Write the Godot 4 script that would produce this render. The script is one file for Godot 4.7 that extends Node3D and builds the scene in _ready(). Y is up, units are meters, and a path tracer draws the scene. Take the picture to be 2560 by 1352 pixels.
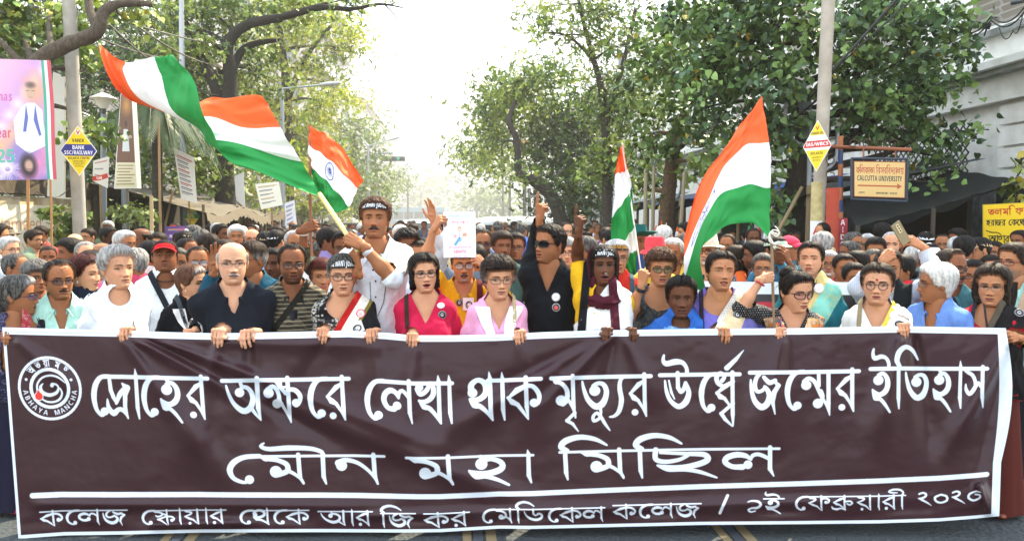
extends Node3D

func _ready()->void:
	var cam:=Camera3D.new()
	cam.fov=rad_to_deg(2.0*atan(676.0/F))
	cam.position=Vector3(0,EYE,0)
	cam.rotation.x=-TILT
	cam.near=.05
	cam.far=900.0
	put(cam,"camera")
	cam.current=true
	var sun:=DirectionalLight3D.new()
	sun.light_energy=1.6
	sun.light_color=Color(1.0,.94,.82)
	sun.light_angular_distance=.5
	sun.shadow_enabled=true
	put(sun,"sun")
	sun.look_at_from_position(Vector3(.42,.80,-.55)*100.0,Vector3.ZERO)
	var sky:=ProceduralSkyMaterial.new()
	sky.sky_top_color=Color(.86,.92,.98)
	sky.sky_horizon_color=Color(1.0,.995,.98)
	sky.sky_curve=.2
	sky.sky_energy_multiplier=1.08
	sky.ground_bottom_color=Color(.35,.34,.32)
	sky.ground_horizon_color=Color(.9,.9,.88)
	sky.sun_angle_max=.5
	var env:=Environment.new()
	env.background_mode=Environment.BG_SKY
	env.sky=Sky.new()
	env.sky.sky_material=sky
	env.tonemap_mode=Environment.TONE_MAPPER_LINEAR
	env.tonemap_exposure=2.7
	env.sdfgi_enabled=true
	env.ssao_enabled=true
	env.ssil_enabled=true
	env.fog_enabled=true
	env.fog_density=.0009
	env.volumetric_fog_enabled=true
	env.volumetric_fog_density=.0
	env.fog_light_color=Color(1.0,.98,.93)
	var we:=WorldEnvironment.new()
	we.environment=env
	put(we,"world_environment")
	_rng.seed=7
	_noise.frequency=1.0
	for q in [[18.0,.0036],[46.0,.0045],[95.0,.0070]]:
		var fv:=FogVolume.new()
		fv.shape=RenderingServer.FOG_VOLUME_SHAPE_BOX
		fv.size=Vector3(240,20,320.0-q[0])
		fv.position=Vector3(0,10.2,-q[0]-(320.0-q[0])*.5)
		var fm:=FogMaterial.new()
		fm.density=q[1]
		fm.albedo=Color(1.0,1.0,1.0)
		fv.material=fm
		put(fv,"haze")
		fv.set_meta("kind","structure")
	build()
func build()->void:
	setting()
	left_side()
	right_side()
	far_end()
	trees()
	banner()
	front_row()
	second_row()
	held_things()
	crowd()

const F:=1900.0
const EYE:=1.85
const TILT:=.0688
var _rng:=RandomNumberGenerator.new()
var _mats:={}
var _noise:=FastNoiseLite.new()
var _used:={}
func at(px:float,py:float,d:float)->Vector3:
	var y:=-(py-676.0)/F
	var wy:=y*cos(TILT)-sin(TILT)
	var fw:=cos(TILT)+y*sin(TILT)
	return Vector3((px-1280.0)/F/fw*d,EYE+wy/fw*d,-d)
func lin(r:float,g:float,b:float)->Color:
	return Color(r,g,b).srgb_to_linear()
func hexlin(h:String)->Color:
	return Color.html(h).srgb_to_linear()
class MB:
	var v:=PackedVector3Array()
	var c:=PackedColorArray()
	var uv:=PackedVector2Array()
	var ix:=PackedInt32Array()
	func normals()->PackedVector3Array:
		var n:=PackedVector3Array()
		n.resize(v.size())
		for i in range(0,ix.size(),3):
			var a:=ix[i]
			var b:=ix[i+1]
			var d:=ix[i+2]
			var f:=(v[d]-v[a]).cross(v[b]-v[a])
			n[a]+=f
			n[b]+=f
			n[d]+=f
		for i in n.size():
			n[i]=n[i].normalized() if n[i].length_squared()>1e-20 else Vector3.UP
		return n
	func commit()->ArrayMesh:
		var arr:=[]
		arr.resize(Mesh.ARRAY_MAX)
		arr[Mesh.ARRAY_VERTEX]=v
		arr[Mesh.ARRAY_NORMAL]=normals()
		if c.size()==v.size():
			arr[Mesh.ARRAY_COLOR]=c
		if uv.size()==v.size():
			arr[Mesh.ARRAY_TEX_UV]=uv
		arr[Mesh.ARRAY_INDEX]=ix
		var m:=ArrayMesh.new()
		m.add_surface_from_arrays(Mesh.PRIMITIVE_TRIANGLES,arr)
		return m
	func quad(a:int,b:int,d:int,e:int)->void:
		ix.append_array(PackedInt32Array([a,b,d,a,d,e]))
	func face(p:Vector3,q:Vector3,r:Vector3,s:Vector3,uvs:=true)->void:
		var o:=v.size()
		v.append_array(PackedVector3Array([p,q,r,s]))
		if uvs:
			uv.append_array(PackedVector2Array([Vector2(0,1),Vector2(0,0),Vector2(1,0),Vector2(1,1)]))
		ix.append_array(PackedInt32Array([o,o+1,o+2,o,o+2,o+3]))
	func box(t:Transform3D,s:Vector3)->void:
		var h:=s*.5
		var fs:=[[Vector3(0,0,1),Vector3(1,0,0),Vector3(0,1,0)],[Vector3(0,0,-1),Vector3(-1,0,0),Vector3(0,1,0)],[Vector3(1,0,0),Vector3(0,0,-1),Vector3(0,1,0)],
			[Vector3(-1,0,0),Vector3(0,0,1),Vector3(0,1,0)],[Vector3(0,1,0),Vector3(1,0,0),Vector3(0,0,-1)],[Vector3(0,-1,0),Vector3(1,0,0),Vector3(0,0,1)]]
		for f in fs:
			var n:Vector3=f[0]*h
			var x:Vector3=f[1]*h
			var y:Vector3=f[2]*h
			face(t*(n-x-y),t*(n-x+y),t*(n+x+y),t*(n+x-y))
	func tube(pts:PackedVector3Array,rad:PackedFloat32Array,sides:=8,caps:=true)->void:
		var o:=v.size()
		var up:=Vector3(.123,.31,.94).normalized()
		var n:=pts.size()
		for i in n:
			var t:=(pts[mini(i+1,n-1)]-pts[maxi(i-1,0)]).normalized()
			var x:=(up-t*up.dot(t)).normalized()
			if x.length()<.5:
				x=t.cross(Vector3(.9,.1,.4)).normalized()
			up=x
			var y:=t.cross(x)
			for j in sides:
				var a:=TAU*j/sides
				v.append(pts[i]+(x*cos(a)+y*sin(a))*rad[i])
				uv.append(Vector2(float(j)/sides,float(i)/maxf(n-1,1)))
		for i in n-1:
			for j in sides:
				var k:=(j+1)%sides
				quad(o+i*sides+j,o+i*sides+k,o+(i+1)*sides+k,o+(i+1)*sides+j)
		if caps:
			for e in [0,n-1]:
				v.append(pts[e])
				uv.append(Vector2(.5,.5))
				for j in sides:
					var a2:int=o+e*sides+j
					var b2:int=o+e*sides+(j+1)%sides
					if e==0:
						ix.append_array(PackedInt32Array([v.size()-1,b2,a2]))
					else:
						ix.append_array(PackedInt32Array([v.size()-1,a2,b2]))
	func rod(a:Vector3,b:Vector3,r:float,r2:=-1.0,sides:=8)->void:
		tube(PackedVector3Array([a,b]),PackedFloat32Array([r,r if r2<.0 else r2]),sides)
	func add(o:MB,t:Transform3D,tint:=Color(1,1,1))->void:
		var s:=v.size()
		var had:=c.size()==s
		v.append_array(t*o.v)
		if o.uv.size()==o.v.size() and uv.size()==s:
			uv.append_array(o.uv)
		if had and (s>0 or o.c.size()>0):
			if o.c.size()==o.v.size():
				for k in o.c:
					c.append(k*tint)
			else:
				for k in o.v.size():
					c.append(tint)
		var neg:=t.basis.determinant()<.0
		var m:=o.ix.size()
		var w:=ix.size()
		ix.resize(w+m)
		for i in range(0,m,3):
			ix[w+i]=o.ix[i]+s
			ix[w+i+1]=o.ix[i+(2 if neg else 1)]+s
			ix[w+i+2]=o.ix[i+(1 if neg else 2)]+s
	func grid(nu:int,nv:int,f:Callable,wrap:=false)->void:
		var o:=v.size()
		for i in nv:
			for j in nu:
				var u:=float(j)/(nu if wrap else nu-1)
				var w:=float(i)/(nv-1)
				v.append(f.call(u,w))
				uv.append(Vector2(u,w))
		for i in nv-1:
			for j in (nu if wrap else nu-1):
				var k:=(j+1)%nu
				quad(o+i*nu+j,o+i*nu+k,o+(i+1)*nu+k,o+(i+1)*nu+j)
	func lathe(prof:Array,sides:=16,o3:=Vector3.ZERO)->void:
		var o:=v.size()
		for p in prof:
			for j in sides:
				var a:=TAU*j/sides
				v.append(o3+Vector3(cos(a)*p[0],p[1],sin(a)*p[0]))
				uv.append(Vector2(float(j)/sides,p[1]))
		for i in prof.size()-1:
			for j in sides:
				var k:=(j+1)%sides
				quad(o+i*sides+j,o+i*sides+k,o+(i+1)*sides+k,o+(i+1)*sides+j)
	func ball(p:Vector3,s:Vector3,nu:=12,nv:=8)->void:
		grid(nu,nv,func(u:float,w:float):return p+Vector3(sin(PI*w)*cos(TAU*u),cos(PI*w),sin(PI*w)*sin(TAU*u))*s,true)
func add_to(called:String,parent:Node=null)->Node:
	var o:=Node3D.new()
	return put(o,called,parent)
func put(o:Node,called:String,parent:Node=null)->Node:
	if parent==null:
		if _used.has(called):
			_used[called]+=1
			called="%s_%03d"%[called,_used[called]]
		else:
			_used[called]=0
		o.name=called
		add_child(o)
	else:
		o.name=called
		if parent.has_node(NodePath(called)):
			var i:=1
			while parent.has_node(NodePath("%s_%03d"%[called,i])):
				i+=1
			o.name="%s_%03d"%[called,i]
		parent.add_child(o,true)
	return o
func obj(called:String,m,mat:Material,parent:Node3D=null)->MeshInstance3D:
	var o:=MeshInstance3D.new()
	o.mesh=m.commit() if m is MB else m
	o.material_override=mat
	put(o,called,parent)
	return o
func tag(o:Node3D,label:String,category:String,group:="")->Node3D:
	o.set_meta("label",label)
	o.set_meta("category",category)
	if group:
		o.set_meta("group",group)
	return o
func struct(called:String,m,mat:Material,parent:Node3D=null)->MeshInstance3D:
	var o:=obj(called,m,mat,parent)
	if parent==null:
		o.set_meta("kind","structure")
	return o
func thing(called:String,label:String,category:String,where:=Vector3.ZERO,turn:=.0,group:="")->Node3D:
	var o:=add_to(called)
	o.position=where
	o.rotation.y=turn
	return tag(o,label,category,group)
func mat(hex:String,rough:=.8,metal:=.0,more:={})->StandardMaterial3D:
	var key:="%s|%s|%s|%s"%[hex,rough,metal,more]
	if _mats.has(key):
		return _mats[key]
	var m:=StandardMaterial3D.new()
	m.albedo_color=Color.html(hex)
	m.roughness=rough
	m.metallic=metal
	for k in more:
		m.set(k,more[k])
	_mats[key]=m
	return m
func vmat(rough:=.7,more:={})->StandardMaterial3D:
	var m:StandardMaterial3D=mat("ffffff",rough,.0,more)
	m.vertex_color_use_as_albedo=true
	return m
func tmat(t:Texture2D,rough:=.7,more:={})->StandardMaterial3D:
	var m:=StandardMaterial3D.new()
	m.albedo_texture=t
	m.roughness=rough
	for k in more:
		m.set(k,more[k])
	return m
func noise_tex(size:int,freq:float,lo:String,hi:String,oct:=4,seed_:=1,kind:=FastNoiseLite.TYPE_SIMPLEX_SMOOTH)->Texture2D:
	var n:=FastNoiseLite.new()
	n.seed=seed_
	n.noise_type=kind
	n.frequency=freq
	n.fractal_octaves=oct
	var g:=Gradient.new()
	g.set_color(0,Color.html(lo))
	g.set_color(1,Color.html(hi))
	var t:=NoiseTexture2D.new()
	t.width=size
	t.height=size
	t.seamless=true
	t.noise=n
	t.color_ramp=g
	return t

class Print:
	var im:Image
	var w:int
	var h:int
	func _init(w_:int,h_:int,back:Color)->void:
		w=w_
		h=h_
		im=Image.create_empty(w,h,false,Image.FORMAT_RGB8)
		im.fill(back)
	func dot_px(x:int,y:int,a:float,col:Color)->void:
		if x<0 or y<0 or x>=w or y>=h or a<=.0:
			return
		im.set_pixel(x,y,col if a>=1.0 else im.get_pixel(x,y).lerp(col,a))
	func seg(a:Vector2,b:Vector2,ra:float,rb:float,col:Color)->void:
		var m:=maxf(ra,rb)+1.0
		var ba:=b-a
		var l2:=maxf(ba.length_squared(),1e-6)
		for y in range(maxi(0,floori(minf(a.y,b.y)-m)),mini(h,ceili(maxf(a.y,b.y)+m)+1)):
			for x in range(maxi(0,floori(minf(a.x,b.x)-m)),mini(w,ceili(maxf(a.x,b.x)+m)+1)):
				var p:=Vector2(x+.5,y+.5)-a
				var t:=clampf(p.dot(ba)/l2,.0,1.0)
				var cov:=lerpf(ra,rb,t)-(p-ba*t).length()+.5
				if cov>.0:
					dot_px(x,y,cov,col)
	func rect(x:float,y:float,rw:float,rh:float,col:Color)->void:
		im.fill_rect(Rect2i(int(x),int(y),int(rw),int(rh)),col)
	func frame(x:float,y:float,rw:float,rh:float,t:float,col:Color)->void:
		rect(x,y,rw,t,col)
		rect(x,y+rh-t,rw,t,col)
		rect(x,y,t,rh,col)
		rect(x+rw-t,y,t,rh,col)
	func ring(cx:float,cy:float,r:float,t:float,col:Color,a0:=.0,a1:=TAU,rx:=1.0)->void:
		var n:=maxi(12,int(r*.8))
		for i in n:
			var p:=a0+(a1-a0)*i/n
			var q:=a0+(a1-a0)*(i+1)/n
			seg(Vector2(cx+cos(p)*r*rx,cy+sin(p)*r),Vector2(cx+cos(q)*r*rx,cy+sin(q)*r),t*.5,t*.5,col)
	func poly(pts:PackedVector2Array,col:Color)->void:
		var lo:=1e9
		var hi:=-1e9
		for p in pts:
			lo=minf(lo,p.y)
			hi=maxf(hi,p.y)
		for y in range(maxi(0,int(lo)),mini(h,int(hi)+1)):
			var xs:=[]
			for i in pts.size():
				var p:=pts[i]
				var q:=pts[(i+1)%pts.size()]
				if (p.y<=y+.5)!=(q.y<=y+.5):
					xs.append(p.x+(y+.5-p.y)/(q.y-p.y)*(q.x-p.x))
			xs.sort()
			for k in range(0,xs.size()-1,2):
				var x0:float=xs[k]
				var x1:float=xs[k+1]
				for x in range(maxi(0,int(x0)),mini(w,int(x1)+1)):
					dot_px(x,y,clampf(minf(x1,x+1.0)-maxf(x0,x),.0,1.0),col)
	func blotch(cx:float,cy:float,rx:float,ry:float,col:Color,soft:=.35)->void:
		for y in range(maxi(0,int(cy-ry)),mini(h,int(cy+ry)+1)):
			for x in range(maxi(0,int(cx-rx)),mini(w,int(cx+rx)+1)):
				var e:=1.0-Vector2((x-cx)/rx,(y-cy)/ry).length()
				dot_px(x,y,clampf(e/soft,.0,1.0),col)
	func stroke(s:String,t:Transform2D,col:Color,fat:=1.0)->void:
		var sc:=sqrt(absf(t.determinant()))*.5*fat
		for part in s.split(";"):
			part=part.strip_edges()
			var straight:=part.begins_with("!")
			var p:=PackedVector2Array()
			var r:=PackedFloat32Array()
			for k in part.trim_prefix("!").split(" ",false):
				var f:=k.split_floats(",")
				p.append(t*Vector2(f[0],f[1]))
				r.append(maxf(f[2]*sc,.45))
			if p.size()==1:
				seg(p[0],p[0],r[0],r[0],col)
			for i in p.size()-1:
				var n:=1 if straight else clampi(int(p[i].distance_to(p[i+1])/3.0),2,8)
				var a:=p[i]
				var ra:=r[i]
				for k in n:
					var u:=float(k+1)/n
					var b:=p[i].lerp(p[i+1],u) if straight else p[i].cubic_interpolate(p[i+1],p[maxi(i-1,0)],p[mini(i+2,p.size()-1)],u)
					var rb:=lerpf(r[i],r[i+1],u)
					seg(a,b,ra,rb,col)
					a=b
					ra=rb
	func tex()->ImageTexture:
		return ImageTexture.create_from_image(im)
var _fonts:={}
func font(bold:=true,serif:=false)->SystemFont:
	var k:="%s%s"%[bold,serif]
	if not _fonts.has(k):
		var f:=SystemFont.new()
		f.font_names=PackedStringArray(["Droid Serif" if serif else "Droid Sans"])
		f.font_weight=700 if bold else 400
		_fonts[k]=f
	return _fonts[k]
func words(pr:Print,s:String,x:float,y:float,hgt:float,col:Color,wid:=0.0,bold:=true,tilt:=0.0,serif:=false)->void:
	var tm:=TextMesh.new()
	tm.text=s
	tm.font=font(bold,serif)
	tm.font_size=32
	tm.pixel_size=1.0
	tm.depth=.0
	tm.curve_step=2.0
	var a:=tm.get_mesh_arrays()
	var v:PackedVector3Array=a[Mesh.ARRAY_VERTEX]
	if v.is_empty():
		return
	var ix:PackedInt32Array=a[Mesh.ARRAY_INDEX] if a[Mesh.ARRAY_INDEX]!=null else PackedInt32Array(range(v.size()))
	var bx:=AABB(v[0],Vector3.ZERO)
	for p in v:
		bx=bx.expand(p)
	var sy:=hgt/23.0
	var sx:=sy if wid<=.0 else wid/maxf(bx.size.x,1.0)
	var c:=bx.get_center()
	var SS:=3
	var q:=PackedVector2Array()
	for p in v:
		var l:=Vector2((p.x-c.x)*sx,-(p.y-c.y)*sy).rotated(tilt)
		q.append((l+Vector2(x,y))*SS)
	var lo:=q[0]
	var hi:=q[0]
	for p in q:
		lo=lo.min(p)
		hi=hi.max(p)
	var ox:=floori(lo.x/SS)*SS
	var oy:=floori(lo.y/SS)*SS
	var W:=(ceili(hi.x/SS)+1)*SS-ox
	var H:=(ceili(hi.y/SS)+1)*SS-oy
	var b:=PackedByteArray()
	b.resize(W*H)
	for i in range(0,ix.size(),3):
		var p0:=q[ix[i]]
		var p1:=q[ix[i+1]]
		var p2:=q[ix[i+2]]
		for yy in range(ceili(minf(p0.y,minf(p1.y,p2.y))-.5),ceili(maxf(p0.y,maxf(p1.y,p2.y))-.5)):
			var xa:=1e9
			var xb:=-1e9
			var fy:=yy+.5
			for e in [[p0,p1],[p1,p2],[p2,p0]]:
				var s0:Vector2=e[0]
				var s1:Vector2=e[1]
				if (s0.y<=fy)!=(s1.y<=fy):
					var xx:=s0.x+(fy-s0.y)/(s1.y-s0.y)*(s1.x-s0.x)
					xa=minf(xa,xx)
					xb=maxf(xb,xx)
			for xx in range(ceili(xa-.5),ceili(xb-.5)):
				b[(yy-oy)*W+xx-ox]=1
	for yy in H/SS:
		for xx in W/SS:
			var n:=0
			for k in SS:
				var o:=(yy*SS+k)*W+xx*SS
				n+=b[o]+b[o+1]+b[o+2]
			if n:
				pr.dot_px(ox/SS+xx,oy/SS+yy,n/9.0,col)

var BN:={
	"a":[98,"11,16,4 16,36,7 28,60,9 48,76,13 64,70,13 72,52,11 70,34,10 60,22,9 48,20,9; 42,33,20; !44,6,8 47,18,8; !84,0,10 84,70,10 89,98,3; 66,66,9 76,82,7 89,98,3"],
	"aa":[22,"!13,-14,2 14,0,8 14,75,9 17,100,4"],
	"ka":[78,"!43,0,9 44,70,9 47,100,3; !44,20,10 24,30,12 4,48,5; !3,47,6 13,58,12 24,64,9 36,82,7 46,99,3; 46,20,9 58,22,9 68,34,10 72,48,9 68,62,9 60,66,10; 60,61,18"],
	"kha":[66,"10,14,17; 4,18,9 12,30,11 26,22,10 36,4,8; 36,4,8 42,14,10 42,30,11 34,42,11 22,48,10 8,46,5; 9,45,5 20,60,12 32,64,10 46,80,8 58,100,4; !54,-14,2 55,0,9 55,75,9 58,100,4",50],
	"tha":[64,"12,33,20; 10,30,14 10,14,12 24,3,10 38,10,12 42,28,12 36,42,12 22,50,11 6,48,5; 6,48,5 16,62,13 28,66,10 44,82,8 55,100,4; !49,-16,2 51,0,9 51,75,9 55,100,4",46],
	"ma":[74,"!4,4,4 14,14,10; 12,12,10 28,18,9 40,32,10 42,48,11; 26,58,24; 42,46,9 40,58,10 30,66,12; 42,55,8 50,66,7 60,88,5 62,100,3; !56,0,9 57,75,9 61,100,3"],
	"ri":[0,"!-14,88,8 -34,106,8; !-34,106,9 -20,114,7 -6,132,3"],
	"ta":[78,"6,14,4 10,34,8 20,58,11 38,74,14 54,70,15 64,54,12 66,36,11 58,22,10 44,20,9 34,26,10; 37,37,24"],
	"ya":[42,"34,4,8 24,14,8 22,34,10 26,60,11 20,86,10 8,98,7 -4,100,4"],
	"u":[0,"-28,76,8 -26,92,5 -32,104,7 -44,108,8 -46,98,7 -36,90,7 -26,100,8 -16,116,7 -4,132,3"],
	"ra":[60,"!44,14,6 28,24,11 6,46,6; !6,45,6 16,56,12 26,62,8 38,80,6 46,100,3; !42,0,9 43,70,9 47,100,3; 18,90,15"],
	"ba":[60,"!44,14,6 28,24,11 6,46,6; !6,45,6 16,56,12 26,62,8 38,80,6 46,100,3; !42,0,9 43,70,9 47,100,3"],
	"uu":[96,"12,-42,5 10,-30,8 18,-22,12 40,-26,14 58,-24,10 68,-12,8 70,2,9; 14,18,4 18,44,8 28,66,9 48,80,12 66,70,14 74,48,11 68,28,8 66,22,4; !24,18,4 30,46,6 38,62,3; !46,0,9 47,36,9; 47,34,9 54,46,8 62,38,10 66,24,8"],
	"e":[44,"50,4,9 30,7,10 16,24,12 10,50,12 14,78,9 26,93,7 33,91,6; 35,84,18",40],
	"dhba":[64,"18,20,10 24,10,8 14,2,9 4,12,10 8,26,10 18,32,9; !46,22,8 28,32,11 4,50,6; !4,48,6 14,58,12 24,62,8 38,80,5; !46,74,8 16,98,8; !16,98,9 26,112,8 44,128,4; !44,0,9 45,100,9 46,128,3; !30,-10,12 52,-30,9 72,-52,2",40],
	"ja":[84,"4,22,4 6,46,8 14,72,11 30,87,14 44,80,14 50,62,12 46,48,10 38,38,6; 28,6,9 18,18,9 14,36,10 20,50,8 32,48,8 40,40,8; 36,16,8 50,29,11 64,24,9; !62,26,6 72,36,10 62,52,11 58,75,9 64,104,3"],
	"nma":[82,"8,28,12 18,20,9 32,28,9 42,48,8 48,62,7; 12,36,22; !42,6,8 43,38,8; 41,80,22; 48,50,8 52,62,9 50,76,9; 50,66,7 60,80,6 70,106,3; !66,6,9 67,80,9 70,108,3"],
	"na":[72,"10,30,14 20,20,9 34,28,8 46,48,7 56,76,6 60,100,3; 14,38,22; !56,0,9 57,75,9 61,100,3"],
	"i":[74,"10,-42,5 8,-30,8 14,-20,11 32,-24,11 46,-20,8 54,-8,8 54,4,8; 25,32,24; 26,20,10 38,16,9 50,28,11 52,46,12 44,60,13 28,66,11 10,56,5; 9,54,5 18,74,12 30,76,9 44,88,8 60,108,5"],
	"ha":[72,"25,32,24; !24,6,8 32,18,8; 26,20,10 38,16,9 50,28,11 52,46,12 44,60,13 28,66,11 10,56,5; 9,54,5 18,74,12 30,76,9 44,88,8 60,108,5"],
	"ik":[24,"!9,2,9 10,75,9 12,100,4; 12,0,9 4,-14,12 10,-34,13 28,-46,11 48,-38,9 64,-16,4"],
	"sa":[70,"4,8,6 14,14,9 26,20,9 34,32,8 36,44,7; 8,42,3 10,56,8 20,66,10 30,58,10 38,46,9 44,40,9 52,48,8; !56,0,9 57,75,9 60,100,3"],
	"la":[78,"35,60,18; 28,68,12 14,66,10 5,50,11 8,34,12 20,25,12 32,29,10 39,42,5; 39,42,5 41,29,8 48,24,8 57,32,8 65,46,5; !64,0,9 64,75,9 69,100,3"],
	"ksha":[100,"12,28,14 22,20,9 32,28,9 37,44,8; 12,35,22; 31,60,20; 36,46,9 37,56,10; 40,58,8 50,76,6 62,102,3; !58,0,9 59,80,9 62,104,3; !30,6,8 40,22,9 52,36,8; 52,36,9 62,28,9 76,30,10 86,44,10 83,58,9 76,64,10; 76,59,18; !42,8,5 42,22,5 56,22,5"],
	"dra":[62,"!8,8,8 10,36,9 16,52,9 22,66,4; 22,66,6 32,46,11 44,34,12; !40,20,4 50,30,16; !52,30,14 46,46,10 44,72,9 50,100,3; 0,56,3 2,76,10 14,88,13 26,80,10 36,80,10 46,90,7 50,100,3"],
	"da":[60,"!8,8,8 10,36,9 16,52,9 22,66,4; 22,66,6 32,46,11 44,34,12; !40,20,4 50,30,16; !52,30,14 46,46,10 44,72,9 50,100,3"],
	"au":[24,"!14,0,9 14,75,9 17,100,4; -62,-40,4 -66,-30,7 -56,-20,9 -30,-23,11 -2,-20,9 13,-8,8 14,4,8"],
	"cha":[92,"6,4,11 6,36,10 18,46,9 36,40,8 48,26,7; !12,14,6 50,20,8; 50,20,9 70,24,11 74,42,12 60,58,12 36,66,9 8,58,4; 8,58,4 22,72,10 44,74,9 64,84,8 86,104,4"],
	"ska":[76,"6,12,8 22,16,8 34,26,7; 8,34,3 14,44,8 26,40,8 34,28,8 44,34,7; !46,42,7 16,64,8; !16,62,8 28,72,8 46,100,3; !46,0,8 47,70,8 50,100,3; 48,44,8 62,46,8 70,60,8 64,74,8; 62,70,14"],
	"yy":[66,"!6,6,4 14,14,9; 14,12,9 30,20,9 27,32,8 10,46,6; !8,46,6 22,60,10 36,70,8 52,100,3; !50,0,9 51,75,9 54,100,3; 24,93,13"],
	"dd":[80,"6,18,4 12,44,8 26,66,11 46,76,12 62,66,12 66,48,10 60,36,9 52,34,8; !36,4,9 37,36,9; 37,34,9 44,46,8 54,36,9"],
	"pha":[86,"!6,6,4 14,14,9; 14,12,9 30,20,9 27,32,8 10,46,6; !8,46,6 22,60,10 36,70,8 52,100,3; !50,0,9 51,75,9 54,100,3; 52,20,8 66,16,8 76,28,9 74,44,9 66,48,9; 66,44,15"],
	"bru":[78,"!44,14,6 28,24,11 6,46,6; !6,45,6 16,56,12 26,62,8 38,80,6 46,100,3; !42,0,9 43,70,9 47,100,3; 0,72,4 4,86,9 18,92,10 30,86,7 46,98,3; 46,40,8 62,38,8 69,52,8 60,63,8 51,54,7"],
	"ii":[24,"!10,0,9 11,75,9 13,100,4; 12,0,9 14,-16,8 2,-34,9 -22,-36,9 -34,-24,8 -26,-16,7 -6,-14,5"],
	"ca":[64,"!6,4,6 12,40,9; 12,38,9 24,50,9 44,40,10 48,24,9 30,16,8 12,20,7"],
	"n2":[56,"10,20,9 22,12,9 33,20,10 33,36,10 22,48,10 8,50,5; !8,50,5 22,62,11 40,82,8 54,102,3",99],
	"n0":[62,"30,28,9 10,46,11 14,72,10 32,84,9 52,70,11 50,42,10 30,28,9",99],
	"n5":[60,"36,20,8 14,36,11 10,62,11 28,84,10 50,68,10 48,48,8 34,42,8; !36,20,8 52,30,4",99],
	"n9":[60,"8,26,5 22,18,8 44,24,11 52,46,12 40,66,12 22,68,9 10,80,9 18,94,8 34,88,6",99],
	"n6":[56,"12,20,6 10,40,9 14,66,10 32,78,10 46,64,9 38,50,8 30,58,7",99],
	"sl":[60,"!46,-20,14 18,100,14",99],
	"ex":[18,"!8,6,10 8,66,7; 8,90,11",99],
}
func bengali_width(s:String)->float:
	var x:=.0
	for g in s.split(" ",false):
		x+=40.0 if g=="_" else float(BN[g][0])
	return x
func bengali(pr:Print,s:String,x0:float,x1:float,top:float,unit:float,col:Color,fat:=1.0,slope:=0.0)->void:
	var sx:=(x1-x0)/bengali_width(s)
	var x:=.0
	var start:=-1.0
	var list:=s.split(" ",false)
	list.append("_")
	for g in list:
		if g=="_":
			if start>=.0:
				pr.stroke("!%f,5,9 %f,5,9"%[start/unit*sx,(x-2)/unit*sx],Transform2D(Vector2(unit,slope*unit),Vector2(0,unit),Vector2(x0,top)),col,fat)
			start=-1.0
			x+=40.0
			continue
		var d:Array=BN[g]
		var t:=Transform2D(Vector2(sx,slope*sx),Vector2(0,unit),Vector2(x0+x*sx,top+x*sx*slope))
		pr.stroke(d[1],t,col,fat)
		if d.size()>2 and start<.0:
			if d[2]<99:
				start=x+d[2]
		elif start<.0 and d[0]>0:
			start=x+2.0
		x+=d[0]

const HY:=[.118,.1165,.112,.102,.088,.07,.045,.02,.0,-.02,-.045,-.065,-.082,-.097,-.106,-.1125,-.118,-.126,-.145,-.17]
const HW:=[.0,.018,.036,.053,.065,.0725,.0765,.0755,.0735,.0715,.068,.0625,.0565,.0505,.0475,.0465,.049,.0515,.051,.048]
const HF:=[.0,.026,.05,.068,.080,.0875,.0915,.0915,.089,.0885,.0905,.0895,.0865,.083,.077,.066,.05,.041,.039,.036]
const HB:=[.0,.028,.053,.073,.088,.099,.105,.104,.100,.093,.080,.070,.064,.061,.060,.0595,.0595,.059,.057,.052]
func prof(y:float)->Vector3:
	for i in HY.size()-1:
		if y>=HY[i+1]:
			var t:float=(HY[i]-y)/(HY[i]-HY[i+1])
			var a:=maxi(i-1,0)
			var d:=mini(i+2,HY.size()-1)
			if i<3:
				return Vector3(lerpf(HW[i],HW[i+1],t),lerpf(HF[i],HF[i+1],t),lerpf(HB[i],HB[i+1],t))
			return Vector3(cubic_interpolate(HW[i],HW[i+1],HW[a],HW[d],t),cubic_interpolate(HF[i],HF[i+1],HF[a],HF[d],t),cubic_interpolate(HB[i],HB[i+1],HB[a],HB[d],t))
	return Vector3(HW[-1],HF[-1],HB[-1])
func head_rows(lod:int)->PackedFloat32Array:
	var r:=PackedFloat32Array()
	var step_face:float=[.0026,.0042,.0075][lod]
	var y:=.118
	while y>-.17:
		r.append(y)
		y-=(step_face if y<.05 and y>-.12 else (.0012 if y>.1145 else step_face*(2.2 if lod<2 else 1.4)))
	r.append(-.17)
	return r
func gq(dx:float,dy:float,sx:float,sy:float)->float:
	return exp(-(dx*dx)/(sx*sx)-(dy*dy)/(sy*sy))
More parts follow.
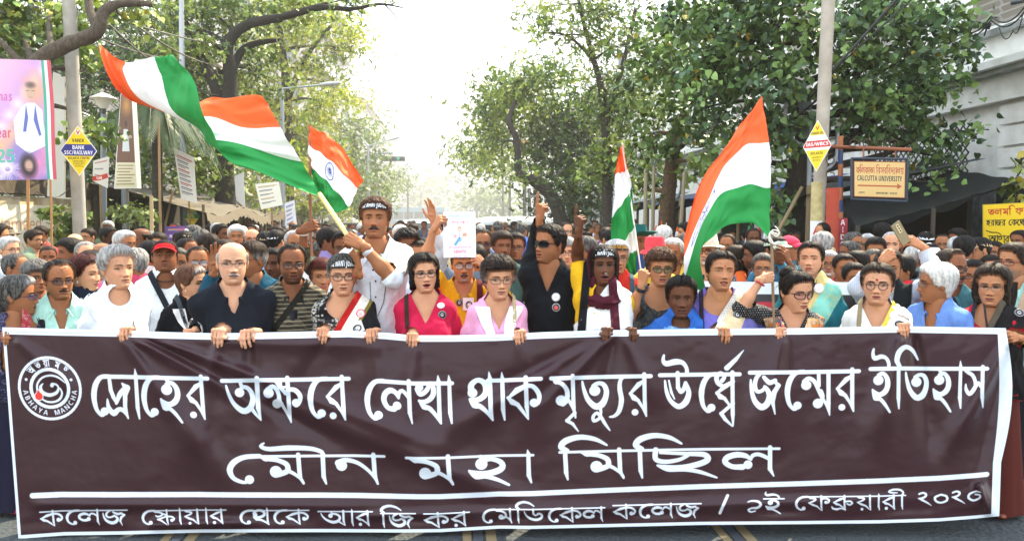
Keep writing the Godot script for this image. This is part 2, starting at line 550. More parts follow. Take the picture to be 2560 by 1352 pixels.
func head_mesh(p:Dictionary,lod:int,rot:Basis)->MB:
	var m:=MB.new()
	var rows:=head_rows(lod)
	var N:int=[96,60,34][lod]
	var tone:Color=p.get("tone",lin(.55,.39,.30))
	var wide:float=p.get("wide",1.0)
	var jaw:float=p.get("jaw",1.0)
	var nose:float=p.get("nose",1.0)
	var nosw:float=p.get("nosew",1.0)
	var open:float=p.get("open",.0)
	var lid:float=p.get("lid",1.0)
	var brow:float=p.get("brow",1.2)
	var age:float=p.get("age",.4)
	var gaze:float=p.get("gaze",.0)
	var beard:float=p.get("beard",.0)
	var must:float=p.get("must",.0)
	var goat:float=p.get("goat",.0)
	var bindi:float=p.get("bindi",.0)
	var frown:float=p.get("frown",.0)
	var beardc:Color=p.get("beardc",lin(.1,.09,.08))
	var browc:Color=p.get("browc",lin(.09,.07,.06))
	var lipc:Color=p.get("lipc",Color(tone.r*.72,tone.g*.46,tone.b*.5))
	var sclera:=lin(.40,.35,.32)
	var dark:=lin(.07,.045,.04)
	var n:=FastNoiseLite.new()
	n.seed=hash(p.get("id",0))%1000
	n.frequency=28.0
	var my:=-.066
	var hh:=.0044*lid
	var eye_x:=.0315
	for yi in rows.size():
		var y:=rows[yi]
		var q:=prof(y)
		var lower:=smoothstep(.0,-.09,y)
		var kj:=lerpf(1.0,jaw,lower*smoothstep(-.13,-.11,y))
		var kr:=smoothstep(-.168,-.108,y)
		var rb:=Basis(Quaternion.IDENTITY.slerp(rot.get_rotation_quaternion(),kr))
		for j in N:
			var t:=2.0*j/N-1.0
			var a:=PI*(.45*t+.55*t*absf(t))
			var s:=sin(a)
			var c:=cos(a)
			var x:=q.x*wide*kj*s
			var z:=(q.y if c>.0 else q.z)*c
			var col:=tone
			if c>.0:
				z=q.y*pow(c,.86)
			if c>.05 and y<.075 and y>-.125:
				var ax:=absf(x)
				var ox:=ax-eye_x
				var dz:=.0
				if y<.02 and y>-.06 and ax<.04:
					var yt:=clampf((.012-y)/.048,.0,1.0)
					var prow:=.0035+.019*pow(yt,1.25)
					if y<-.036:
						prow*=1.0-smoothstep(-.036,-.05,y)
					if y>.004:
						prow*=1.0-smoothstep(.004,.02,y)
					var nw:=(.0085+.0065*yt)*nosw
					dz+=nose*prow*exp(-pow(ax/nw,2.4))
					dz+=.008*nose*gq(ax-.0145*nosw,y+.039,.0065,.008)
				dz-=.0125*gq(ox+.004,y-.004,.018,.0125)
				dz+=.0062*gq(ox,y-.002,.0125,.0085)
				dz+=.0048*gq(ox,y-.024,.024,.008)
				dz-=.0022*age*gq(ox,y+.0125,.014,.003)
				dz+=p.get("cheek",.004)*gq(ax-.041,y+.026,.02,.016)
				dz-=.0032*(.4+age)*gq(ax-.028-.25*(-.05-y),y+.054,.0045,.016)
				if y<-.045:
					dz+=.0055*gq(x,y-my-.006,.024,.0062)+.0062*gq(x,y-my+.0065+open*.009,.02,.006)
					dz-=.004*gq(x,y-my,.025,.0026)+open*.016*gq(x,y-my+.003,.015,.0075)
					dz-=.004*gq(x,y+.083+open*.007,.018,.005)
					dz+=.0055*gq(x,y+.098+open*.004,.02,.012)
				if frown>.0 and y>.02:
					dz-=.002*frown*(gq(ax-.005,y-.025,.0025,.01)+gq(x,y-.045,.03,.002)+gq(x,y-.056,.03,.002))
				z+=dz
				var red:=gq(ax-.04,y+.025,.02,.015)*.10+gq(x,y+.036,.014,.01)*.10
				col=Color(tone.r*(1.0+red*.4),tone.g*(1.0-red*.5),tone.b*(1.0-red*.5))
				col=col.lerp(col*.5,(.35+.3*age)*gq(ox+.002,y+.011,.016,.006))
				col=col.lerp(col*.5,.5*gq(ox,y-.013,.018,.005))
				if beard>.0:
					var bm:=smoothstep(-.03,-.06,y+.35*maxf(.0,ax-.05)) if ax>.03 else smoothstep(-.072,-.08,y)
					bm=maxf(bm,gq(ax-.01,y+.0545,.02,.004))
					bm*=1.0-gq(x,y-my,.021,.009)
					col=col.lerp(beardc,clampf(bm*beard*(.8+.35*n.get_noise_3d(x*9,y*9,3.0)),.0,1.0))
				if goat>.0:
					col=col.lerp(beardc,clampf(1.5*goat*gq(x,y+.096,.02,.014),.0,.95))
				var lw:=.0255
				if ax<lw and y<-.05:
					var k:=1.0-pow(ax/lw,2.0)
					var up:=(.0078+.003*open)*k*(1.0-.25*exp(-pow(ax/.004,2.0)))
					var lo:=(.0105+.012*open)*k
					if y<my+up and y>my-lo:
						col=col.lerp(lipc,.85)
					var mo:=(.0013+.0062*open)*k
					if absf(y-my+.0035*open)<mo:
						col=dark
					elif open>.35 and y>my and y<my+.004 and ax<.012:
						col=lin(.75,.7,.65)
				col=col.lerp(dark,clampf(1.3*gq(ax-.0075,y+.0455,.0035,.0022),.0,.85))
				if ax>.011 and ax<.054:
					var by:=.0205+.0045*(1.0-pow((ax-.034)/.022,2.0))-.003*frown*smoothstep(.03,.012,ax)
					var bt:=.0036*brow*(1.0-.6*smoothstep(.035,.054,ax))
					col=col.lerp(browc,clampf(1.4-absf(y-by)/bt,.0,.92))
				if lid>.05:
					var gx:=(x-signf(x)*eye_x)
					var e:=pow(absf(gx)/.0148,2.0)+pow((y-.002)/hh,2.0)
					if e<1.0:
						col=sclera
						if Vector2(gx-gaze*.006,(y-.0026)).length()<.0074:
							col=dark*.5
					elif e<2.1 and y>.001:
						col=col.lerp(dark,1.05*p.get("kohl",.85))
					elif e<1.8:
						col=col.lerp(dark,.35*p.get("kohl",.75))
				else:
					col=col.lerp(dark,.7*gq(ox,y+.001,.013,.002))
				if bindi>.0:
					col=col.lerp(lin(.62,.03,.05),clampf(3.0*(1.15-Vector2(x,y-.034).length()/bindi),.0,1.0))
			if lod<2:
				col*=1.0+.10*n.get_noise_3d(x,y,z)+.10*n.get_noise_3d(x*.35+9.0,y*.35,z*.35)
			col.a=1.0
			m.v.append(rb*(Vector3(x,y+.11,z+.015))+Vector3(0,-.11,-.015))
			m.c.append(col)
	for i in rows.size()-1:
		for j in N:
			var k:=(j+1)%N
			m.quad(i*N+j,i*N+k,(i+1)*N+k,(i+1)*N+j)
	for sd in [-1.0,1.0]:
		var e:=MB.new()
		var nu:int=[14,10,7][lod]
		e.grid(nu,[9,7,5][lod],func(u:float,w:float):
			var r:=sin(PI*w)
			var q3:=Vector3(cos(TAU*u)*r*.011,cos(PI*w)*.031,sin(TAU*u)*r*.019)
			q3.x-=.005*gq(q3.y-.004,q3.z,.015,.008)*(1.0 if cos(TAU*u)>0 else .0)
			q3.z*=1.0+.3*q3.y/.03
			return q3,true)
		for k in e.v.size():
			e.c.append(tone*.95)
		m.add(e,Transform3D(rot,Vector3(0,-.11,-.015))*Transform3D(Basis(Vector3.UP,.35 if sd>0 else -.35).scaled(Vector3(sd,1,1)),Vector3(sd*(.0735*wide+.003),.108,.002)))
	return m
const LINE_A:=[.0,30.0,50.0,62.0,75.0,88.0,100.0,115.0,140.0,180.0]
var LINES:={
	"short":[.070,.071,.062,.040,.004,-.012,.022,-.02,-.055,-.068],
	"low":[.058,.058,.05,.03,.0,-.012,.022,-.02,-.06,-.075],
	"recede":[.092,.094,.092,.066,.012,-.010,.022,-.02,-.055,-.068],
	"bald":[.3,.3,.3,.3,.02,-.012,.022,-.02,-.055,-.07],
	"back":[.068,.066,.052,.022,-.012,-.022,-.02,-.055,-.095,-.1],
	"bob":[.062,.058,.030,-.02,-.075,-.090,-.098,-.10,-.10,-.10],
	"long":[.066,.060,.036,-.02,-.105,-.13,-.14,-.14,-.14,-.14],
	"boy":[.048,.046,.044,.018,-.02,-.03,-.005,-.045,-.075,-.09],
}
func tab(x:float,xs:Array,ys:Array)->float:
	for i in xs.size()-1:
		if x<=xs[i+1]:
			var t:float=(x-xs[i])/(xs[i+1]-xs[i])
			return lerpf(ys[i],ys[i+1],t*t*(3-2*t))
	return ys[-1]
func hair_mesh(p:Dictionary,lod:int)->MB:
	var m:=MB.new()
	var st:String=p.get("style","short")
	var line:Array=LINES[st]
	var T:float=p.get("thick",.016)
	var curl:float=p.get("curl",.0)
	var c1:Color=p.get("c",lin(.06,.05,.05))
	var c2:Color=p.get("c2",c1*1.9)
	var mixk:float=p.get("mix",.4)
	var wide:float=p.get("wide",1.0)
	var part:float=p.get("part",99.0)
	var N:int=[112,64,34][lod]
	var R:int=[54,32,18][lod]
	var n:=FastNoiseLite.new()
	n.seed=hash(p.get("id",0))%997
	n.frequency=1.0
	n.fractal_octaves=2
	var drop:=st=="bob" or st=="long"
	for i in R:
		var w:=float(i)/(R-1)
		var y:=.1178-.265*pow(w,1.25) if drop else .1178-.21*pow(w,1.25)
		var q:=prof(y)
		for j in N:
			var a:=TAU*j/N-PI
			var ad:=absf(rad_to_deg(a))
			var s:=sin(a)
			var c:=cos(a)
			var e:=y-tab(ad,LINE_A,line)
			e+=.004*n.get_noise_2d(a*9.0,7.0)
			var b:=Vector3(q.x*wide*s,y,(q.y*pow(c,.86) if c>0 else q.z*c))
			var dir:=Vector3(s,clampf(y*9.0,-.3,4.0) if y>0 else y,c).normalized()
			if y>.06:
				dir=dir.lerp(Vector3(0,1,0),smoothstep(.06,.118,y)*.9).normalized()
			var strand:=n.get_noise_3d(a*16.0,y*14.0+9.0*c,2.0)
			var lump:=n.get_noise_3d(b.x*60.0,b.y*60.0,b.z*60.0)
			var th:=T*(.75+.55*smoothstep(-.05,.1,y))
			if part<90.0:
				th*=1.0-.75*exp(-pow((b.x-part)/.007,2.0))*smoothstep(.03,.09,y)*(1.0 if c>-.5 else .3)
			th+=.0035*strand+(.0025+curl)*lump
			var k:=smoothstep(.0,.018 if curl<.004 else .012,e)
			if st=="bald":
				k*=smoothstep(.075,.045,y+(.0 if ad>120 else .0))
			var o:=b+dir*(lerpf(-.006,maxf(th,.002),k))
			if drop and y<.02 and ad>52.0:
				var g:=smoothstep(.02,-.05,y)*smoothstep(52.0,70.0,ad)
				var wall:=Vector3((.082*wide+.35*T)*s,y,.085*c if c>0 else .108*c)
				wall*=Vector3(1,1,1)+Vector3(1,0,1)*(.06*strand+.05*lump)
				o=o.lerp(wall if k>.01 else b*.9,g)
			m.v.append(o)
			var cc:=c1.lerp(c2,clampf(mixk+.9*strand+.35*lump,.0,1.0))
			if p.has("temple"):
				cc=cc.lerp(p.temple,smoothstep(.06,.0,y)*.8*smoothstep(40,70,ad)*clampf(.7+strand,0,1))
			if p.has("front"):
				cc=cc.lerp(p.front,smoothstep(.05,.095,o.z)*clampf(.8+strand*1.6,0,1))
			if p.has("tone") and (not drop or (y>.02 and ad<60.0)):
				cc=(p.tone*.8).lerp(cc,smoothstep(.05,.75,k+.35*strand))
			cc.a=1.0
			m.c.append(cc)
	for i in R-1:
		for j in N:
			var k2:=(j+1)%N
			m.quad(i*N+j,i*N+k2,(i+1)*N+k2,(i+1)*N+j)
	if p.has("bun"):
		var bp:Vector3=p.bun
		var bs:float=p.get("buns",.042)
		var o:=m.v.size()
		m.grid(26,16,func(u:float,w:float):
			var d:=Vector3(sin(PI*w)*cos(TAU*u),cos(PI*w),sin(PI*w)*sin(TAU*u))
			return bp+d*bs*(1.0+.16*n.get_noise_3dv(d*2.5)+.08*n.get_noise_3d(d.x*9,d.y*2,d.z*9)),true)
		for k in m.v.size()-o:
			m.c.append(c1.lerp(c2,clampf(mixk+.8*n.get_noise_1d(k*.7),0,1)))
	if p.has("tail"):
		var L:float=p.tail[0]
		var wd:float=p.tail[1]
		var o2:=m.v.size()
		m.grid(40,22,func(u:float,w:float):
			var ang:=TAU*u
			var y:=.03-L*w
			var f:=n.get_noise_3d(u*26.0,w*2.5,5.0)
			var rr:=1.0+.14*f
			var sq:=1.0-.35*w*w
			return Vector3(sin(ang)*wd*rr*sq,y,-.065-.01*w+cos(ang)*.045*rr*sq),true)
		for k in m.v.size()-o2:
			m.c.append(c1.lerp(c2,clampf(mixk+1.1*n.get_noise_2d((k%40)*.9,k/40*.15),0,1)))
	if p.has("wisps"):
		var rg:=RandomNumberGenerator.new()
		rg.seed=hash(p.get("id",0))
		for k in int(p.wisps):
			var base:=m.v[rg.randi_range(int(N*R*.05),int(N*R*.55))]
			var d:=(base-Vector3(0,.02,0)).normalized()
			var side:=d.cross(Vector3(rg.randf()-.5,rg.randf()-.5,rg.randf()-.5)).normalized()
			var pts:=PackedVector3Array()
			var rad:=PackedFloat32Array()
			var ln:float=p.get("wlen",.022)*rg.randf_range(.5,1.3)
			for i in 4:
				var t:=i/3.0
				pts.append(base-d*.004+d*ln*t+side*ln*(1.5*t*t))
				rad.append(.0015*(1.0-.7*t))
			var s0:=m.v.size()
			m.uv.clear()
			m.tube(pts,rad,4,false)
			for q2 in m.v.size()-s0:
				m.c.append(c1.lerp(c2,rg.randf()))
	m.uv.clear()
	return m
func moustache(p:Dictionary)->MB:
	var m:=MB.new()
	var wd:float=p.get("mw",.03)
	var dr:float=p.get("mdrop",.006)
	var th:float=p.get("mt",.0062)
	var n:=FastNoiseLite.new()
	n.frequency=1.0
	m.grid(33,8,func(u:float,w:float):
		var x:float=(u*2.0-1.0)*wd
		var k:float=absf(u*2.0-1.0)
		var t:float=th*(1.0-.72*pow(k,1.6))*(1.0-.35*exp(-pow(k/.1,2.0)))
		var yc:float=-.0555-dr*k*k+p.get("mcurl",.0)*pow(k,5.0)
		var z:=.0985-8.5*x*x
		var an:float=PI*w
		return Vector3(x,yc+cos(an)*t*(1.0+.25*n.get_noise_2d(u*40.0,w*3.0)),z+sin(an)*.0055-.003))
	var c1:Color=p.get("mc",lin(.06,.05,.05))
	for k in m.v.size():
		var f:=n.get_noise_2d((k%33)*1.3,(k/33)*.5)
		m.c.append(c1.lerp(p.get("mc2",c1*1.8),clampf(.35+f,0,1)))
	m.uv.clear()
	return m
func glasses(parent:Node3D,xf:Transform3D,g:Dictionary)->void:
	var w:float=g.get("w",.024)
	var h:float=g.get("h",.017)
	var rd:float=g.get("round",.5)
	var r:float=g.get("r",.0016)
	var fm:Material=mat(g.get("c","1a1614"),.35,g.get("metal",.0))
	var m:=MB.new()
	var cx:=.0335
	var cy:float=g.get("y",-.002)
	var zf:=.101
	var loops:=[]
	for s in [-1.0,1.0]:
		var pts:=PackedVector3Array()
		var rad:=PackedFloat32Array()
		for i in 21:
			var a:=TAU*i/20.0
			var ex:=lerpf(.5,1.0,rd)
			var p:=Vector2(signf(cos(a))*pow(absf(cos(a)),ex)*w,signf(sin(a))*pow(absf(sin(a)),ex)*h)
			if g.get("cat",false):
				p.y+=.004*(p.x*s/w)
			pts.append(Vector3(s*cx+p.x,cy+p.y,zf-9.0*pow(s*cx+p.x,2.0)))
			rad.append(r*(g.get("half",1.0) if p.y<-h*.2 else 1.0))
		loops.append(pts)
		m.tube(pts,rad,6,false)
		m.rod(Vector3(s*(cx+w),cy+h*.45,zf-9.0*pow(cx+w,2.0)),Vector3(s*.0795,cy+.006,.0),r*1.1,r*.9,6)
		m.rod(Vector3(s*.0795,cy+.006,.0),Vector3(s*.079,cy-.012,-.022),r*.9,r*.8,6)
	m.rod(Vector3(-(cx-w),cy+h*.35,zf-.0005),Vector3(cx-w,cy+h*.35,zf-.0005),r*1.05,-1.0,6)
	var o:=obj("glasses",m,fm,parent)
	o.transform=xf
	var tint:Color=g.get("tint",Color(.9,.93,.95,.025))
	for q in loops:
		var l:=MB.new()
		var c:=Vector3.ZERO
		for i in 20:
			c+=q[i]/20.0
		l.v.append(c+Vector3(0,0,.0012))
		for i in 20:
			l.v.append(q[i])
		for i in 20:
			l.ix.append_array(PackedInt32Array([0,1+(i+1)%20,1+i]))
		var lm:=StandardMaterial3D.new()
		lm.albedo_color=tint
		lm.roughness=.05
		lm.metallic_specular=.2
		if tint.a<.9:
			lm.transparency=BaseMaterial3D.TRANSPARENCY_ALPHA
		obj("lens",l,lm,o)

class Field:
	var lo:Vector3
	var cell:float
	var nx:int
	var ny:int
	var nz:int
	var f:=PackedFloat32Array()
	var blocks:=[]
	var A:=PackedVector3Array()
	var D:=PackedVector3Array()
	var IL:=PackedFloat32Array()
	var RA:=PackedFloat32Array()
	var DR:=PackedFloat32Array()
	var FZ:=PackedFloat32Array()
	var k:=.03
	func bone(a:Vector3,b:Vector3,ra:float,rb:float,fz:=1.0)->void:
		A.append(a)
		D.append(b-a)
		IL.append(1.0/maxf((b-a).length_squared(),1e-9))
		RA.append(ra)
		DR.append(rb-ra)
		FZ.append(fz)
	func dist(p:Vector3)->float:
		var d:=1e3
		for i in A.size():
			var q:=p-A[i]
			var h:=clampf(q.dot(D[i])*IL[i],.0,1.0)
			q-=D[i]*h
			q.z*=FZ[i]
			var di:=q.length()-RA[i]-DR[i]*h
			var e:=maxf(k-absf(d-di),.0)
			d=minf(d,di)-e*e*.25/k
		return d
	func bake(cell_:float,margin:=.035)->void:
		cell=cell_
		var l:=A[0]
		var h:=A[0]
		for i in A.size():
			var r:=maxf(RA[i],RA[i]+DR[i])+margin
			for p:Vector3 in [A[i],A[i]+D[i]]:
				l=l.min(p-Vector3.ONE*r)
				h=h.max(p+Vector3.ONE*r)
		lo=l
		var bx:=ceili((h.x-l.x)/cell/4.0)
		var by:=ceili((h.y-l.y)/cell/4.0)
		var bz:=ceili((h.z-l.z)/cell/4.0)
		nx=bx*4+1
		ny=by*4+1
		nz=bz*4+1
		f.resize(nx*ny*nz)
		f.fill(1.0)
		var diag:=cell*4.0*.87
		for z in bz:
			for y in by:
				for x in bx:
					var c:=lo+Vector3(x*4+2,y*4+2,z*4+2)*cell
					var d:=dist(c)
					if absf(d)>diag*1.25+margin:
						if d<0:
							for kk in 4:
								for jj in 4:
									for ii in 4:
										f[((z*4+kk)*ny+y*4+jj)*nx+x*4+ii]=-1.0
						continue
					blocks.append(Vector3i(x*4,y*4,z*4))
					_block(x*4,y*4,z*4,c,d,diag)
	func _block(x0:int,y0:int,z0:int,c:Vector3,dc:float,diag:float)->void:
		var ns:=PackedInt32Array()
		for i in A.size():
			var q:=c-A[i]
			q-=D[i]*clampf(q.dot(D[i])*IL[i],.0,1.0)
			q.z*=FZ[i]
			if q.length()-maxf(RA[i],RA[i]+DR[i])<absf(dc)+diag*2.6+k:
				ns.append(i)
		for z in 4:
			for y in 4:
				var o:=((z0+z)*ny+y0+y)*nx+x0
				for x in 4:
					var p:=lo+Vector3(x0+x,y0+y,z0+z)*cell
					var d:=1e3
					for i in ns:
						var q:=p-A[i]
						var h:=clampf(q.dot(D[i])*IL[i],.0,1.0)
						q-=D[i]*h
						q.z*=FZ[i]
						var di:=q.length()-RA[i]-DR[i]*h
						var e:=k-absf(d-di)
						if di<d:
							d=di
						if e>.0:
							d-=e*e*.25/k
					f[o+x]=d
	func surf(iso:float)->MB:
		var m:=MB.new()
		var id:={}
		var sy:=nx
		var sz:=nx*ny
		var lo_:=lo
		var ce:=cell
		for b:Vector3i in blocks:
			for z in range(b.z,mini(b.z+4,nz-1)):
				for y in range(b.y,mini(b.y+4,ny-1)):
					for x in range(b.x,mini(b.x+4,nx-1)):
						var o:=z*sz+y*sy+x
						var v0:=f[o]-iso
						var v1:=f[o+1]-iso
						var v2:=f[o+sy]-iso
						var v3:=f[o+sy+1]-iso
						var v4:=f[o+sz]-iso
						var v5:=f[o+sz+1]-iso
						var v6:=f[o+sz+sy]-iso
						var v7:=f[o+sz+sy+1]-iso
						var s:=int(v0<0)+int(v1<0)+int(v2<0)+int(v3<0)+int(v4<0)+int(v5<0)+int(v6<0)+int(v7<0)
						if s==0 or s==8:
							continue
						var p:=Vector3.ZERO
						var n:=0
						if (v0<0)!=(v1<0):
							p+=Vector3(v0/(v0-v1),0,0)
							n+=1
						if (v2<0)!=(v3<0):
							p+=Vector3(v2/(v2-v3),1,0)
							n+=1
						if (v4<0)!=(v5<0):
							p+=Vector3(v4/(v4-v5),0,1)
							n+=1
						if (v6<0)!=(v7<0):
							p+=Vector3(v6/(v6-v7),1,1)
							n+=1
						if (v0<0)!=(v2<0):
							p+=Vector3(0,v0/(v0-v2),0)
							n+=1
						if (v1<0)!=(v3<0):
							p+=Vector3(1,v1/(v1-v3),0)
							n+=1
						if (v4<0)!=(v6<0):
							p+=Vector3(0,v4/(v4-v6),1)
							n+=1
						if (v5<0)!=(v7<0):
							p+=Vector3(1,v5/(v5-v7),1)
							n+=1
						if (v0<0)!=(v4<0):
							p+=Vector3(0,0,v0/(v0-v4))
							n+=1
						if (v1<0)!=(v5<0):
							p+=Vector3(1,0,v1/(v1-v5))
							n+=1
						if (v2<0)!=(v6<0):
							p+=Vector3(0,1,v2/(v2-v6))
							n+=1
						if (v3<0)!=(v7<0):
							p+=Vector3(1,1,v3/(v3-v7))
							n+=1
						id[o]=m.v.size()
						m.v.append(lo_+(Vector3(x,y,z)+p/n)*ce)
		for o:int in id:
			var v0:=f[o]-iso<0
			if v0!=(f[o+1]-iso<0):
				_q(m,id,o,o-sy,o-sy-sz,o-sz,v0)
			if v0!=(f[o+sy]-iso<0):
				_q(m,id,o,o-sz,o-sz-1,o-1,v0)
			if v0!=(f[o+sz]-iso<0):
				_q(m,id,o,o-1,o-1-sy,o-sy,v0)
		return m
	func _q(m:MB,id:Dictionary,a:int,b:int,c:int,d:int,inside:bool)->void:
		if not (id.has(b) and id.has(c) and id.has(d)):
			return
		if inside:
			m.quad(id[a],id[d],id[c],id[b])
		else:
			m.quad(id[a],id[b],id[c],id[d])
func clip(m:MB,g:PackedFloat32Array)->MB:
	var r:=MB.new()
	var idx:=PackedInt32Array()
	idx.resize(m.v.size())
	idx.fill(-1)
	var has_c:=m.c.size()==m.v.size()
	var cut:={}
	for i in range(0,m.ix.size(),3):
		var t:=[m.ix[i],m.ix[i+1],m.ix[i+2]]
		var n:=int(g[t[0]]<0)+int(g[t[1]]<0)+int(g[t[2]]<0)
		if n==0:
			continue
		var poly:=PackedInt32Array()
		for e in 3:
			var a:int=t[e]
			var b:int=t[(e+1)%3]
			if g[a]<0:
				if idx[a]<0:
					idx[a]=r.v.size()
					r.v.append(m.v[a])
					if has_c:
						r.c.append(m.c[a])
				poly.append(idx[a])
			if (g[a]<0)!=(g[b]<0):
				var key:=Vector2i(mini(a,b),maxi(a,b))
				if not cut.has(key):
					var u:=g[a]/(g[a]-g[b])
					cut[key]=r.v.size()
					r.v.append(m.v[a].lerp(m.v[b],u))
					if has_c:
						r.c.append(m.c[a].lerp(m.c[b],u))
				poly.append(cut[key])
		for e in range(1,poly.size()-1):
			r.ix.append_array(PackedInt32Array([poly[0],poly[e],poly[e+1]]))
	return r
func wrinkle(m:MB,amp:float,seed_:int,stretch:=Vector3(9,3.5,9))->void:
	var n:=FastNoiseLite.new()
	n.seed=seed_
	n.frequency=1.0
	n.fractal_octaves=3
	n.fractal_type=FastNoiseLite.FRACTAL_RIDGED
	var nn:=m.normals()
	for i in m.v.size():
		m.v[i]+=nn[i]*amp*(n.get_noise_3dv(m.v[i]*stretch)-.1)

var _hands:={}
func hand(pose:String)->MB:
	if _hands.has(pose):
		return _hands[pose]
	var fl:=Field.new()
	fl.k=.006
	var mcp:=[Vector3(.030,.088,0),Vector3(.010,.093,-.002),Vector3(-.011,.088,-.001),Vector3(-.030,.077,.001)]
	var len:=[[.042,.026,.02],[.047,.03,.021],[.043,.028,.021],[.034,.021,.018]]
	var curl:Array={
		"grip":[[70,22,12],[74,22,12],[78,26,14],[82,30,16]],"fist":[[82,98,62],[84,100,62],[86,100,62],[88,100,60]],
		"pole":[[58,78,50],[62,80,50],[66,82,50],[70,82,48]],"point":[[2,4,3],[80,98,60],[84,100,60],[86,98,58]],
		"open":[[6,14,10],[4,12,8],[8,16,10],[14,20,12]],"cup":[[40,30,18],[44,32,20],[48,34,22],[50,36,22]],"rest":[[24,26,16],[28,28,18],[32,30,18],[36,32,20]],
		"pinch":[[52,40,24],[60,62,36],[64,72,40],[66,74,40]],
	}[pose]
	var spread:=.14 if pose=="open" else .05
	for i in 4:
		fl.bone(Vector3(mcp[i].x*.62,.004,.002),mcp[i],.0155,.0118,1.0)
		var p:Vector3=mcp[i]
		var ang:=.0
		var yaw:float=[-.8,-.15,.5,1.2][i]*spread
		for j in 3:
			ang+=deg_to_rad(curl[i][j])
			var d:=Vector3(-sin(yaw)*cos(ang),cos(ang),sin(ang)).normalized()
			var q:Vector3=p+d*len[i][j]
			var r:float=[.0098,.0088,.0078][j]*(.9 if i==3 else 1.0)
			fl.bone(p,q,r,r*.9)
			p=q
	fl.bone(Vector3(-.012,.045,.004),Vector3(.014,.05,.004),.016,.016)
	var td:={"fist":[Vector3(.45,.65,.62),Vector3(-.55,.45,.55),Vector3(-.85,.1,.1)],"pole":[Vector3(.5,.6,.62),Vector3(-.3,.5,.7),Vector3(-.7,.3,.3)],
		"point":[Vector3(.45,.65,.62),Vector3(-.55,.45,.55),Vector3(-.85,.1,.1)],"open":[Vector3(.75,.62,.2),Vector3(.45,.88,.1),Vector3(.25,.95,.1)]}.get(pose,[Vector3(.55,.75,.4),Vector3(.15,.9,.35),Vector3(.0,.95,.25)])
	var tp:=Vector3(.017,.018,.006)
	for j in 3:
		var tq:Vector3=tp+td[j].normalized()*[.043,.034,.026][j]
		fl.bone(tp,tq,[.0145,.0112,.0102][j],[.0112,.0102,.0085][j])
		tp=tq
	fl.bone(Vector3(0,-.035,0),Vector3(0,.01,0),.025,.0245,1.25)
	fl.bake(.0038,.004)
	var m:=fl.surf(.0)
	for q in m.v.size():
		m.c.append(Color(1,1,1).lerp(Color(1.0,.93,.9),.5))
	_hands[pose]=m
	return m
func basis_of(f:Vector3,n:Vector3)->Basis:
	var y:=f.normalized()
	var z:=(n-y*n.dot(y)).normalized()
	return Basis(y.cross(z),y,z)

func bones(o:Dictionary)->Dictionary:
	var s:float=o.s
	var fem:float=o.get("fem",.0)
	var fat:float=o.get("fat",1.0)
	var sw:float=lerpf(.160,.138,fem)*o.get("shw",1.0)
	var fl:=Field.new()
	fl.k=.035
	var j:={"s":s}
	fl.bone(Vector3(-.06,.93,0)*s,Vector3(.06,.93,0)*s,.145*s*fat,.145*s*fat,1.25)
	fl.bone(Vector3(0,.97,.01)*s,Vector3(0,1.12,.01)*s,.15*s*fat,.148*s*fat,1.25)
	fl.bone(Vector3(-.03,1.12,.005)*s,Vector3(-.06,1.245,-.005)*s,.118*s*fat,.105*s,1.22)
	fl.bone(Vector3(.03,1.12,.005)*s,Vector3(.06,1.245,-.005)*s,.118*s*fat,.105*s,1.22)
	fl.bone(Vector3(-sw*.8,1.345,-.012)*s,Vector3(sw*.8,1.345,-.012)*s,.058*s,.058*s,1.0)
	fl.bone(Vector3(-.03,1.442,-.022)*s,Vector3(-sw*.86,1.365,-.014)*s,.05*s,.042*s)
	fl.bone(Vector3(.03,1.442,-.022)*s,Vector3(sw*.86,1.365,-.014)*s,.05*s,.042*s)
	fl.bone(Vector3(0,1.35,-.014)*s,Vector3(0,1.475,-.006)*s,.066*s,.055*s)
	if fem>.5:
		for q in [-1.0,1.0]:
			fl.bone(Vector3(q*.066,1.225,.072)*s,Vector3(q*.076,1.19,.085)*s,.062*s,.066*s)
	for side in ["R","L"]:
		var q:=-1.0 if side=="R" else 1.0
		var sh:=Vector3(q*sw,1.350,-.012)*s
		var a:Dictionary=o.get(side,{})
		var w:Vector3=a.get("w",Vector3(q*(sw+.045)*s,.86*s,.05*s))
		var ua:=.285*s
		var fa:=.25*s
		var dw:=w-sh
		var L:=dw.length()
		if L>(ua+fa)*.995:
			var st:=(L/(ua+fa))*1.005
			if st>1.18:
				st=1.18
				w=sh+dw.normalized()*(ua+fa)*st*.995
				dw=w-sh
				L=dw.length()
			ua*=st
			fa*=st
		if w.y>sh.y+.05:
			sh+=Vector3(-q*.01,.035,0)
			dw=w-sh
			L=minf(dw.length(),(ua+fa)*.999)
		var dn:=dw.normalized()
		var ca:=clampf((ua*ua+L*L-fa*fa)/(2*ua*L),-1.0,1.0)
		var pole:Vector3=a.get("pole",Vector3(q*.5,-1.0,-.35))
		var pd:=(pole-dn*pole.dot(dn)).normalized()
		var el:=sh+dn*ua*ca+pd*ua*sqrt(1.0-ca*ca)
		var at_:=1.0 if fem<.5 else .9
		fl.bone(sh,sh.lerp(el,.45),.051*s*at_,.046*s*at_)
		fl.bone(sh.lerp(el,.45),el,.046*s*at_,.039*s*at_)
		fl.bone(el,el.lerp(w,.35),.041*s*at_,.039*s*at_)
		fl.bone(el.lerp(w,.35),w,.039*s*at_,.0255*s)
		j[side]=[sh,el,w]
	j.fl=fl
	return j
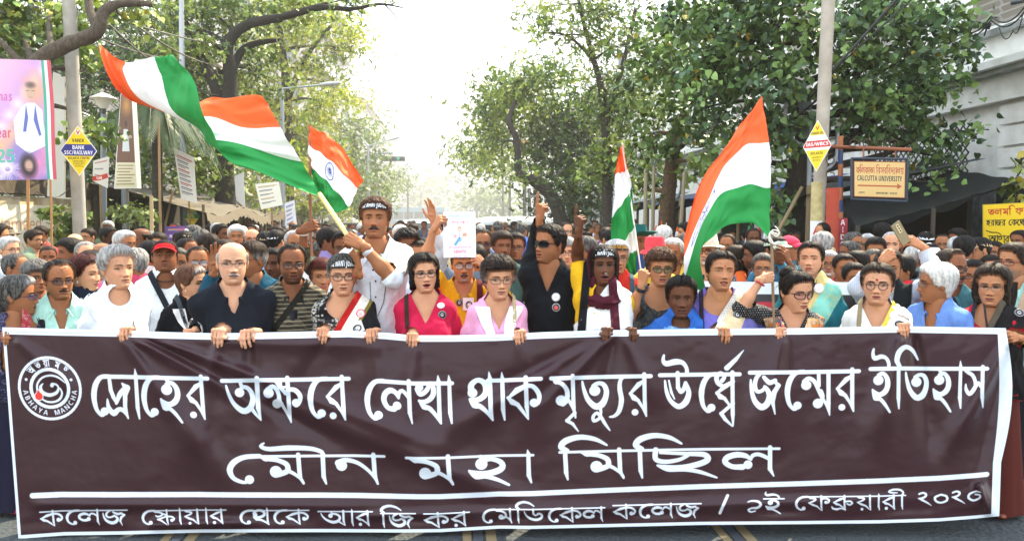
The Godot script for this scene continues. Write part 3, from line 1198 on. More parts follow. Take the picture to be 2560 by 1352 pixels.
func arm_t(j:Dictionary,p:Vector3)->float:
	var best:=1e9
	var r:=-1.0
	var fl:Field=j.fl
	var n:=fl.A.size()
	for i in n:
		var q:=p-fl.A[i]
		var u:=clampf(q.dot(fl.D[i])*fl.IL[i],.0,1.0)
		q-=fl.D[i]*u
		q.z*=fl.FZ[i]
		var e:=q.length()-fl.RA[i]-fl.DR[i]*u
		var k:=i-(n-8)
		if e<best-(.006 if k>=0 else .0):
			best=e
			if k<0:
				r=-1.0
			else:
				k=k%4
				if k==3:
					u=(p-fl.A[i]).dot(fl.D[i])*fl.IL[i]
				r=[.45*u,.45+.55*u,1.0+.35*u,1.35+.65*u][k]
	return r
func neck_cut(style:String,p:Vector3,s:float)->float:
	var q:=p/s
	var ring:=sqrt(q.x*q.x+pow(q.z+.008,2.0))
	var c:=(.073 if style!="scoop" else .092)-ring
	if q.y<1.25:
		c=-1.0
	if q.z>.0:
		match style:
			"v":
				c=maxf(c,minf((q.y-1.265)*.5-absf(q.x),.05))
			"deepv":
				c=maxf(c,minf((q.y-1.16)*.36-absf(q.x),.05))
			"scoop":
				c=maxf(c,.088-Vector2(q.x*.8,q.y-1.395).length())
			"shirt":
				c=maxf(c,minf((q.y-1.285)*.42-absf(q.x),.045))
			"openshirt":
				c=maxf(c,minf((q.y-1.19)*.26-absf(q.x),.045))
			"tee":
				c=maxf(c,.066-Vector2(q.x,q.y-1.42).length())
	return c
func dress(j:Dictionary,style:String,sleeve:float,iso:float,amp:float,seed_:int)->MB:
	var s:float=j.s
	var m:MB=j.fl.surf(iso*s)
	wrinkle(m,amp,seed_)
	var g:=PackedFloat32Array()
	g.resize(m.v.size())
	for i in m.v.size():
		var p:=m.v[i]
		var c:=neck_cut(style,p,s)
		var t:=arm_t(j,p)
		if t>=.0:
			c=maxf(c,(t-sleeve)*.28)
		c=maxf(c,.84*s-p.y)
		g[i]=c
	return clip(m,g)
func collar_mesh(s:float,open_:float,h:=0.036)->MB:
	var m:=MB.new()
	m.grid(41,7,func(u:float,w:float):
		var o2:float=open_+(.34*clampf((w-.4)/.6,.0,1.0))
		var a:float=lerpf(o2,TAU-o2,u)
		var front:=exp(-pow(minf(a-o2,TAU-o2-a)/.55,2.0))
		var r0:=.064
		var y:float
		var r:float
		if w<.4:
			y=lerpf(1.392,1.392+h+.012,w/.4)
			r=r0+.004-.003*w
		else:
			var k:float=(w-.4)/.6
			y=1.392+h+.012-k*(h+.012+.034*front)
			r=r0+.006+.016*sqrt(k)+.022*k*front
		y-=.03*(.5+.5*cos(a))+.012*front
		return Vector3(sin(a)*r*1.06,y,cos(a)*r*1.02-.004)*s)
	return m
func flat_uv(m:MB,k:=1.0)->MB:
	m.uv.clear()
	for p in m.v:
		m.uv.append(Vector2(p.x*k,-p.y*k))
	return m

const TONES:={"pale":"d39f80","fair":"cd9675","mid":"b67e5b","tan":"9c6747","brown":"83533a","dark":"66402d","deep":"4a2c1d"}
const HAIRS:={"black":["0d0b0b","2a2524"],"dark":["17110e","3b2e27"],"brown":["2b1a12","5d4030"],"grey":["55524f","b0aca8"],"salt":["1f1d1c","6f6b67"],"white":["a5a09a","e0dcd6"],"silver":["85827f","cfccc8"],"henna":["2a1210","5e2a24"]}
var _cloth_noise:Texture2D
var _lower:={}
func cloth(hex:String,rough:=.86,k:=3.0)->StandardMaterial3D:
	if _cloth_noise==null:
		_cloth_noise=noise_tex(256,.05,"e6e6e6","ffffff",5,4)
	var key:="cloth%s%s%s"%[hex,rough,k]
	if not _mats.has(key):
		var m:=StandardMaterial3D.new()
		m.albedo_color=Color.html(hex)
		m.albedo_texture=_cloth_noise
		m.uv1_triplanar=true
		m.uv1_scale=Vector3.ONE*k
		m.roughness=rough
		m.metallic_specular=.22
		m.rim_enabled=true
		m.rim=.2
		m.rim_tint=.6
		_mats[key]=m
	return _mats[key]
func hair_cols(h:Dictionary)->Dictionary:
	var d:=h.duplicate()
	var k:Array=HAIRS[h.get("col","black")]
	d.c=hexlin(k[0])
	d.c2=hexlin(k[1])
	for q in ["temple","front"]:
		if h.has(q) and h[q] is String:
			d[q]=hexlin(HAIRS[h[q]][1])
	return d
func lower_mesh(kind:String)->ArrayMesh:
	if not _lower.has(kind):
		var m:=MB.new()
		if kind=="trousers":
			for q in [-1.0,1.0]:
				m.grid(14,9,func(u:float,w:float):
					var a:float=TAU*u
					var y:float=lerpf(.99,.06,w)
					var r:float=lerpf(.105,.062,pow(w,.8))
					var cx:float=q*lerpf(.075,.085,w)
					return Vector3(cx+cos(a)*r,y,sin(a)*r*1.15+.006*sin(y*40.0)*w),true)
		else:
			m.grid(30,10,func(u:float,w:float):
				var a:float=TAU*u
				var y:float=lerpf(1.0,.04,w)
				var r:float=lerpf(.165,.235,w)+.012*w*sin(u*56.0)
				return Vector3(cos(a)*r,y,sin(a)*r*.82),true)
		_lower[kind]=m.commit()
	return _lower[kind]
func shoe_mesh()->ArrayMesh:
	if not _lower.has("shoe"):
		var m:=MB.new()
		m.grid(16,9,func(u:float,w:float):
			var a:float=TAU*u
			var r:float=sin(PI*w)
			var z:float=-cos(PI*w)*.13
			return Vector3(cos(a)*r*(.046 if z>-.02 else .04),.036+sin(a)*r*(.036 if z>.03 else .05)*(1.0 if sin(a)>0 else .9),z+.045),true)
		_lower["shoe"]=m.commit()
	return _lower["shoe"]
func add_lower(o:Node3D,s:float,kind:String,hex:String,shoe:="1c1714",yo:=.0)->void:
	var l:=obj("trousers" if kind=="trousers" else "skirt",lower_mesh(kind),cloth(hex),o)
	l.scale=Vector3(s,(.99*s+yo)/.99,s)
	l.position.y=-yo
	for q in [-1.0,1.0]:
		var sh:=obj("shoe",shoe_mesh(),mat(shoe,.5),o)
		sh.position=Vector3(q*.09*s,-yo,.0)
		sh.rotation.y=q*.15
func place_of(o:Dictionary)->Vector3:
	var d:float=o.get("d",.222*F/o.get("hp",90.0))
	return at(o.px,o.py,d)
func hat_on(o:Node3D,xf:Transform3D,h:Dictionary,lod:=0)->void:
	var m:=MB.new()
	var kind:String=h.get("kind","cap")
	var N:=40 if lod==0 else 24
	match kind:
		"cap":
			m.grid(N,9,func(u:float,w:float):
				var a:float=TAU*u
				var y:float=lerpf(.131,.048,w)
				var r:float=pow(sin(minf(w*1.02,1.0)*PI*.5),.62)
				return Vector3(sin(a)*.086*r,y+.012*cos(a)*w,cos(a)*(.103 if cos(a)>0 else .113)*r-.004),true)
			obj("cap",m,cloth(h.c),o).transform=xf
			var b:=MB.new()
			b.grid(17,7,func(u:float,w:float):
				var a:float=(u-.5)*2.2
				var r0:float=.09+.068*w*cos(a*.55)
				return Vector3(sin(a)*(.088+.004*w),.060-.016*w*w-.03*pow(absf(u-.5)*2.0,2.0)*(.5+w*.3),cos(a)*r0+.018*w))
			b.grid(17,7,func(u:float,w:float):
				var a:float=(.5-u)*2.2
				var r0:float=.09+.067*w*cos(a*.55)
				return Vector3(sin(a)*(.088+.004*w),.056-.016*w*w-.03*pow(absf(u-.5)*2.0,2.0)*(.5+w*.3),cos(a)*r0+.018*w))
			obj("peak",b,cloth(h.get("c2",h.c)),o).transform=xf*Transform3D(Basis(Vector3.UP,deg_to_rad(h.get("turn",.0))),Vector3.ZERO)
		"skull":
			m.grid(N,8,func(u:float,w:float):
				var a:float=TAU*u
				var r:float=pow(sin(w*PI*.5),.6)
				return Vector3(sin(a)*.083*r,lerpf(.128,.062,w),cos(a)*.104*r-.004),true)
			obj("cap",m,cloth(h.c),o).transform=xf
		_:
			var bk:=kind=="bucket"
			m.grid(N,18,func(u:float,w:float):
				var a:float=TAU*u
				var r:float
				var y:float
				if w<.35:
					r=.072*sin(w/.35*PI*.5)+(.0 if bk else .006)
					y=.152-.006*w-(.012*exp(-pow(sin(a)*2.5,2.0))*(1.0-w) if not bk else .0)
				elif w<.7:
					var k:float=(w-.35)/.35
					r=lerpf(.073,.094,k)+(.004*sin(a*7.0+k*3.0) if bk else .0)
					y=lerpf(.150,.052,k)
				else:
					var k:float=(w-.7)/.3
					r=.094+k*h.get("brim",.052)
					y=.052-k*h.get("drop",.032)+.006*sin(a*3.0)*k
				return Vector3(sin(a)*r*.93,y,cos(a)*r*1.14-.006),true)
			obj("hat",m,cloth(h.c),o).transform=xf
			if h.has("band"):
				var bd:=MB.new()
				bd.grid(N,3,func(u:float,w:float):
					var a:float=TAU*u
					var r:float=lerpf(.0915,.0965,w)
					return Vector3(sin(a)*r*.93,lerpf(.080,.055,w),cos(a)*r*1.14-.006),true)
				obj("hat_band",bd,cloth(h.band),o).transform=xf
func headband(o:Node3D,xf:Transform3D,text:String,ink:String,y:=.075,grow:=.012,shift:=.0)->void:
	var pr:=Print.new(1024,96,Color.html("0e0d0f"))
	words(pr,text,512+shift,48,74,Color.html(ink),330,true)
	var m:=MB.new()
	var tilt:=.10
	for i in 3:
		for j in 65:
			var a:=TAU*j/64.0-PI
			var yy:=y+.024-.023*i
			var q:=prof(minf(yy,.1)-.004)
			var r:=Vector3(sin(a)*(q.x+grow),yy+tilt*.09*cos(a),(q.y*pow(maxf(cos(a),0),.9)+grow*cos(a) if cos(a)>0 else (q.z+grow)*cos(a)))
			m.v.append(r)
			m.uv.append(Vector2(j/64.0,i*.5))
	for i in 2:
		for j in 64:
			m.quad(i*65+j,i*65+j+1,i*65+66+j,i*65+65+j)
	obj("headband",m,tmat(pr.tex(),.8),o).transform=xf
func pin(o:Node3D,fl:Field,x:float,y:float,r:float,m:Material,off:=0.024,tall:=1.0)->void:
	var z:=.34
	while z>-.1 and fl.dist(Vector3(x,y,z))>.006:
		z-=.006
	var e:=.01
	var n:=Vector3(fl.dist(Vector3(x+e,y,z))-fl.dist(Vector3(x-e,y,z)),fl.dist(Vector3(x,y+e,z))-fl.dist(Vector3(x,y-e,z)),fl.dist(Vector3(x,y,z+e))-fl.dist(Vector3(x,y,z-e))).normalized()
	n=(n+Vector3(0,.0,.5)).normalized()
	var b:=MB.new()
	b.v.append(Vector3(0,0,.006))
	b.uv.append(Vector2(.5,.5))
	for k in [[.9,.005],[1.0,.002],[1.0,-.002]]:
		for i in 24:
			var a:=TAU*i/24.0
			b.v.append(Vector3(cos(a)*r*k[0],sin(a)*r*k[0]*tall,k[1]))
			b.uv.append(Vector2(.5+cos(a)*.5*k[0],.5-sin(a)*.5*k[0]))
	for i in 24:
		var i2:=(i+1)%24
		b.ix.append_array(PackedInt32Array([0,1+i2,1+i]))
		for k in 2:
			b.quad(1+k*24+i,1+k*24+i2,25+k*24+i2,25+k*24+i)
	var p:=obj("pin_badge",b,m,o)
	p.transform=Transform3D(Basis.looking_at(-n),Vector3(x,y,z)+n*off)
func card(o:Node3D,called:String,fl:Field,x:float,y:float,w:float,h:float,m:Material,turn:=.0,off:=.026)->void:
	var z:=.34
	while z>-.1 and fl.dist(Vector3(x,y,z))>.006:
		z-=.006
	var b:=MB.new()
	b.grid(5,5,func(u:float,v:float):return Vector3((u-.5)*w,(.5-v)*h,.004*sin(u*4.0)))
	var p:=obj(called,b,m,o)
	p.transform=Transform3D(Basis(Vector3(0,0,1),turn),Vector3(x,y,z+off))
func strand(o:Node3D,called:String,fl:Field,pts:Array,r:float,m:Material,off:=0.02)->void:
	var p:=PackedVector3Array()
	var rad:=PackedFloat32Array()
	for i in pts.size()-1:
		for k in 7:
			if k==6 and i<pts.size()-2:
				continue
			var t:=k/6.0
			var x:=lerpf(pts[i][0],pts[i+1][0],t)
			var y:=lerpf(pts[i][1],pts[i+1][1],t)
			var z:=.34
			while z>-.1 and fl.dist(Vector3(x,y,z))>.004:
				z-=.006
			p.append(Vector3(x,y,z+off))
			rad.append(r)
	var b:=MB.new()
	b.tube(p,rad,6)
	obj(called,b,m,o)
func person(o:Dictionary)->Node3D:
	var E:=place_of(o)
	var lod:int=o.get("lod",0)
	var root:=thing("person",o.label,"person",Vector3(E.x,0,E.z),.0,o.get("group","marchers behind the long banner"))
	var toward:=-atan2(E.x,-E.z)
	var by:=deg_to_rad(o.get("byaw",o.get("yaw",.0)*.3))+toward
	root.rotation.y=by
	var H:=E.y+.115
	var sc:float=lerpf(1.0,H/1.70,.5)*o.get("size",.97)
	var yo:float=E.y-1.585*sc
	root.position.y=yo
	var inv:=root.transform.affine_inverse()
	var hs:float=o.get("hs",1.0)
	var tone:=hexlin(TONES[o.get("tone","mid")])
	var face:Dictionary=o.get("face",{}).duplicate()
	if o.get("fem",false):
		face.jaw=face.get("jaw",1.0)*.93
		face.brow=face.get("brow",.95)
		face.nose=face.get("nose",.9)
		if not face.has("lipc"):
			face.lipc=Color(tone.r*.75,tone.g*.36,tone.b*.42)
	face.tone=tone
	face.id=o.label
	for k in ["beardc","browc","lipc"]:
		if face.has(k) and face[k] is String:
			face[k]=hexlin(face[k])
	var rot:=Basis.from_euler(Vector3(-deg_to_rad(o.get("pitch",.0)),deg_to_rad(o.get("yaw",.0))+toward-by,-deg_to_rad(o.get("roll",.0))))
	var head_at:=Transform3D(Basis.from_scale(Vector3.ONE*hs),Vector3(0,E.y-yo,.0))
	var arms:={}
	for side in ["R","L"]:
		if o.has(side):
			var a:Dictionary=o[side].duplicate()
			var c:Vector3=inv*at(a.p[0],a.p[1],a.p[2])
			a.f=(inv.basis*a.f).normalized()
			a.n=(inv.basis*a.n).normalized()
			a.c=c
			a.w=c-a.f*.088*(.95 if a.pose=="grip" else .6)
			if a.has("pole"):
				a.pole=a.pole
			arms[side]=a
	var j:=bones({"s":sc,"fem":1.0 if o.get("fem",false) else .0,"fat":o.get("fat",1.0),"shw":o.get("shw",1.0),"R":arms.get("R",{}),"L":arms.get("L",{})})
	var fl:Field=j.fl
	var s:float=j.s
	fl.bake((.0155 if lod==0 else .022)*o.get("cell",1.0))
	var body:=fl.surf(.0)
	for i in body.v.size():
		body.c.append(tone*(1.0+.06*_noise.get_noise_3dv(body.v[i]*40.0)))
	for side in ["R","L"]:
		var q:=Transform3D()
		var mir:=Basis() if side=="R" else Basis.from_scale(Vector3(-1,1,1))
		var hk:float=(.93 if o.get("fem",false) else 1.0)*s
		var el:Vector3=j[side][1]
		var w:Vector3=j[side][2]
		var htone:=tone*.97
		if arms.has(side):
			var a:Dictionary=arms[side]
			body.add(hand(a.pose),Transform3D(basis_of(a.f,a.n)*mir*Basis.from_scale(Vector3.ONE*hk),w),htone)
		else:
			body.add(hand("rest"),Transform3D(basis_of((w-el).normalized(),Vector3(1 if side=="R" else -1,0,.3))*mir*Basis.from_scale(Vector3.ONE*hk),w),htone)
	body.add(head_mesh(face,lod,rot),head_at)
	obj("body",body,vmat(.5,{"metallic_specular":.28,"subsurf_scatter_enabled":true,"subsurf_scatter_strength":.06}),root)
	var xf:=head_at*Transform3D(rot,Vector3(0,-.11,-.015))*Transform3D(Basis(),Vector3(0,.11,.015))
	if o.has("hair"):
		var h:=hair_cols(o.hair)
		h.id=o.label
		h.tone=tone
		h.wide=face.get("wide",1.0)
		if lod==0 and not h.has("wisps") and h.get("style")!="bald":
			h.wisps=60
			h.wlen=.013
		obj("hair",hair_mesh(h,lod),vmat(.62,{"metallic_specular":.24}),root).transform=xf
	if o.has("must"):
		var mu:Dictionary=o.must.duplicate()
		if mu.has("mc"):
			mu.mc=hexlin(mu.mc)
		if mu.has("mc2"):
			mu.mc2=hexlin(mu.mc2)
		obj("moustache",moustache(mu),vmat(.7),root).transform=xf
	if o.has("glasses"):
		glasses(root,xf,o.glasses)
	if o.has("hat"):
		hat_on(root,xf,o.hat,lod)
	if o.has("band"):
		headband(root,xf,o.band[0],o.band[1],o.get("bandy",.075),o.get("bandg",.012),o.get("bandx",.0))
	if o.has("earring"):
		var e:=MB.new()
		for q in [-1.0,1.0]:
			e.ball(Vector3(q*.083,-.045,.006),Vector3(.004,o.get("earlen",.006),.004),8,6)
		obj("earrings",e,mat(o.earring,.3,.4),root).transform=xf
	var top:Dictionary=o.get("top",{"c":"dddddd"})
	var iso:float=top.get("iso",.013)
	var tm:Material=top.mat if top.has("mat") else cloth(top.get("c","dddddd"),top.get("rough",.86))
	var shirt:=dress(j,top.get("style","crew"),top.get("sleeve",.75),iso,top.get("amp",.014),hash(o.label)%777)
	obj(top.get("name","shirt"),shirt,tm,root)
	if top.has("collar"):
		obj("collar",collar_mesh(s,top.get("gap",.25),top.get("ch",.036)),cloth(top.collar) if top.collar is String else top.collar,root)
	if top.has("buttons"):
		for k in 4:
			var y:=(1.32-.085*k)*s
			pin(root,fl,.0,y,.006,mat(top.buttons,.4),.016)
			root.get_child(-1).name="button" if k==0 else "button_%03d"%k
	var base:MB=null
	for L in o.get("layers",[]):
		var li:float=L.get("iso",.022)
		var lm:MB=fl.surf(li*s)
		wrinkle(lm,L.get("amp",.008),hash(o.label)%555,Vector3(14,4,12))
		var g:=PackedFloat32Array()
		g.resize(lm.v.size())
		for i in lm.v.size():
			var p:=lm.v[i]/s
			var c:=-1.0
			match L.kind:
				"sash":
					var a:=Vector2(L.line[0],L.line[1])
					var b:=Vector2(L.line[2],L.line[3])
					var dd:=(b-a).normalized()
					var u:=Vector2(p.x,p.y)-a
					var ds:=u.y*dd.x-u.x*dd.y
					c=maxf(L.d0-ds,ds-L.d1)
					if L.has("xmax"):
						c=maxf(c,p.x-L.xmax)
					if L.has("xmin"):
						c=maxf(c,L.xmin-p.x)
					if L.get("front",false):
						c=maxf(c,-.02-p.z)
					c=maxf(c,.075-sqrt(p.x*p.x+pow(p.z+.008,2.0)) if p.y>1.25 else -1.0)
				"scarf":
					var ring:=sqrt(p.x*p.x+pow(p.z+.008,2.0))
					var x:=absf(p.x+.005*sin(p.y*30.0))
					var hi:=maxf(.0,p.y-1.26)
					c=maxf(L.x0+.22*hi-x,x-L.x1-.5*hi) if p.z>-.005 else ring-L.get("back",.12)
					c=maxf(c,p.y-(1.415 if p.z>.02 else 1.44))
					if p.y>1.25:
						c=maxf(c,.066-ring)
					c=maxf(c,L.get("y0",.9)-p.y)
				"cape":
					var v:float=(p.y-L.vy)*L.va-absf(p.x) if p.z>.0 else -1.0
					var ring2:=sqrt(p.x*p.x+pow(p.z+.008,2.0))
					c=maxf(v,.07-ring2 if p.y>1.25 else -1.0)
					c=maxf(c,L.get("y0",1.0)-p.y)
					if L.has("xmax"):
						c=maxf(c,absf(p.x)-L.xmax)
			if p.y<.85:
				c=1.0
			elif c<.0 and absf(p.x)>.1:
				var at_:=arm_t(j,lm.v[i])
				if at_>=.0:
					c=maxf(c,(at_-L.get("armmax",.8))*.28)
			g[i]=c
		lm=clip(lm,g)
		if lm.ix.size():
			obj(L.name,lm,L.mat if L.has("mat") else cloth(L.c),root)
	if o.has("wrap"):
		var W:Dictionary=o.wrap
		var wm:=MB.new()
		var nz:=FastNoiseLite.new()
		nz.frequency=1.0
		nz.seed=hash(o.label)%99
		wm.grid(48,16,func(u:float,w:float):
			var a:float=TAU*u
			var b:float=TAU*w
			var r:float=W.get("t",.03)*(1.0+.35*nz.get_noise_2d(cos(a)*3.0+w*9.0,sin(a)*3.0))
			r*=1.0+.25*sin(b*5.0+a*2.0)
			var R:float=W.get("r",.085)
			return Vector3(sin(a)*(R+cos(b)*r)*1.1,(W.get("y",1.43)-.035)+sin(b)*r*W.get("k",1.3)-.028*cos(a),cos(a)*(R+cos(b)*r))*s,true)
		obj(W.name,wm,W.mat if W.has("mat") else cloth(W.c),root)
	if not o.get("nolegs",false):
		var lw:Array=o.get("lower",["trousers","2a2c33"])
		add_lower(root,s,lw[0],lw[1],lw[2] if lw.size()>2 else "1c1714",yo)
	root.set_meta("kit",j)
	_people.append(Vector3(E.x,E.z,.3))
	return root
var _people:=[]

var _kits:={}
var _wmesh:={}
func kit(fem:bool,style:String,sleeve:float)->Dictionary:
	var key:="%s%s%s"%[fem,style,sleeve]
	if not _kits.has(key):
		var j:=bones({"s":1.0,"fem":1.0 if fem else .0})
		j.fl.bake(.023)
		var skin:MB=j.fl.surf(.0)
		for k in skin.v.size():
			skin.c.append(Color.WHITE)
		for side in ["R","L"]:
			var mir:=Basis() if side=="R" else Basis.from_scale(Vector3(-1,1,1))
			skin.add(hand("rest"),Transform3D(basis_of((j[side][2]-j[side][1]).normalized(),Vector3(1 if side=="R" else -1,0,.3))*mir,j[side][2]),Color.WHITE)
		var sh:=dress(j,style,sleeve,.014,.011,5)
		_kits[key]={"skin":skin,"shirt":sh.commit(),"j":j}
	return _kits[key]
func walker(o:Dictionary)->Node3D:
	var E:=place_of(o) if o.has("px") else Vector3(o.at)
	var lod:int=o.get("lod",1)
	var fem:bool=o.get("fem",false)
	var root:=thing("person",o.label,"person",Vector3(E.x,0,E.z),-atan2(E.x,-E.z)+deg_to_rad(o.get("yaw",.0)),o.get("group","marchers in the crowd"))
	var sc:float=clampf(lerpf(1.0,(E.y+.115)/1.70,.5),.9,1.06)
	var yo:float=E.y-1.585*sc
	root.position.y=yo
	var top:Array=o.get("top",["shirt","dddddd"])
	var K:=kit(fem,top[0],1.0 if not fem else .8)
	var tone:String=o.get("tone","mid")
	var face:Dictionary=o.get("face",{}).duplicate()
	var key:="%s|%s|%s|%s|%s"%[fem,tone,face,lod,top[0]]
	if not _wmesh.has(key):
		for k in ["beardc","browc","lipc"]:
			if face.has(k) and face[k] is String:
				face[k]=hexlin(face[k])
		face.tone=hexlin(TONES[tone])
		var b:=MB.new()
		b.add(K.skin,Transform3D(),face.tone)
		if b.c.is_empty():
			for k in K.skin.v.size():
				b.c.append(face.tone)
		b.add(head_mesh(face,lod,Basis()),Transform3D(Basis(),Vector3(0,1.585,0)))
		_wmesh[key]=b.commit()
	var S:=Basis.from_scale(Vector3.ONE*sc)
	var b2:=obj("body",_wmesh[key],vmat(.52,{"metallic_specular":.28}),root)
	b2.basis=S
	var hx:=Transform3D(S,Vector3(0,1.585*sc,0))
	if o.has("hair"):
		var hk:="%s|%s|%s"%[o.hair,lod,tone]
		if not _wmesh.has(hk):
			var hh:=hair_cols(o.hair)
			hh.tone=hexlin(TONES[tone])
			_wmesh[hk]=hair_mesh(hh,lod).commit()
		obj("hair",_wmesh[hk],vmat(.62,{"metallic_specular":.24}),root).transform=hx
	if o.has("must"):
		var mu:Dictionary=o.must.duplicate()
		for k in ["mc","mc2"]:
			if mu.has(k):
				mu[k]=hexlin(mu[k])
		var mk:="must%s"%o.must
		if not _wmesh.has(mk):
			_wmesh[mk]=moustache(mu).commit()
		obj("moustache",_wmesh[mk],vmat(.7),root).transform=hx
	if o.has("glasses"):
		glasses(root,hx,o.glasses)
	if o.has("hat"):
		hat_on(root,hx,o.hat,1)
	var sh:=obj("shirt" if not fem else "kurta",K.shirt,cloth(top[1]),root)
	sh.basis=S
	if top.size()>2 and not _wmesh.has("collar"):
		_wmesh["collar"]=collar_mesh(1.0,.3).commit()
	if top.size()>2:
		var cm:=obj("collar",_wmesh["collar"],cloth(top[2]),root)
		cm.basis=S
	if o.has("strap"):
		var sk:="strap%s"%fem
		if not _wmesh.has(sk):
			var fl:Field=K.j.fl
			var lm:=fl.surf(.022)
			var g:=PackedFloat32Array()
			for p in lm.v:
				var u:=(p.x-.09)*.8-(p.y-1.4)*-.45
				g.append(maxf(absf(u)-.02,maxf(1.0-p.y,.075-Vector2(p.x,p.z).length())))
			_wmesh[sk]=clip(lm,g).commit()
		var so:=obj("bag_strap",_wmesh[sk],cloth(o.strap),root)
		so.basis=S
	add_lower(root,sc,"skirt" if fem else "trousers",o.get("low","3a3a40"),"1c1714",yo)
	_people.append(Vector3(E.x,E.z,.25))
	return root

func P3(a:Array)->Vector3:
	return at(a[0],a[1],a[2])
func rope(pts:Array,r:float,sag:=0.0,m:MB=null)->MB:
	if m==null:
		m=MB.new()
	var p:=PackedVector3Array()
	var rr:=PackedFloat32Array()
	for i in pts.size()-1:
		for k in 8:
			var t:=k/8.0
			p.append(P3(pts[i]).lerp(P3(pts[i+1]),t)-Vector3(0,sag*4.0*t*(1.0-t),0))
			rr.append(r)
	p.append(P3(pts[-1]))
	rr.append(r)
	m.tube(p,rr,5)
	return m
func smooth_path(pts:Array,per:=6)->Array:
	var p:=PackedVector3Array()
	var r:=PackedFloat32Array()
	for i in pts.size()-1:
		var a:=P3(pts[i])
		var b:=P3(pts[i+1])
		var a0:=P3(pts[maxi(i-1,0)])
		var b1:=P3(pts[mini(i+2,pts.size()-1)])
		for k in per:
			var t:=float(k)/per
			p.append(a.cubic_interpolate(b,a0,b1,t))
			r.append(lerpf(pts[i][3],pts[i+1][3],t))
	p.append(P3(pts[-1]))
	r.append(pts[-1][3])
	return [p,r]
func bark_tube(m:MB,path:Array,seed_:int,sides:=14)->void:
	var o:=m.v.size()
	m.tube(path[0],path[1],sides)
	var n:=FastNoiseLite.new()
	n.seed=seed_
	n.frequency=1.0
	var q:PackedVector3Array=path[0]
	for i in range(o,o+q.size()*sides):
		var c:=q[(i-o)/sides]
		var d:=m.v[i]-c
		m.v[i]=c+d*(1.0+.16*n.get_noise_3d(m.v[i].x*9,m.v[i].y*3,m.v[i].z*9)+.1*n.get_noise_3d(m.v[i].x*30,m.v[i].y*9,m.v[i].z*30))
var _leaf:={}
func leaf_mesh(kind:String)->ArrayMesh:
	if not _leaf.has(kind):
		var m:=MB.new()
		if kind=="heart":
			var w:=[.0,.30,.42,.36,.2,.06,.0]
			var y:=[.0,.04,.2,.45,.7,.88,1.1]
			for i in 7:
				m.v.append_array(PackedVector3Array([Vector3(-w[i],y[i]-(.05 if i==1 else .0),.10*w[i]/.42-.1*y[i]*y[i]),Vector3(0,y[i],-.1*y[i]*y[i]),Vector3(w[i],y[i]-(.05 if i==1 else .0),.10*w[i]/.42-.1*y[i]*y[i])]))
			for i in 6:
				m.quad(i*3,i*3+3,i*3+4,i*3+1)
				m.quad(i*3+1,i*3+4,i*3+5,i*3+2)
		elif kind=="spray":
			for k in 5:
				var a:float=[-1.1,-.55,.0,.55,1.1][k]
				var b:=Vector3(0,.1*k,0)
				var d=Vector3(sin(a),cos(a),.15*(k%2)-.07)*[.55,.62,.7,.62,.55][k]
				var s:=Vector3(cos(a),-sin(a),.2)*.13
				var o:=m.v.size()
				m.v.append_array(PackedVector3Array([b,b+d*.45-s,b+d,b+d*.45+s]))
				m.quad(o,o+1,o+2,o+3)
		else:
			m.v.append_array(PackedVector3Array([Vector3(0,0,0),Vector3(-.24,.42,.07),Vector3(0,.5,0),Vector3(.24,.42,.07),Vector3(0,1,-.12)]))
			for t in [[0,1,2],[0,2,3],[1,4,2],[2,4,3]]:
				m.ix.append_array(PackedInt32Array(t))
		_leaf[kind]=m.commit()
	return _leaf[kind]
func leaf_mat(back:=.5)->StandardMaterial3D:
	return vmat(.42,{"metallic_specular":.42,"backlight_enabled":true,"backlight":Color(.72,.78,.2)*back*1.2})
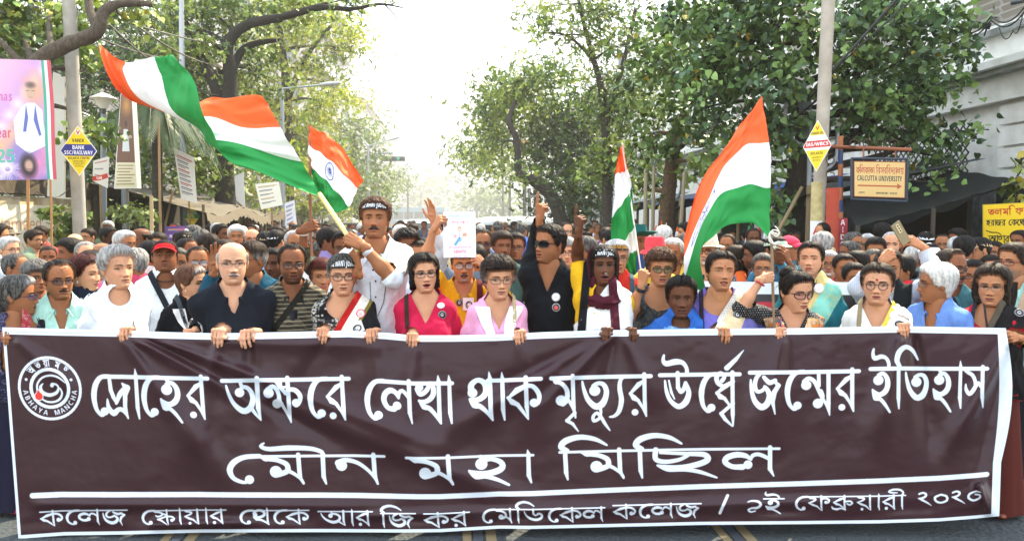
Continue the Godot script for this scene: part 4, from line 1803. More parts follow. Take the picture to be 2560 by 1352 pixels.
func tree(o:Dictionary)->Node3D:
	var path:=smooth_path(o.trunk)
	var base:Vector3=path[0][0]
	if base.y>.05:
		path[0].insert(0,Vector3(base.x,-.05,base.z))
		path[1].insert(0,path[1][0]*1.2)
	var root:=thing(o.get("name","tree"),o.label,"tree",Vector3(base.x,0,base.z),.0,o.get("group","trees along the street"))
	var back:=Transform3D(Basis(),-root.position)
	var bark:Material=mat(o.get("bark","4a4038"),.95,.0,{})
	var tm:=MB.new()
	var seed_:int=hash(o.label)%9999
	bark_tube(tm,path,seed_)
	for i in tm.v.size():
		tm.v[i]=back*tm.v[i]
	obj("trunk",tm,bark_mat(o.get("bark","4a4038")),root)
	var rg:=RandomNumberGenerator.new()
	rg.seed=seed_
	var lm:=MB.new()
	for L in o.get("limbs",[]):
		bark_tube(lm,smooth_path(L),seed_+3,10)
	var pts:PackedVector3Array=path[0]
	var rads:PackedFloat32Array=path[1]
	var size:float=o.get("leaf",.13)
	var tints:Array=o.get("tints",["33471f","3f5a26","2a3b1c"])
	var xf:Array[Transform3D]=[]
	var cols:Array[Color]=[]
	for c in o.clumps:
		var C:=at(c[0],c[1],c[2])
		var R:=Vector3(c[3],c[4],c[5])
		var bi:=0
		var bd:=1e9
		for i in pts.size():
			var dd:=pts[i].distance_to(C)+.8*maxf(.0,pts[i].y-C.y)
			if dd<bd and i>pts.size()/4:
				bd=dd
				bi=i
		if not o.get("bare",false):
			var p:=PackedVector3Array()
			var r:=PackedFloat32Array()
			var bend:=Vector3(rg.randf()-.5,rg.randf()*.5,rg.randf()-.5)*bd*.3
			for k in 7:
				var t:=k/6.0
				p.append(pts[bi].lerp(C,t)+bend*4.0*t*(1-t)*.5)
				r.append(lerpf(minf(rads[bi]*.5,.07),.012,t))
			lm.tube(p,r,6)
		var n:int=c[6]
		var tw:=maxi(5,int(n/26.0))
		for k in tw:
			var d:=Vector3(rg.randfn(),rg.randfn(),rg.randfn()).normalized()
			var rr:=pow(rg.randf(),.45)
			var T:=C+d*R*rr
			var outw:=d*R
			var sp:float=o.get("twig",.30)*rg.randf_range(.7,1.3)
			if k%2==0 and not o.get("bare",false):
				lm.tube(PackedVector3Array([C.lerp(T,.15),C.lerp(T,.6)+Vector3(0,.04,0),T]),PackedFloat32Array([.012,.008,.004]),4,false)
			var base_col:=hexlin(tints[rg.randi()%tints.size()])*rg.randf_range(.7,1.25)
			for q in int(n/tw):
				var e:=Vector3(rg.randfn(),rg.randfn()*.7,rg.randfn())*sp
				var up:=(Vector3(rg.randfn()*.6,-.35+rg.randfn()*.5,rg.randfn()*.6)+outw.normalized()*.5).normalized()
				var side:=up.cross(Vector3(rg.randfn(),rg.randfn(),rg.randfn())).normalized()
				var sc:=size*rg.randf_range(.65,1.3)
				xf.append(Transform3D(Basis(side,up,side.cross(up))*Basis.from_scale(Vector3.ONE*sc),back*(T+e)))
				var v:=rg.randf_range(.65,1.45)
				var col:=base_col*v
				if rg.randf()<o.get("yellow",.0):
					col=hexlin("a08c24")
				col.a=1.0
				cols.append(col)
	if lm.v.size():
		for i in lm.v.size():
			lm.v[i]=back*lm.v[i]
		obj("branches",lm,bark_mat(o.get("bark","4a4038")),root)
	var mesh:=leaf_mesh(o.get("kind","plain"))
	var lmat:=leaf_mat(o.get("glow",.5))
	var pick:int=o.get("single",0)
	if pick>0:
		var ord:=range(xf.size())
		var far:={}
		for i in ord:
			far[i]=(xf[i].origin+root.position).distance_to(Vector3(0,EYE,0))
		ord.sort_custom(func(a,b):return far[a]<far[b])
		var keep_x:Array[Transform3D]=[]
		var keep_c:Array[Color]=[]
		var stepk:=3
		var chosen:={}
		for k in pick:
			chosen[ord[mini(k*stepk,ord.size()-1)]]=true
		var tinted:={}
		for i in xf.size():
			if chosen.has(i):
				var c:=cols[i].linear_to_srgb()
				var key:="%x"%(int(c.r*12)*400+int(c.g*12)*20+int(c.b*12))
				if not tinted.has(key):
					var sm:=StandardMaterial3D.new()
					sm.albedo_color=c
					sm.roughness=.5
					sm.metallic_specular=.42
					sm.backlight_enabled=true
					sm.backlight=Color(.62,.72,.22)*o.get("glow",.5)
					tinted[key]=sm
				var lf:=obj("leaf",mesh,tinted[key],root)
				lf.transform=xf[i]
			else:
				keep_x.append(xf[i])
				keep_c.append(cols[i])
		xf=keep_x
		cols=keep_c
	var mm:=MultiMesh.new()
	mm.transform_format=MultiMesh.TRANSFORM_3D
	mm.use_colors=true
	mm.mesh=mesh
	mm.instance_count=xf.size()
	for i in xf.size():
		mm.set_instance_transform(i,xf[i])
		mm.set_instance_color(i,cols[i])
	var mi:=MultiMeshInstance3D.new()
	mi.multimesh=mm
	mi.material_override=lmat
	put(mi,"crown",root)
	mi.set_meta("kind","stuff")
	return root
var _bark_n:Texture2D
var _bark_c:Texture2D
func bark_mat(hex:String)->StandardMaterial3D:
	if _bark_n==null:
		_bark_c=noise_tex(256,.03,"8a8a8a","ffffff",5,9)
		var n:=FastNoiseLite.new()
		n.frequency=.05
		n.fractal_type=FastNoiseLite.FRACTAL_RIDGED
		var t:=NoiseTexture2D.new()
		t.width=256
		t.height=256
		t.seamless=true
		t.noise=n
		_bark_n=t
	return mat(hex,.95,.0,{"albedo_texture":_bark_c,"uv1_triplanar":true,"uv1_scale":Vector3(3,1.2,3),"heightmap_enabled":true,"heightmap_texture":_bark_n,"heightmap_scale":1.6})
func plaster(hex:String,lo:="b8b4ac",scale:=.5)->StandardMaterial3D:
	var key:="plaster"+lo
	if not _mats.has(key):
		_mats[key]=noise_tex(512,.012,lo,"ffffff",6,21)
	return mat(hex,.92,.0,{"albedo_texture":_mats[key],"uv1_triplanar":true,"uv1_world_triplanar":true,"uv1_scale":Vector3.ONE*scale})
func pole(called:String,label:String,cat:String,a:Array,b:Array,r:float,hex:String,group:="",r2:=-1.0,rough:=0.6)->Node3D:
	var A:=P3(a)
	var B:=P3(b)
	var G:=Vector3(A.x+(A.x-B.x)*(A.y/maxf(B.y-A.y,.1))*.0,0,A.z)
	var root:=thing(called,label,cat,Vector3(G.x,0,G.z),.0,group)
	var m:=MB.new()
	m.tube(PackedVector3Array([Vector3.ZERO,A-root.position,B-root.position]),PackedFloat32Array([r,r,r if r2<0 else r2]),14)
	obj("shaft",m,plaster(hex,"d2cec8",.5) if rough>.5 else mat(hex,rough,.3),root)
	return root
func sheet_board(parent:Node3D,called:String,tl:Vector3,tr:Vector3,bl:Vector3,br:Vector3,m:Material,thick:=0.012,edge:Material=null,bow:=0.0)->MeshInstance3D:
	var o:=-parent.global_position if parent.is_inside_tree() else Vector3.ZERO
	var n:=(tr-tl).cross(bl-tl).normalized()
	if n.z<0:
		n=-n
	var f:=MB.new()
	f.grid(17,17,func(u:float,w:float):
		return tl.lerp(tr,u).lerp(bl.lerp(br,u),w)+o+n*(bow*(sin(u*9.0+w*3.0)*.5+sin(w*7.0-u*4.0)*.5)+thick*.5))
	var mi:=obj(called,f,m,parent)
	var b:=MB.new()
	b.grid(17,17,func(u:float,w:float):
		return tr.lerp(tl,u).lerp(br.lerp(bl,u),w)+o+n*(bow*(sin((1.0-u)*9.0+w*3.0)*.5+sin(w*7.0-(1.0-u)*4.0)*.5)-thick*.5))
	var ring:=[tl,tr,br,bl]
	if bow==.0:
		for k in 4:
			var p:Vector3=ring[k]+o
			var q:Vector3=ring[(k+1)%4]+o
			b.face(p+n*thick*.5,p-n*thick*.5,q-n*thick*.5,q+n*thick*.5)
	obj("backing",b,edge if edge else mat("8a8680",.8),parent)
	return mi
func diamond(called:String,label:String,c:Array,w:float,h:float,turn:float,m:Material,group:="diamond street signs")->Node3D:
	var C:=P3(c)
	var root:=thing(called,label,"sign",C,turn,group)
	var f:=MB.new()
	for s in [1.0,-1.0]:
		var o:=f.v.size()
		for p:Vector2 in [Vector2(0,1),Vector2(1,0),Vector2(0,-1),Vector2(-1,0)]:
			f.v.append(Vector3(p.x*w*.5,p.y*h*.5,.004*s))
			f.uv.append(Vector2(.5+p.x*.5,.5-p.y*.5))
		if s>0:
			f.quad(o,o+1,o+2,o+3)
		else:
			f.quad(o,o+3,o+2,o+1)
	for k in 4:
		f.quad(k,4+k,4+(k+1)%4,(k+1)%4)
	obj("board",f,m,root)
	return root
func cone_lamp(parent:Node3D,where:Vector3,size:=0.45)->void:
	var sh:=MB.new()
	sh.lathe([[.012,.52*size],[.10*size,.50*size],[.50*size,.30*size],[.5*size,.27*size],[.32*size,.22*size],[.15*size,-.1*size],[.10*size,-.14*size],[.0,-.14*size]],20,where-parent.position)
	obj("lamp_shade",sh,mat("d9d5c8",.5),parent)
	var ne:=MB.new()
	ne.rod(where-parent.position+Vector3(0,-.14*size,0),where-parent.position+Vector3(0,-.4*size,0),.045,.04,10)
	obj("lamp_neck",ne,mat("3a3c3c",.6,.4),parent)
func up_lamp(parent:Node3D,where:Vector3,size:=0.4)->void:
	var sh:=MB.new()
	sh.lathe([[.0,.36*size],[.2*size,.42*size],[.5*size,.40*size],[.54*size,.36*size],[.30*size,.12*size],[.17*size,-.12*size],[.0,-.12*size]],20,where-parent.position)
	obj("lamp_shade",sh,mat("dcd9d0",.5),parent)
	var ne:=MB.new()
	ne.rod(where-parent.position+Vector3(0,-.12*size,0),where-parent.position+Vector3(0,-.42*size,0),.05,.045,10)
	obj("lamp_neck",ne,mat("3c4043",.6,.4),parent)

var _flag_t:Texture2D
func flag_tex()->Texture2D:
	if _flag_t==null:
		var pr:=Print.new(768,512,Color.html("f1f0f3"))
		pr.rect(0,0,768,171,Color.html("f2622a"))
		pr.rect(0,341,768,171,Color.html("17883a"))
		var blue:=Color.html("3f4796")
		pr.ring(384,256,66,8,blue)
		pr.ring(384,256,12,10,blue)
		for k in 24:
			var a:=TAU*k/24.0
			pr.seg(Vector2(384+cos(a)*12,256+sin(a)*12),Vector2(384+cos(a)*62,256+sin(a)*62),2.0,1.6,blue)
		_flag_t=pr.tex()
	return _flag_t
func cubic_row(rows:Array,u:float,idx:int)->Vector3:
	var n:=rows.size()-1
	var f:=clampf(u*n,.0,n-.0001)
	var i:=int(f)
	return P3(rows[i][idx]).cubic_interpolate(P3(rows[i+1][idx]),P3(rows[maxi(i-1,0)][idx]),P3(rows[mini(i+2,n)][idx]),f-i)
func flag_sheet(m:MB,cols:Array,o:Vector3,u0:=0.0,u1:=1.0,v0:=0.0,v1:=1.0,ripple:=0.012,seed_:=1)->void:
	var n:=FastNoiseLite.new()
	n.seed=seed_
	n.frequency=1.0
	var K:int=cols[0].size()-1
	var s0:=m.v.size()
	m.grid(61,41,func(u:float,w:float):
		var f:=clampf(w*K,.0,K-.0001)
		var i:=int(f)
		var p:=cubic_row(cols,u,i).cubic_interpolate(cubic_row(cols,u,i+1),cubic_row(cols,u,maxi(i-1,0)),cubic_row(cols,u,mini(i+2,K)),f-i)
		p.z+=ripple*(sin(u*17.0+w*5.0)+.7*sin(u*8.0-w*11.0))+ripple*2.0*n.get_noise_2d(u*4.0,w*6.0)
		p.y+=ripple*.4*sin(u*23.0+w*4.0)
		return p-o)
	for k in range(s0,m.v.size()):
		var q:=m.uv[k]
		m.uv[k]=Vector2(lerpf(u0,u1,q.x),lerpf(v0,v1,q.y))
func flag(label:String,sheets:Array,stick:Array,sr:float,shex:String,called:="national_flag")->Node3D:
	var B:=P3(stick[0])
	var root:=thing(called,label,"flag",B,.0,"national flags waved above the marchers")
	var m:=MB.new()
	var k:=1
	for sh in sheets:
		if sh.size()>1:
			flag_sheet(m,sh[0],B,sh[1],sh[2],sh[3],sh[4],sh[5] if sh.size()>5 else .012,k)
		else:
			flag_sheet(m,sh[0],B,0,1,0,1,.014,k)
		k+=1
	obj("cloth",m,tmat(flag_tex(),.75,{"backlight_enabled":true,"backlight":Color(.28,.28,.28)}),root)
	var p:=MB.new()
	var pts:=PackedVector3Array()
	var rr:=PackedFloat32Array()
	for i in stick.size():
		pts.append(P3(stick[i])-B)
		rr.append(sr)
	if sr>0.012:
		var q:=PackedVector3Array()
		var r2:=PackedFloat32Array()
		for i in pts.size()-1:
			for t in 24:
				q.append(pts[i].lerp(pts[i+1],t/24.0))
				r2.append(sr*(1.1 if t%8==0 else 1.0))
		q.append(pts[-1])
		r2.append(sr)
		p.tube(q,r2,12)
	else:
		p.tube(pts,rr,8)
	obj("stick",p,mat(shex,.55),root)
	return root

const TOP_X:=[5.0,150.0,300.0,420.0,545.0,700.0,870.0,960.0,1030.0,1130.0,1240.0,1360.0,1520.0,1750.0,2000.0,2250.0,2515.0]
const TOP_Y:=[818.0,822.0,825.0,830.0,833.0,830.0,826.0,831.0,838.0,838.0,836.0,830.0,825.0,822.0,820.0,815.0,820.0]
const BOT_X:=[40.0,160.0,300.0,500.0,800.0,1000.0,1100.0,1250.0,1330.0,1500.0,1750.0,2000.0,2200.0,2350.0,2440.0,2500.0]
const BOT_Y:=[1347.0,1338.0,1336.0,1331.0,1330.0,1331.0,1330.0,1321.0,1322.0,1318.0,1312.0,1310.0,1308.0,1303.0,1296.0,1290.0]
func lerp_tab(x:float,xs:Array,ys:Array)->float:
	for i in xs.size()-1:
		if x<=xs[i+1]:
			return lerpf(ys[i],ys[i+1],clampf((x-xs[i])/(xs[i+1]-xs[i]),0,1))
	return ys[-1]
func banner_px(u:float,w:float)->Vector2:
	var xt:=lerpf(4.0,2516.0,u)
	var xb:=lerpf(44.0,2500.0,u)
	var x:=lerpf(xt,xb,w)
	if u>0.985:
		x+=22.0*sin(PI*minf(w*1.4,1.0))*(u-.985)/.015
	return Vector2(x,lerpf(lerp_tab(xt,TOP_X,TOP_Y),lerp_tab(xb,BOT_X,BOT_Y),w))
const FOLDS:=[[310,832,660,1010,10,26,.022],[330,830,800,1080,8,20,-.018],[350,832,1100,1120,8,26,.02],[300,840,560,1200,9,40,.016],[660,985,1300,1250,22,34,.018],[420,836,900,860,14,24,.016],
	[1530,838,1360,1010,7,18,.02],[1515,838,1180,1000,8,26,-.016],[1505,842,1130,1060,9,30,.02],[1540,840,1500,1000,6,22,-.012],[1560,838,1640,1010,8,30,.014],[1400,930,1050,1130,18,40,.012],
	[2255,835,2200,1100,9,40,.02],[2290,838,2330,1120,9,36,-.016],[2530,850,2380,1110,9,26,.024],[2520,870,2440,1180,9,30,-.016],[1040,850,1000,1100,12,50,.014],[820,838,700,1060,10,44,-.012],[930,838,960,1080,10,40,.012],
	[1960,836,1900,1100,10,50,.016],[1300,845,1340,1080,10,44,.014],[545,850,470,1150,10,50,.016],[620,850,640,1150,10,46,-.014],[100,1260,900,1265,12,16,.014],[900,1290,2200,1250,10,14,.012],[380,1312,620,1308,10,12,.018],[2450,1210,2480,1290,12,14,.03],[40,850,180,980,10,30,.012]]
func banner_at(u:float,w:float,n:FastNoiseLite)->Vector3:
	var p:=banner_px(u,w)
	var d:=lerpf(4.50,4.29,pow(w,.9))
	var z:=.0
	for f in FOLDS:
		var a:=Vector2(f[0],f[1])
		var ab:=Vector2(f[2],f[3])-a
		var q:=p-a
		var t:=q.dot(ab)/ab.length_squared()
		if t<-.05 or t>1.25:
			continue
		var wd:=lerpf(f[4],f[5],clampf(t,0,1))
		var e:float=(q-ab*t).length()/wd
		if e<3.0:
			z+=2.1*f[6]*exp(-e*e)*smoothstep(-.05,.03,t)*smoothstep(1.25,.7,t)*smoothstep(.015,.08,w)
	z+=.010*n.get_noise_2d(p.x*.003,p.y*.003)+.002*n.get_noise_2d(p.x*.013+p.y*.01,p.y*.02)
	z+=.02*smoothstep(.93,.97,w)*sin(p.x*.02)*.4
	return at(p.x,p.y,d-z)
func banner()->void:
	var W:=2048
	var Hh:=424
	var pr:=Print.new(W,Hh,Color.html("382126"))
	var wht:=Color.html("dbe3ec")
	var sx:=W/2512.0
	var fx:=func(x:float)->float:return (x-4.0)*sx
	var fy:=func(y:float)->float:return (y-824.0)/506.0*Hh
	pr.rect(0,0,W,14,wht)
	pr.rect(0,Hh-7,W,7,wht)
	pr.rect(0,0,6,Hh,wht)
	pr.rect(W-17,0,17,Hh,wht)
	var lines:=[["e dra aa e ha ra",212,512,932],["a ksha e ra",545,868,937],["e la kha aa",900,1128,940],["tha aa ka",1163,1352,936],["ma ri ta u ya ra",1374,1628,936],["uu e dhba",1648,1852,934],["ja e nma ra",1874,2152,930],["i ik ta ha aa sa",2178,2474,925]]
	for l in lines:
		bengali(pr,l[0],fx.call(l[1]),fx.call(l[2]),fy.call(l[3])+2.0,.91,wht,1.1)
	for l in [["e ma au na",535,952,1134],["ma ha aa",1000,1330,1136],["ik ma ik cha la",1390,1955,1131]]:
		bengali(pr,l[0],fx.call(l[1]),fx.call(l[2]),fy.call(l[3]),.62,wht,1.06)
	for i in 40:
		var x0:=lerpf(48,2480,i/40.0)
		var x1:=lerpf(48,2480,(i+1)/40.0)
		var yy:=func(x:float)->float:return lerp_tab(x,[40.0,700.0,1250.0,1760.0,2480.0],[1229.0,1236.0,1240.0,1231.0,1215.0])
		pr.seg(Vector2(fx.call(x0),fy.call(yy.call(x0))),Vector2(fx.call(x1),fy.call(yy.call(x1))),5.6,5.6,wht)
	for l in [["ka e la ja",62,288,1268],["e ska aa yy aa ra",318,540,1271],["e tha e ka",568,752,1273],["a aa ra",772,914,1276],["ik ja",932,1024,1280],["ka ra",1042,1162,1281],["e ma ik dd e ka la",1188,1508,1278],["ka e la ja",1526,1754,1273],["sl",1788,1830,1262],["n9 i",1866,1966,1262],["e pha bru yy aa ra ii",1988,2276,1258],["n2 n0 n2 n5",2302,2472,1250]]:
		bengali(pr,l[0],fx.call(l[1]),fx.call(l[2]),fy.call(l[3]),.315,wht,1.06)
	var cx:float=fx.call(112.0)
	var cy:float=fy.call(970.0)
	var k:=.814
	pr.ring(cx,cy,77*k,7*k,wht)
	pr.ring(cx,cy,47.5*k,8.5*k,wht)
	var tm:="ABHAYA MANCHA"
	for i in tm.length():
		if tm[i]!=" ":
			var a:=PI-.16-(PI-.32)*i/(tm.length()-1.0)
			words(pr,tm[i],cx+cos(a)*62*k,cy+sin(a)*62*k,12.5*k,wht,.0,true,a-PI*.5)
	for q in [["a",-2.35],["ta",-2.0],["yy aa",-1.65],["ma",-1.2],["ca",-.84]]:
		var a:float=q[1]
		var t:=Transform2D(a+PI*.5,Vector2(cx+cos(a)*62*k,cy+sin(a)*62*k))
		var x:=-bengali_width(q[0])*.5
		for g in q[0].split(" "):
			pr.stroke(BN[g][1],t*Transform2D(Vector2(.14,0),Vector2(0,.14),Vector2(x*.14,-7)),wht,1.5)
			x+=BN[g][0]
		pr.stroke("!%f,0,9 %f,0,9"%[-bengali_width(q[0])*.5,bengali_width(q[0])*.5],t*Transform2D(Vector2(.14,0),Vector2(0,.14),Vector2(0,-7)),wht,1.3)
	pr.seg(Vector2(cx-58*k,cy-22*k),Vector2(cx-58*k,cy-22*k),3,3,wht)
	pr.seg(Vector2(cx+55*k,cy-22*k),Vector2(cx+55*k,cy-22*k),3,3,wht)
	var T:=Transform2D(Vector2(k,0),Vector2(0,k),Vector2(cx,cy))
	pr.stroke("40,-14,2 22,-28,5 2,-32,5 -18,-26,5 -31,-10,5 -32,8,4; 26,0,4 30,12,5 24,26,6 10,34,5 -8,34,5 -20,28,4; -16,-12,2 -23,-4,7 -20,10,10 -2,17,9 16,11,8 22,-2,5 16,-10,5 6,-11,6; 6,-7,10",T,wht)
	var red:=Color.html("d8382f")
	pr.stroke("-29,20,23; !-30,2,3 -29,16,17",T,wht)
	pr.stroke("-29,20,19; !-30,5,2 -29,16,14",T,red)
	var n:=FastNoiseLite.new()
	n.frequency=1.0
	n.seed=12
	var m:=MB.new()
	m.grid(420,120,func(u:float,w:float):return banner_at(u,w,n))
	var root:=thing("protest_banner","long dark brown vinyl banner with white Bengali lettering, held across the whole street","banner",Vector3(0,0,-4.4))
	for i in m.v.size():
		m.v[i]-=root.position
	obj("cloth",m,tmat(pr.tex(),.22,{"metallic_specular":.34}),root)
	var hm:=MB.new()
	hm.grid(300,7,func(u:float,w:float):
		var a:=lerpf(-.5,PI+.4,w)
		return banner_at(u,.006+.012*(1.0-cos(a)*.2),n)-root.position+Vector3(0,.008*sin(a),-.003+.006*cos(a)))
	obj("hem",hm,mat("dbe3ec",.4),root)

func setting()->void:
	var g:=MB.new()
	g.face(Vector3(-160,0,30),Vector3(-160,0,-420),Vector3(160,0,-420),Vector3(160,0,30),false)
	for p in g.v:
		g.uv.append(Vector2(p.x,p.z))
	var asphalt:=noise_tex(512,.08,"7c8286","c4c8c8",5,3)
	struct("road",g,mat("5d6265",.82,.0,{"albedo_texture":asphalt,"uv1_triplanar":true,"uv1_world_triplanar":true,"uv1_scale":Vector3.ONE*.8,"normal_enabled":true,"normal_texture":_bump(),"normal_scale":.6}))
	var dir:=Vector3(-.0737,0,-1).normalized()
	var right:=dir.cross(Vector3.UP)
	for x in [-1.62,.12,1.62]:
		var o:=Vector3(x,0,0)
		var rail:=thing("tram_rail",["worn steel tram rail set in the road at the left","worn steel tram rail set in the road under the middle of the banner","worn steel tram rail set in the road at the right"][[-1.62,.12,1.62].find(x)],"rail",o+dir*2.0,.0,"tram rails in the road")
		var m1:=MB.new()
		var m2:=MB.new()
		var ang:=Basis(Vector3.UP,atan2(-dir.x,-dir.z))
		m1.box(Transform3D(ang,dir*98.0+Vector3(0,.003,0)),Vector3(.055,.014,200))
		m2.box(Transform3D(ang,dir*98.0+right*.075+Vector3(0,.001,0)),Vector3(.06,.006,200))
		m2.box(Transform3D(ang,dir*98.0-right*.065+Vector3(0,.001,0)),Vector3(.05,.006,200))
		obj("rail_head",m1,mat("7d828a",.35,.8),rail)
		obj("rail_bed",m2,mat("7a6a4c",.95),rail)
	for sd in [-1.0,1.0]:
		var pv:=MB.new()
		var c=dir*100.0+right*sd*(7.4+6.0)
		pv.box(Transform3D(Basis(Vector3.UP,atan2(-dir.x,-dir.z)),c+Vector3(0,.06,10)),Vector3(12,.13,240))
		struct("pavement",pv,plaster("8a857c"))
		var kb:=MB.new()
		kb.box(Transform3D(Basis(Vector3.UP,atan2(-dir.x,-dir.z)),dir*100.0+right*sd*7.3+Vector3(0,.065,10)),Vector3(.18,.15,240))
		struct("kerb",kb,plaster("9c978d"))
var _bump_t:Texture2D
func _bump()->Texture2D:
	if _bump_t==null:
		var n:=FastNoiseLite.new()
		n.frequency=.11
		n.fractal_octaves=4
		var t:=NoiseTexture2D.new()
		t.width=256
		t.height=256
		t.seamless=true
		t.as_normal_map=true
		t.bump_strength=6.0
		t.noise=n
		_bump_t=t
	return _bump_t
func lane(l:float,d:float,y:=0.0)->Vector3:
	return Vector3(l-.0737*d,y,-d)
func wall_strip(m:MB,l:float,d0:float,d1:float,y0:float,y1:float,thick:float)->void:
	var a:=lane(l,d0)
	var b:=lane(l,d1)
	m.box(Transform3D(Basis(Vector3.UP,atan2(-(b-a).x,-(b-a).z)),(a+b)*.5+Vector3(0,(y0+y1)*.5,0)),Vector3(thick,y1-y0,a.distance_to(b)))
func left_side()->void:
	var w:=thing("boundary_wall","old cream plastered boundary wall with a green painted end, behind the crowd on the left","wall",lane(-8.3,18))
	var put_wall:=func(called:String,d0:float,d1:float,y0:float,y1:float,th:float,mt:Material,l:=-8.3):
		var m:=MB.new()
		wall_strip(m,l,d0,d1,y0,y1,th)
		for i in m.v.size():
			m.v[i]-=w.position
		obj(called,m,mt,w)
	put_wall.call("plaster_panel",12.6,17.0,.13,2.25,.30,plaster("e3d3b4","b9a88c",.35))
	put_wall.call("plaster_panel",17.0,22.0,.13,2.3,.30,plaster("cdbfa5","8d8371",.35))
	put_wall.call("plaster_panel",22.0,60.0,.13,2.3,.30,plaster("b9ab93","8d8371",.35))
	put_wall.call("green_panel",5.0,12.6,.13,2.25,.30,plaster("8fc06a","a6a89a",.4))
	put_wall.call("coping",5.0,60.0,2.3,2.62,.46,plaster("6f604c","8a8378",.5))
	var pr:=Print.new(512,256,Color.html("9cc879"))
	for i in 3:
		bengali(pr,["sa ma ik ta","la na _ i na","sa e yy na aa"][i],90,420,40+i*72,.5,Color.html("b9442c"),1.2)
	var pn:=MB.new()
	var wa:=lane(-8.3+.156,12.3,.75)
	var b:=lane(-8.3+.156,10.4,.75)
	pn.face(b,b+Vector3(0,1.45,0),wa+Vector3(0,1.45,0),wa)
	for i in pn.v.size():
		pn.v[i]-=w.position
	obj("painted_lettering",pn,tmat(pr.tex(),.9),w)
	var p2:=Print.new(512,256,Color.html("e9dcc0"))
	words(p2,"Wemeed",250,70,44,Color.html("d0946c"),330,false)
	words(p2,"VINAY",200,160,36,Color.html("d8a884"),230,false)
	var n2:=MB.new()
	wa=lane(-8.3+.156,15.4,.8)
	b=lane(-8.3+.156,12.9,.8)
	n2.face(b,b+Vector3(0,1.3,0),wa+Vector3(0,1.3,0),wa)
	for i in n2.v.size():
		n2.v[i]-=w.position
	obj("chalk_lettering",n2,tmat(p2.tex(),.95),w)
	for k in 3:
		var d:float=[19.0,24.0,31.0][k]
		var s:=thing("market_stall",["pavement stall under a grey tarpaulin awning left of the crowd","pavement stall with a frayed thatch-edged awning left of the crowd","far pavement stall with a drooping awning on the left"][k],"stall",lane(-6.6,d),.0,"stalls along the left pavement")
		var m:=MB.new()
		m.grid(14,9,func(u:float,v:float):return Vector3(lerpf(-1.3,1.25,v),2.62-.62*v-.10*sin(u*9.0)*v+.03*sin(u*30.0+v*5.0),lerpf(2.2,-2.2,u)))
		obj("awning",m,cloth(["756d60","5e574d","4c4b49"][k]),s)
		var fr:=MB.new()
		var q:=FastNoiseLite.new()
		q.frequency=1.0
		fr.grid(90,3,func(u:float,v:float):return Vector3(1.25+.03*v,2.0-.10*sin(u*9.0)-v*(.22+.12*q.get_noise_1d(u*70.0)),lerpf(2.2,-2.2,u)))
		obj("fringe",fr,cloth(["857a69","766a58","4f4e4c"][k]),s)
		for z in [-2.1,.0,2.1]:
			var po:=MB.new()
			po.rod(Vector3(1.15,.1,z),Vector3(1.15,2.15,z),.035)
			obj("post",po,mat("6b5a44",.8),s)
		var bx:=MB.new()
		bx.box(Transform3D(Basis(),Vector3(-.6,.6,0)),Vector3(1.0,1.1,4.0))
		obj("counter",bx,mat("2f3a44",.7),s)
		var bk:=MB.new()
		bk.box(Transform3D(Basis(),Vector3(-1.25,1.2,0)),Vector3(.08,2.3,4.2))
		obj("back_panel",bk,mat("40392f",.9),s)
	pole("utility_pole","thick grey concrete utility pole beside the yellow diamond sign on the left","pole",[197,560,11.8],[170,-30,11.8],.098,"b4aea4")
	var dm:=Print.new(256,320,Color.html("f2d413"))
	dm.rect(0,118,256,74,Color.html("2a3187"))
	dm.frame(112,26,32,32,16,Color.html("f4f0e4"))
	dm.stroke("!119,32,7 128,52,7 138,32,7",Transform2D(),Color.html("c8342c"))
	words(dm,"VANIK",128,94,22,Color.html("1c1a16"),84)
	words(dm,"BANK",128,138,25,Color.html("ffffff"),82)
	words(dm,"SSC/RAILWAY",128,171,25,Color.html("ffffff"),196)
	words(dm,"KOLKATA CENTRE",128,206,15,Color.html("1c1a16"),146)
	words(dm,"7449558677",128,226,12,Color.html("1c1a16"),92,false)
	words(dm,"6330023877",128,242,12,Color.html("1c1a16"),80,false)
	words(dm,"www.vanik.org",128,258,9,Color.html("1c1a16"),60,false)
	dm.seg(Vector2(128,3),Vector2(253,160),2.5,2.5,Color.html("f7f4ec"))
	dm.seg(Vector2(253,160),Vector2(128,317),2.5,2.5,Color.html("f7f4ec"))
	dm.seg(Vector2(128,317),Vector2(3,160),2.5,2.5,Color.html("f7f4ec"))
	dm.seg(Vector2(3,160),Vector2(128,3),2.5,2.5,Color.html("f7f4ec"))
	diamond("diamond_sign","yellow and blue diamond sign with bank and railway lettering on the thick grey pole",[195,377,11.6],.52,.755,.18,tmat(dm.tex(),.5))
	var d5:=Print.new(192,224,Color.html("e9cf2a"))
	d5.rect(0,66,192,66,Color.html("1f7a3a"))
	words(d5,"50%",86,108,36,Color.html("f4d52c"),84)
	words(d5,"ADMISSION",96,82,12,Color.html("e8f2e0"),110)
	words(d5,"CAREER",96,148,12,Color.html("8a4a22"),80)
	diamond("diamond_sign","small green and yellow diamond sign with 50% on it",[478,541,17.5],.36,.52,.12,tmat(d5.tex(),.5))
	var P:=Print.new(512,600,Color.html("7d3a78"))
	for y in 600:
		for x in range(0,512,4):
			var t:=clampf(y/600.0+.15*sin(x*.02),0,1)
			P.rect(x,y,4,1,Color.html("e9a9c4").lerp(Color.html("8a7cc0"),t) if x>90 else Color.html("f0cad8").lerp(Color.html("b58ac4"),t))
	for k in 46:
		P.blotch((k*197)%512,(k*131)%600,24+(k*13)%60,18+(k*29)%50,[Color.html("f6d3e0"),Color.html("e58ab4"),Color.html("f2b48a"),Color.html("c79ad6"),Color.html("f7ecec")][k%5],1.0)
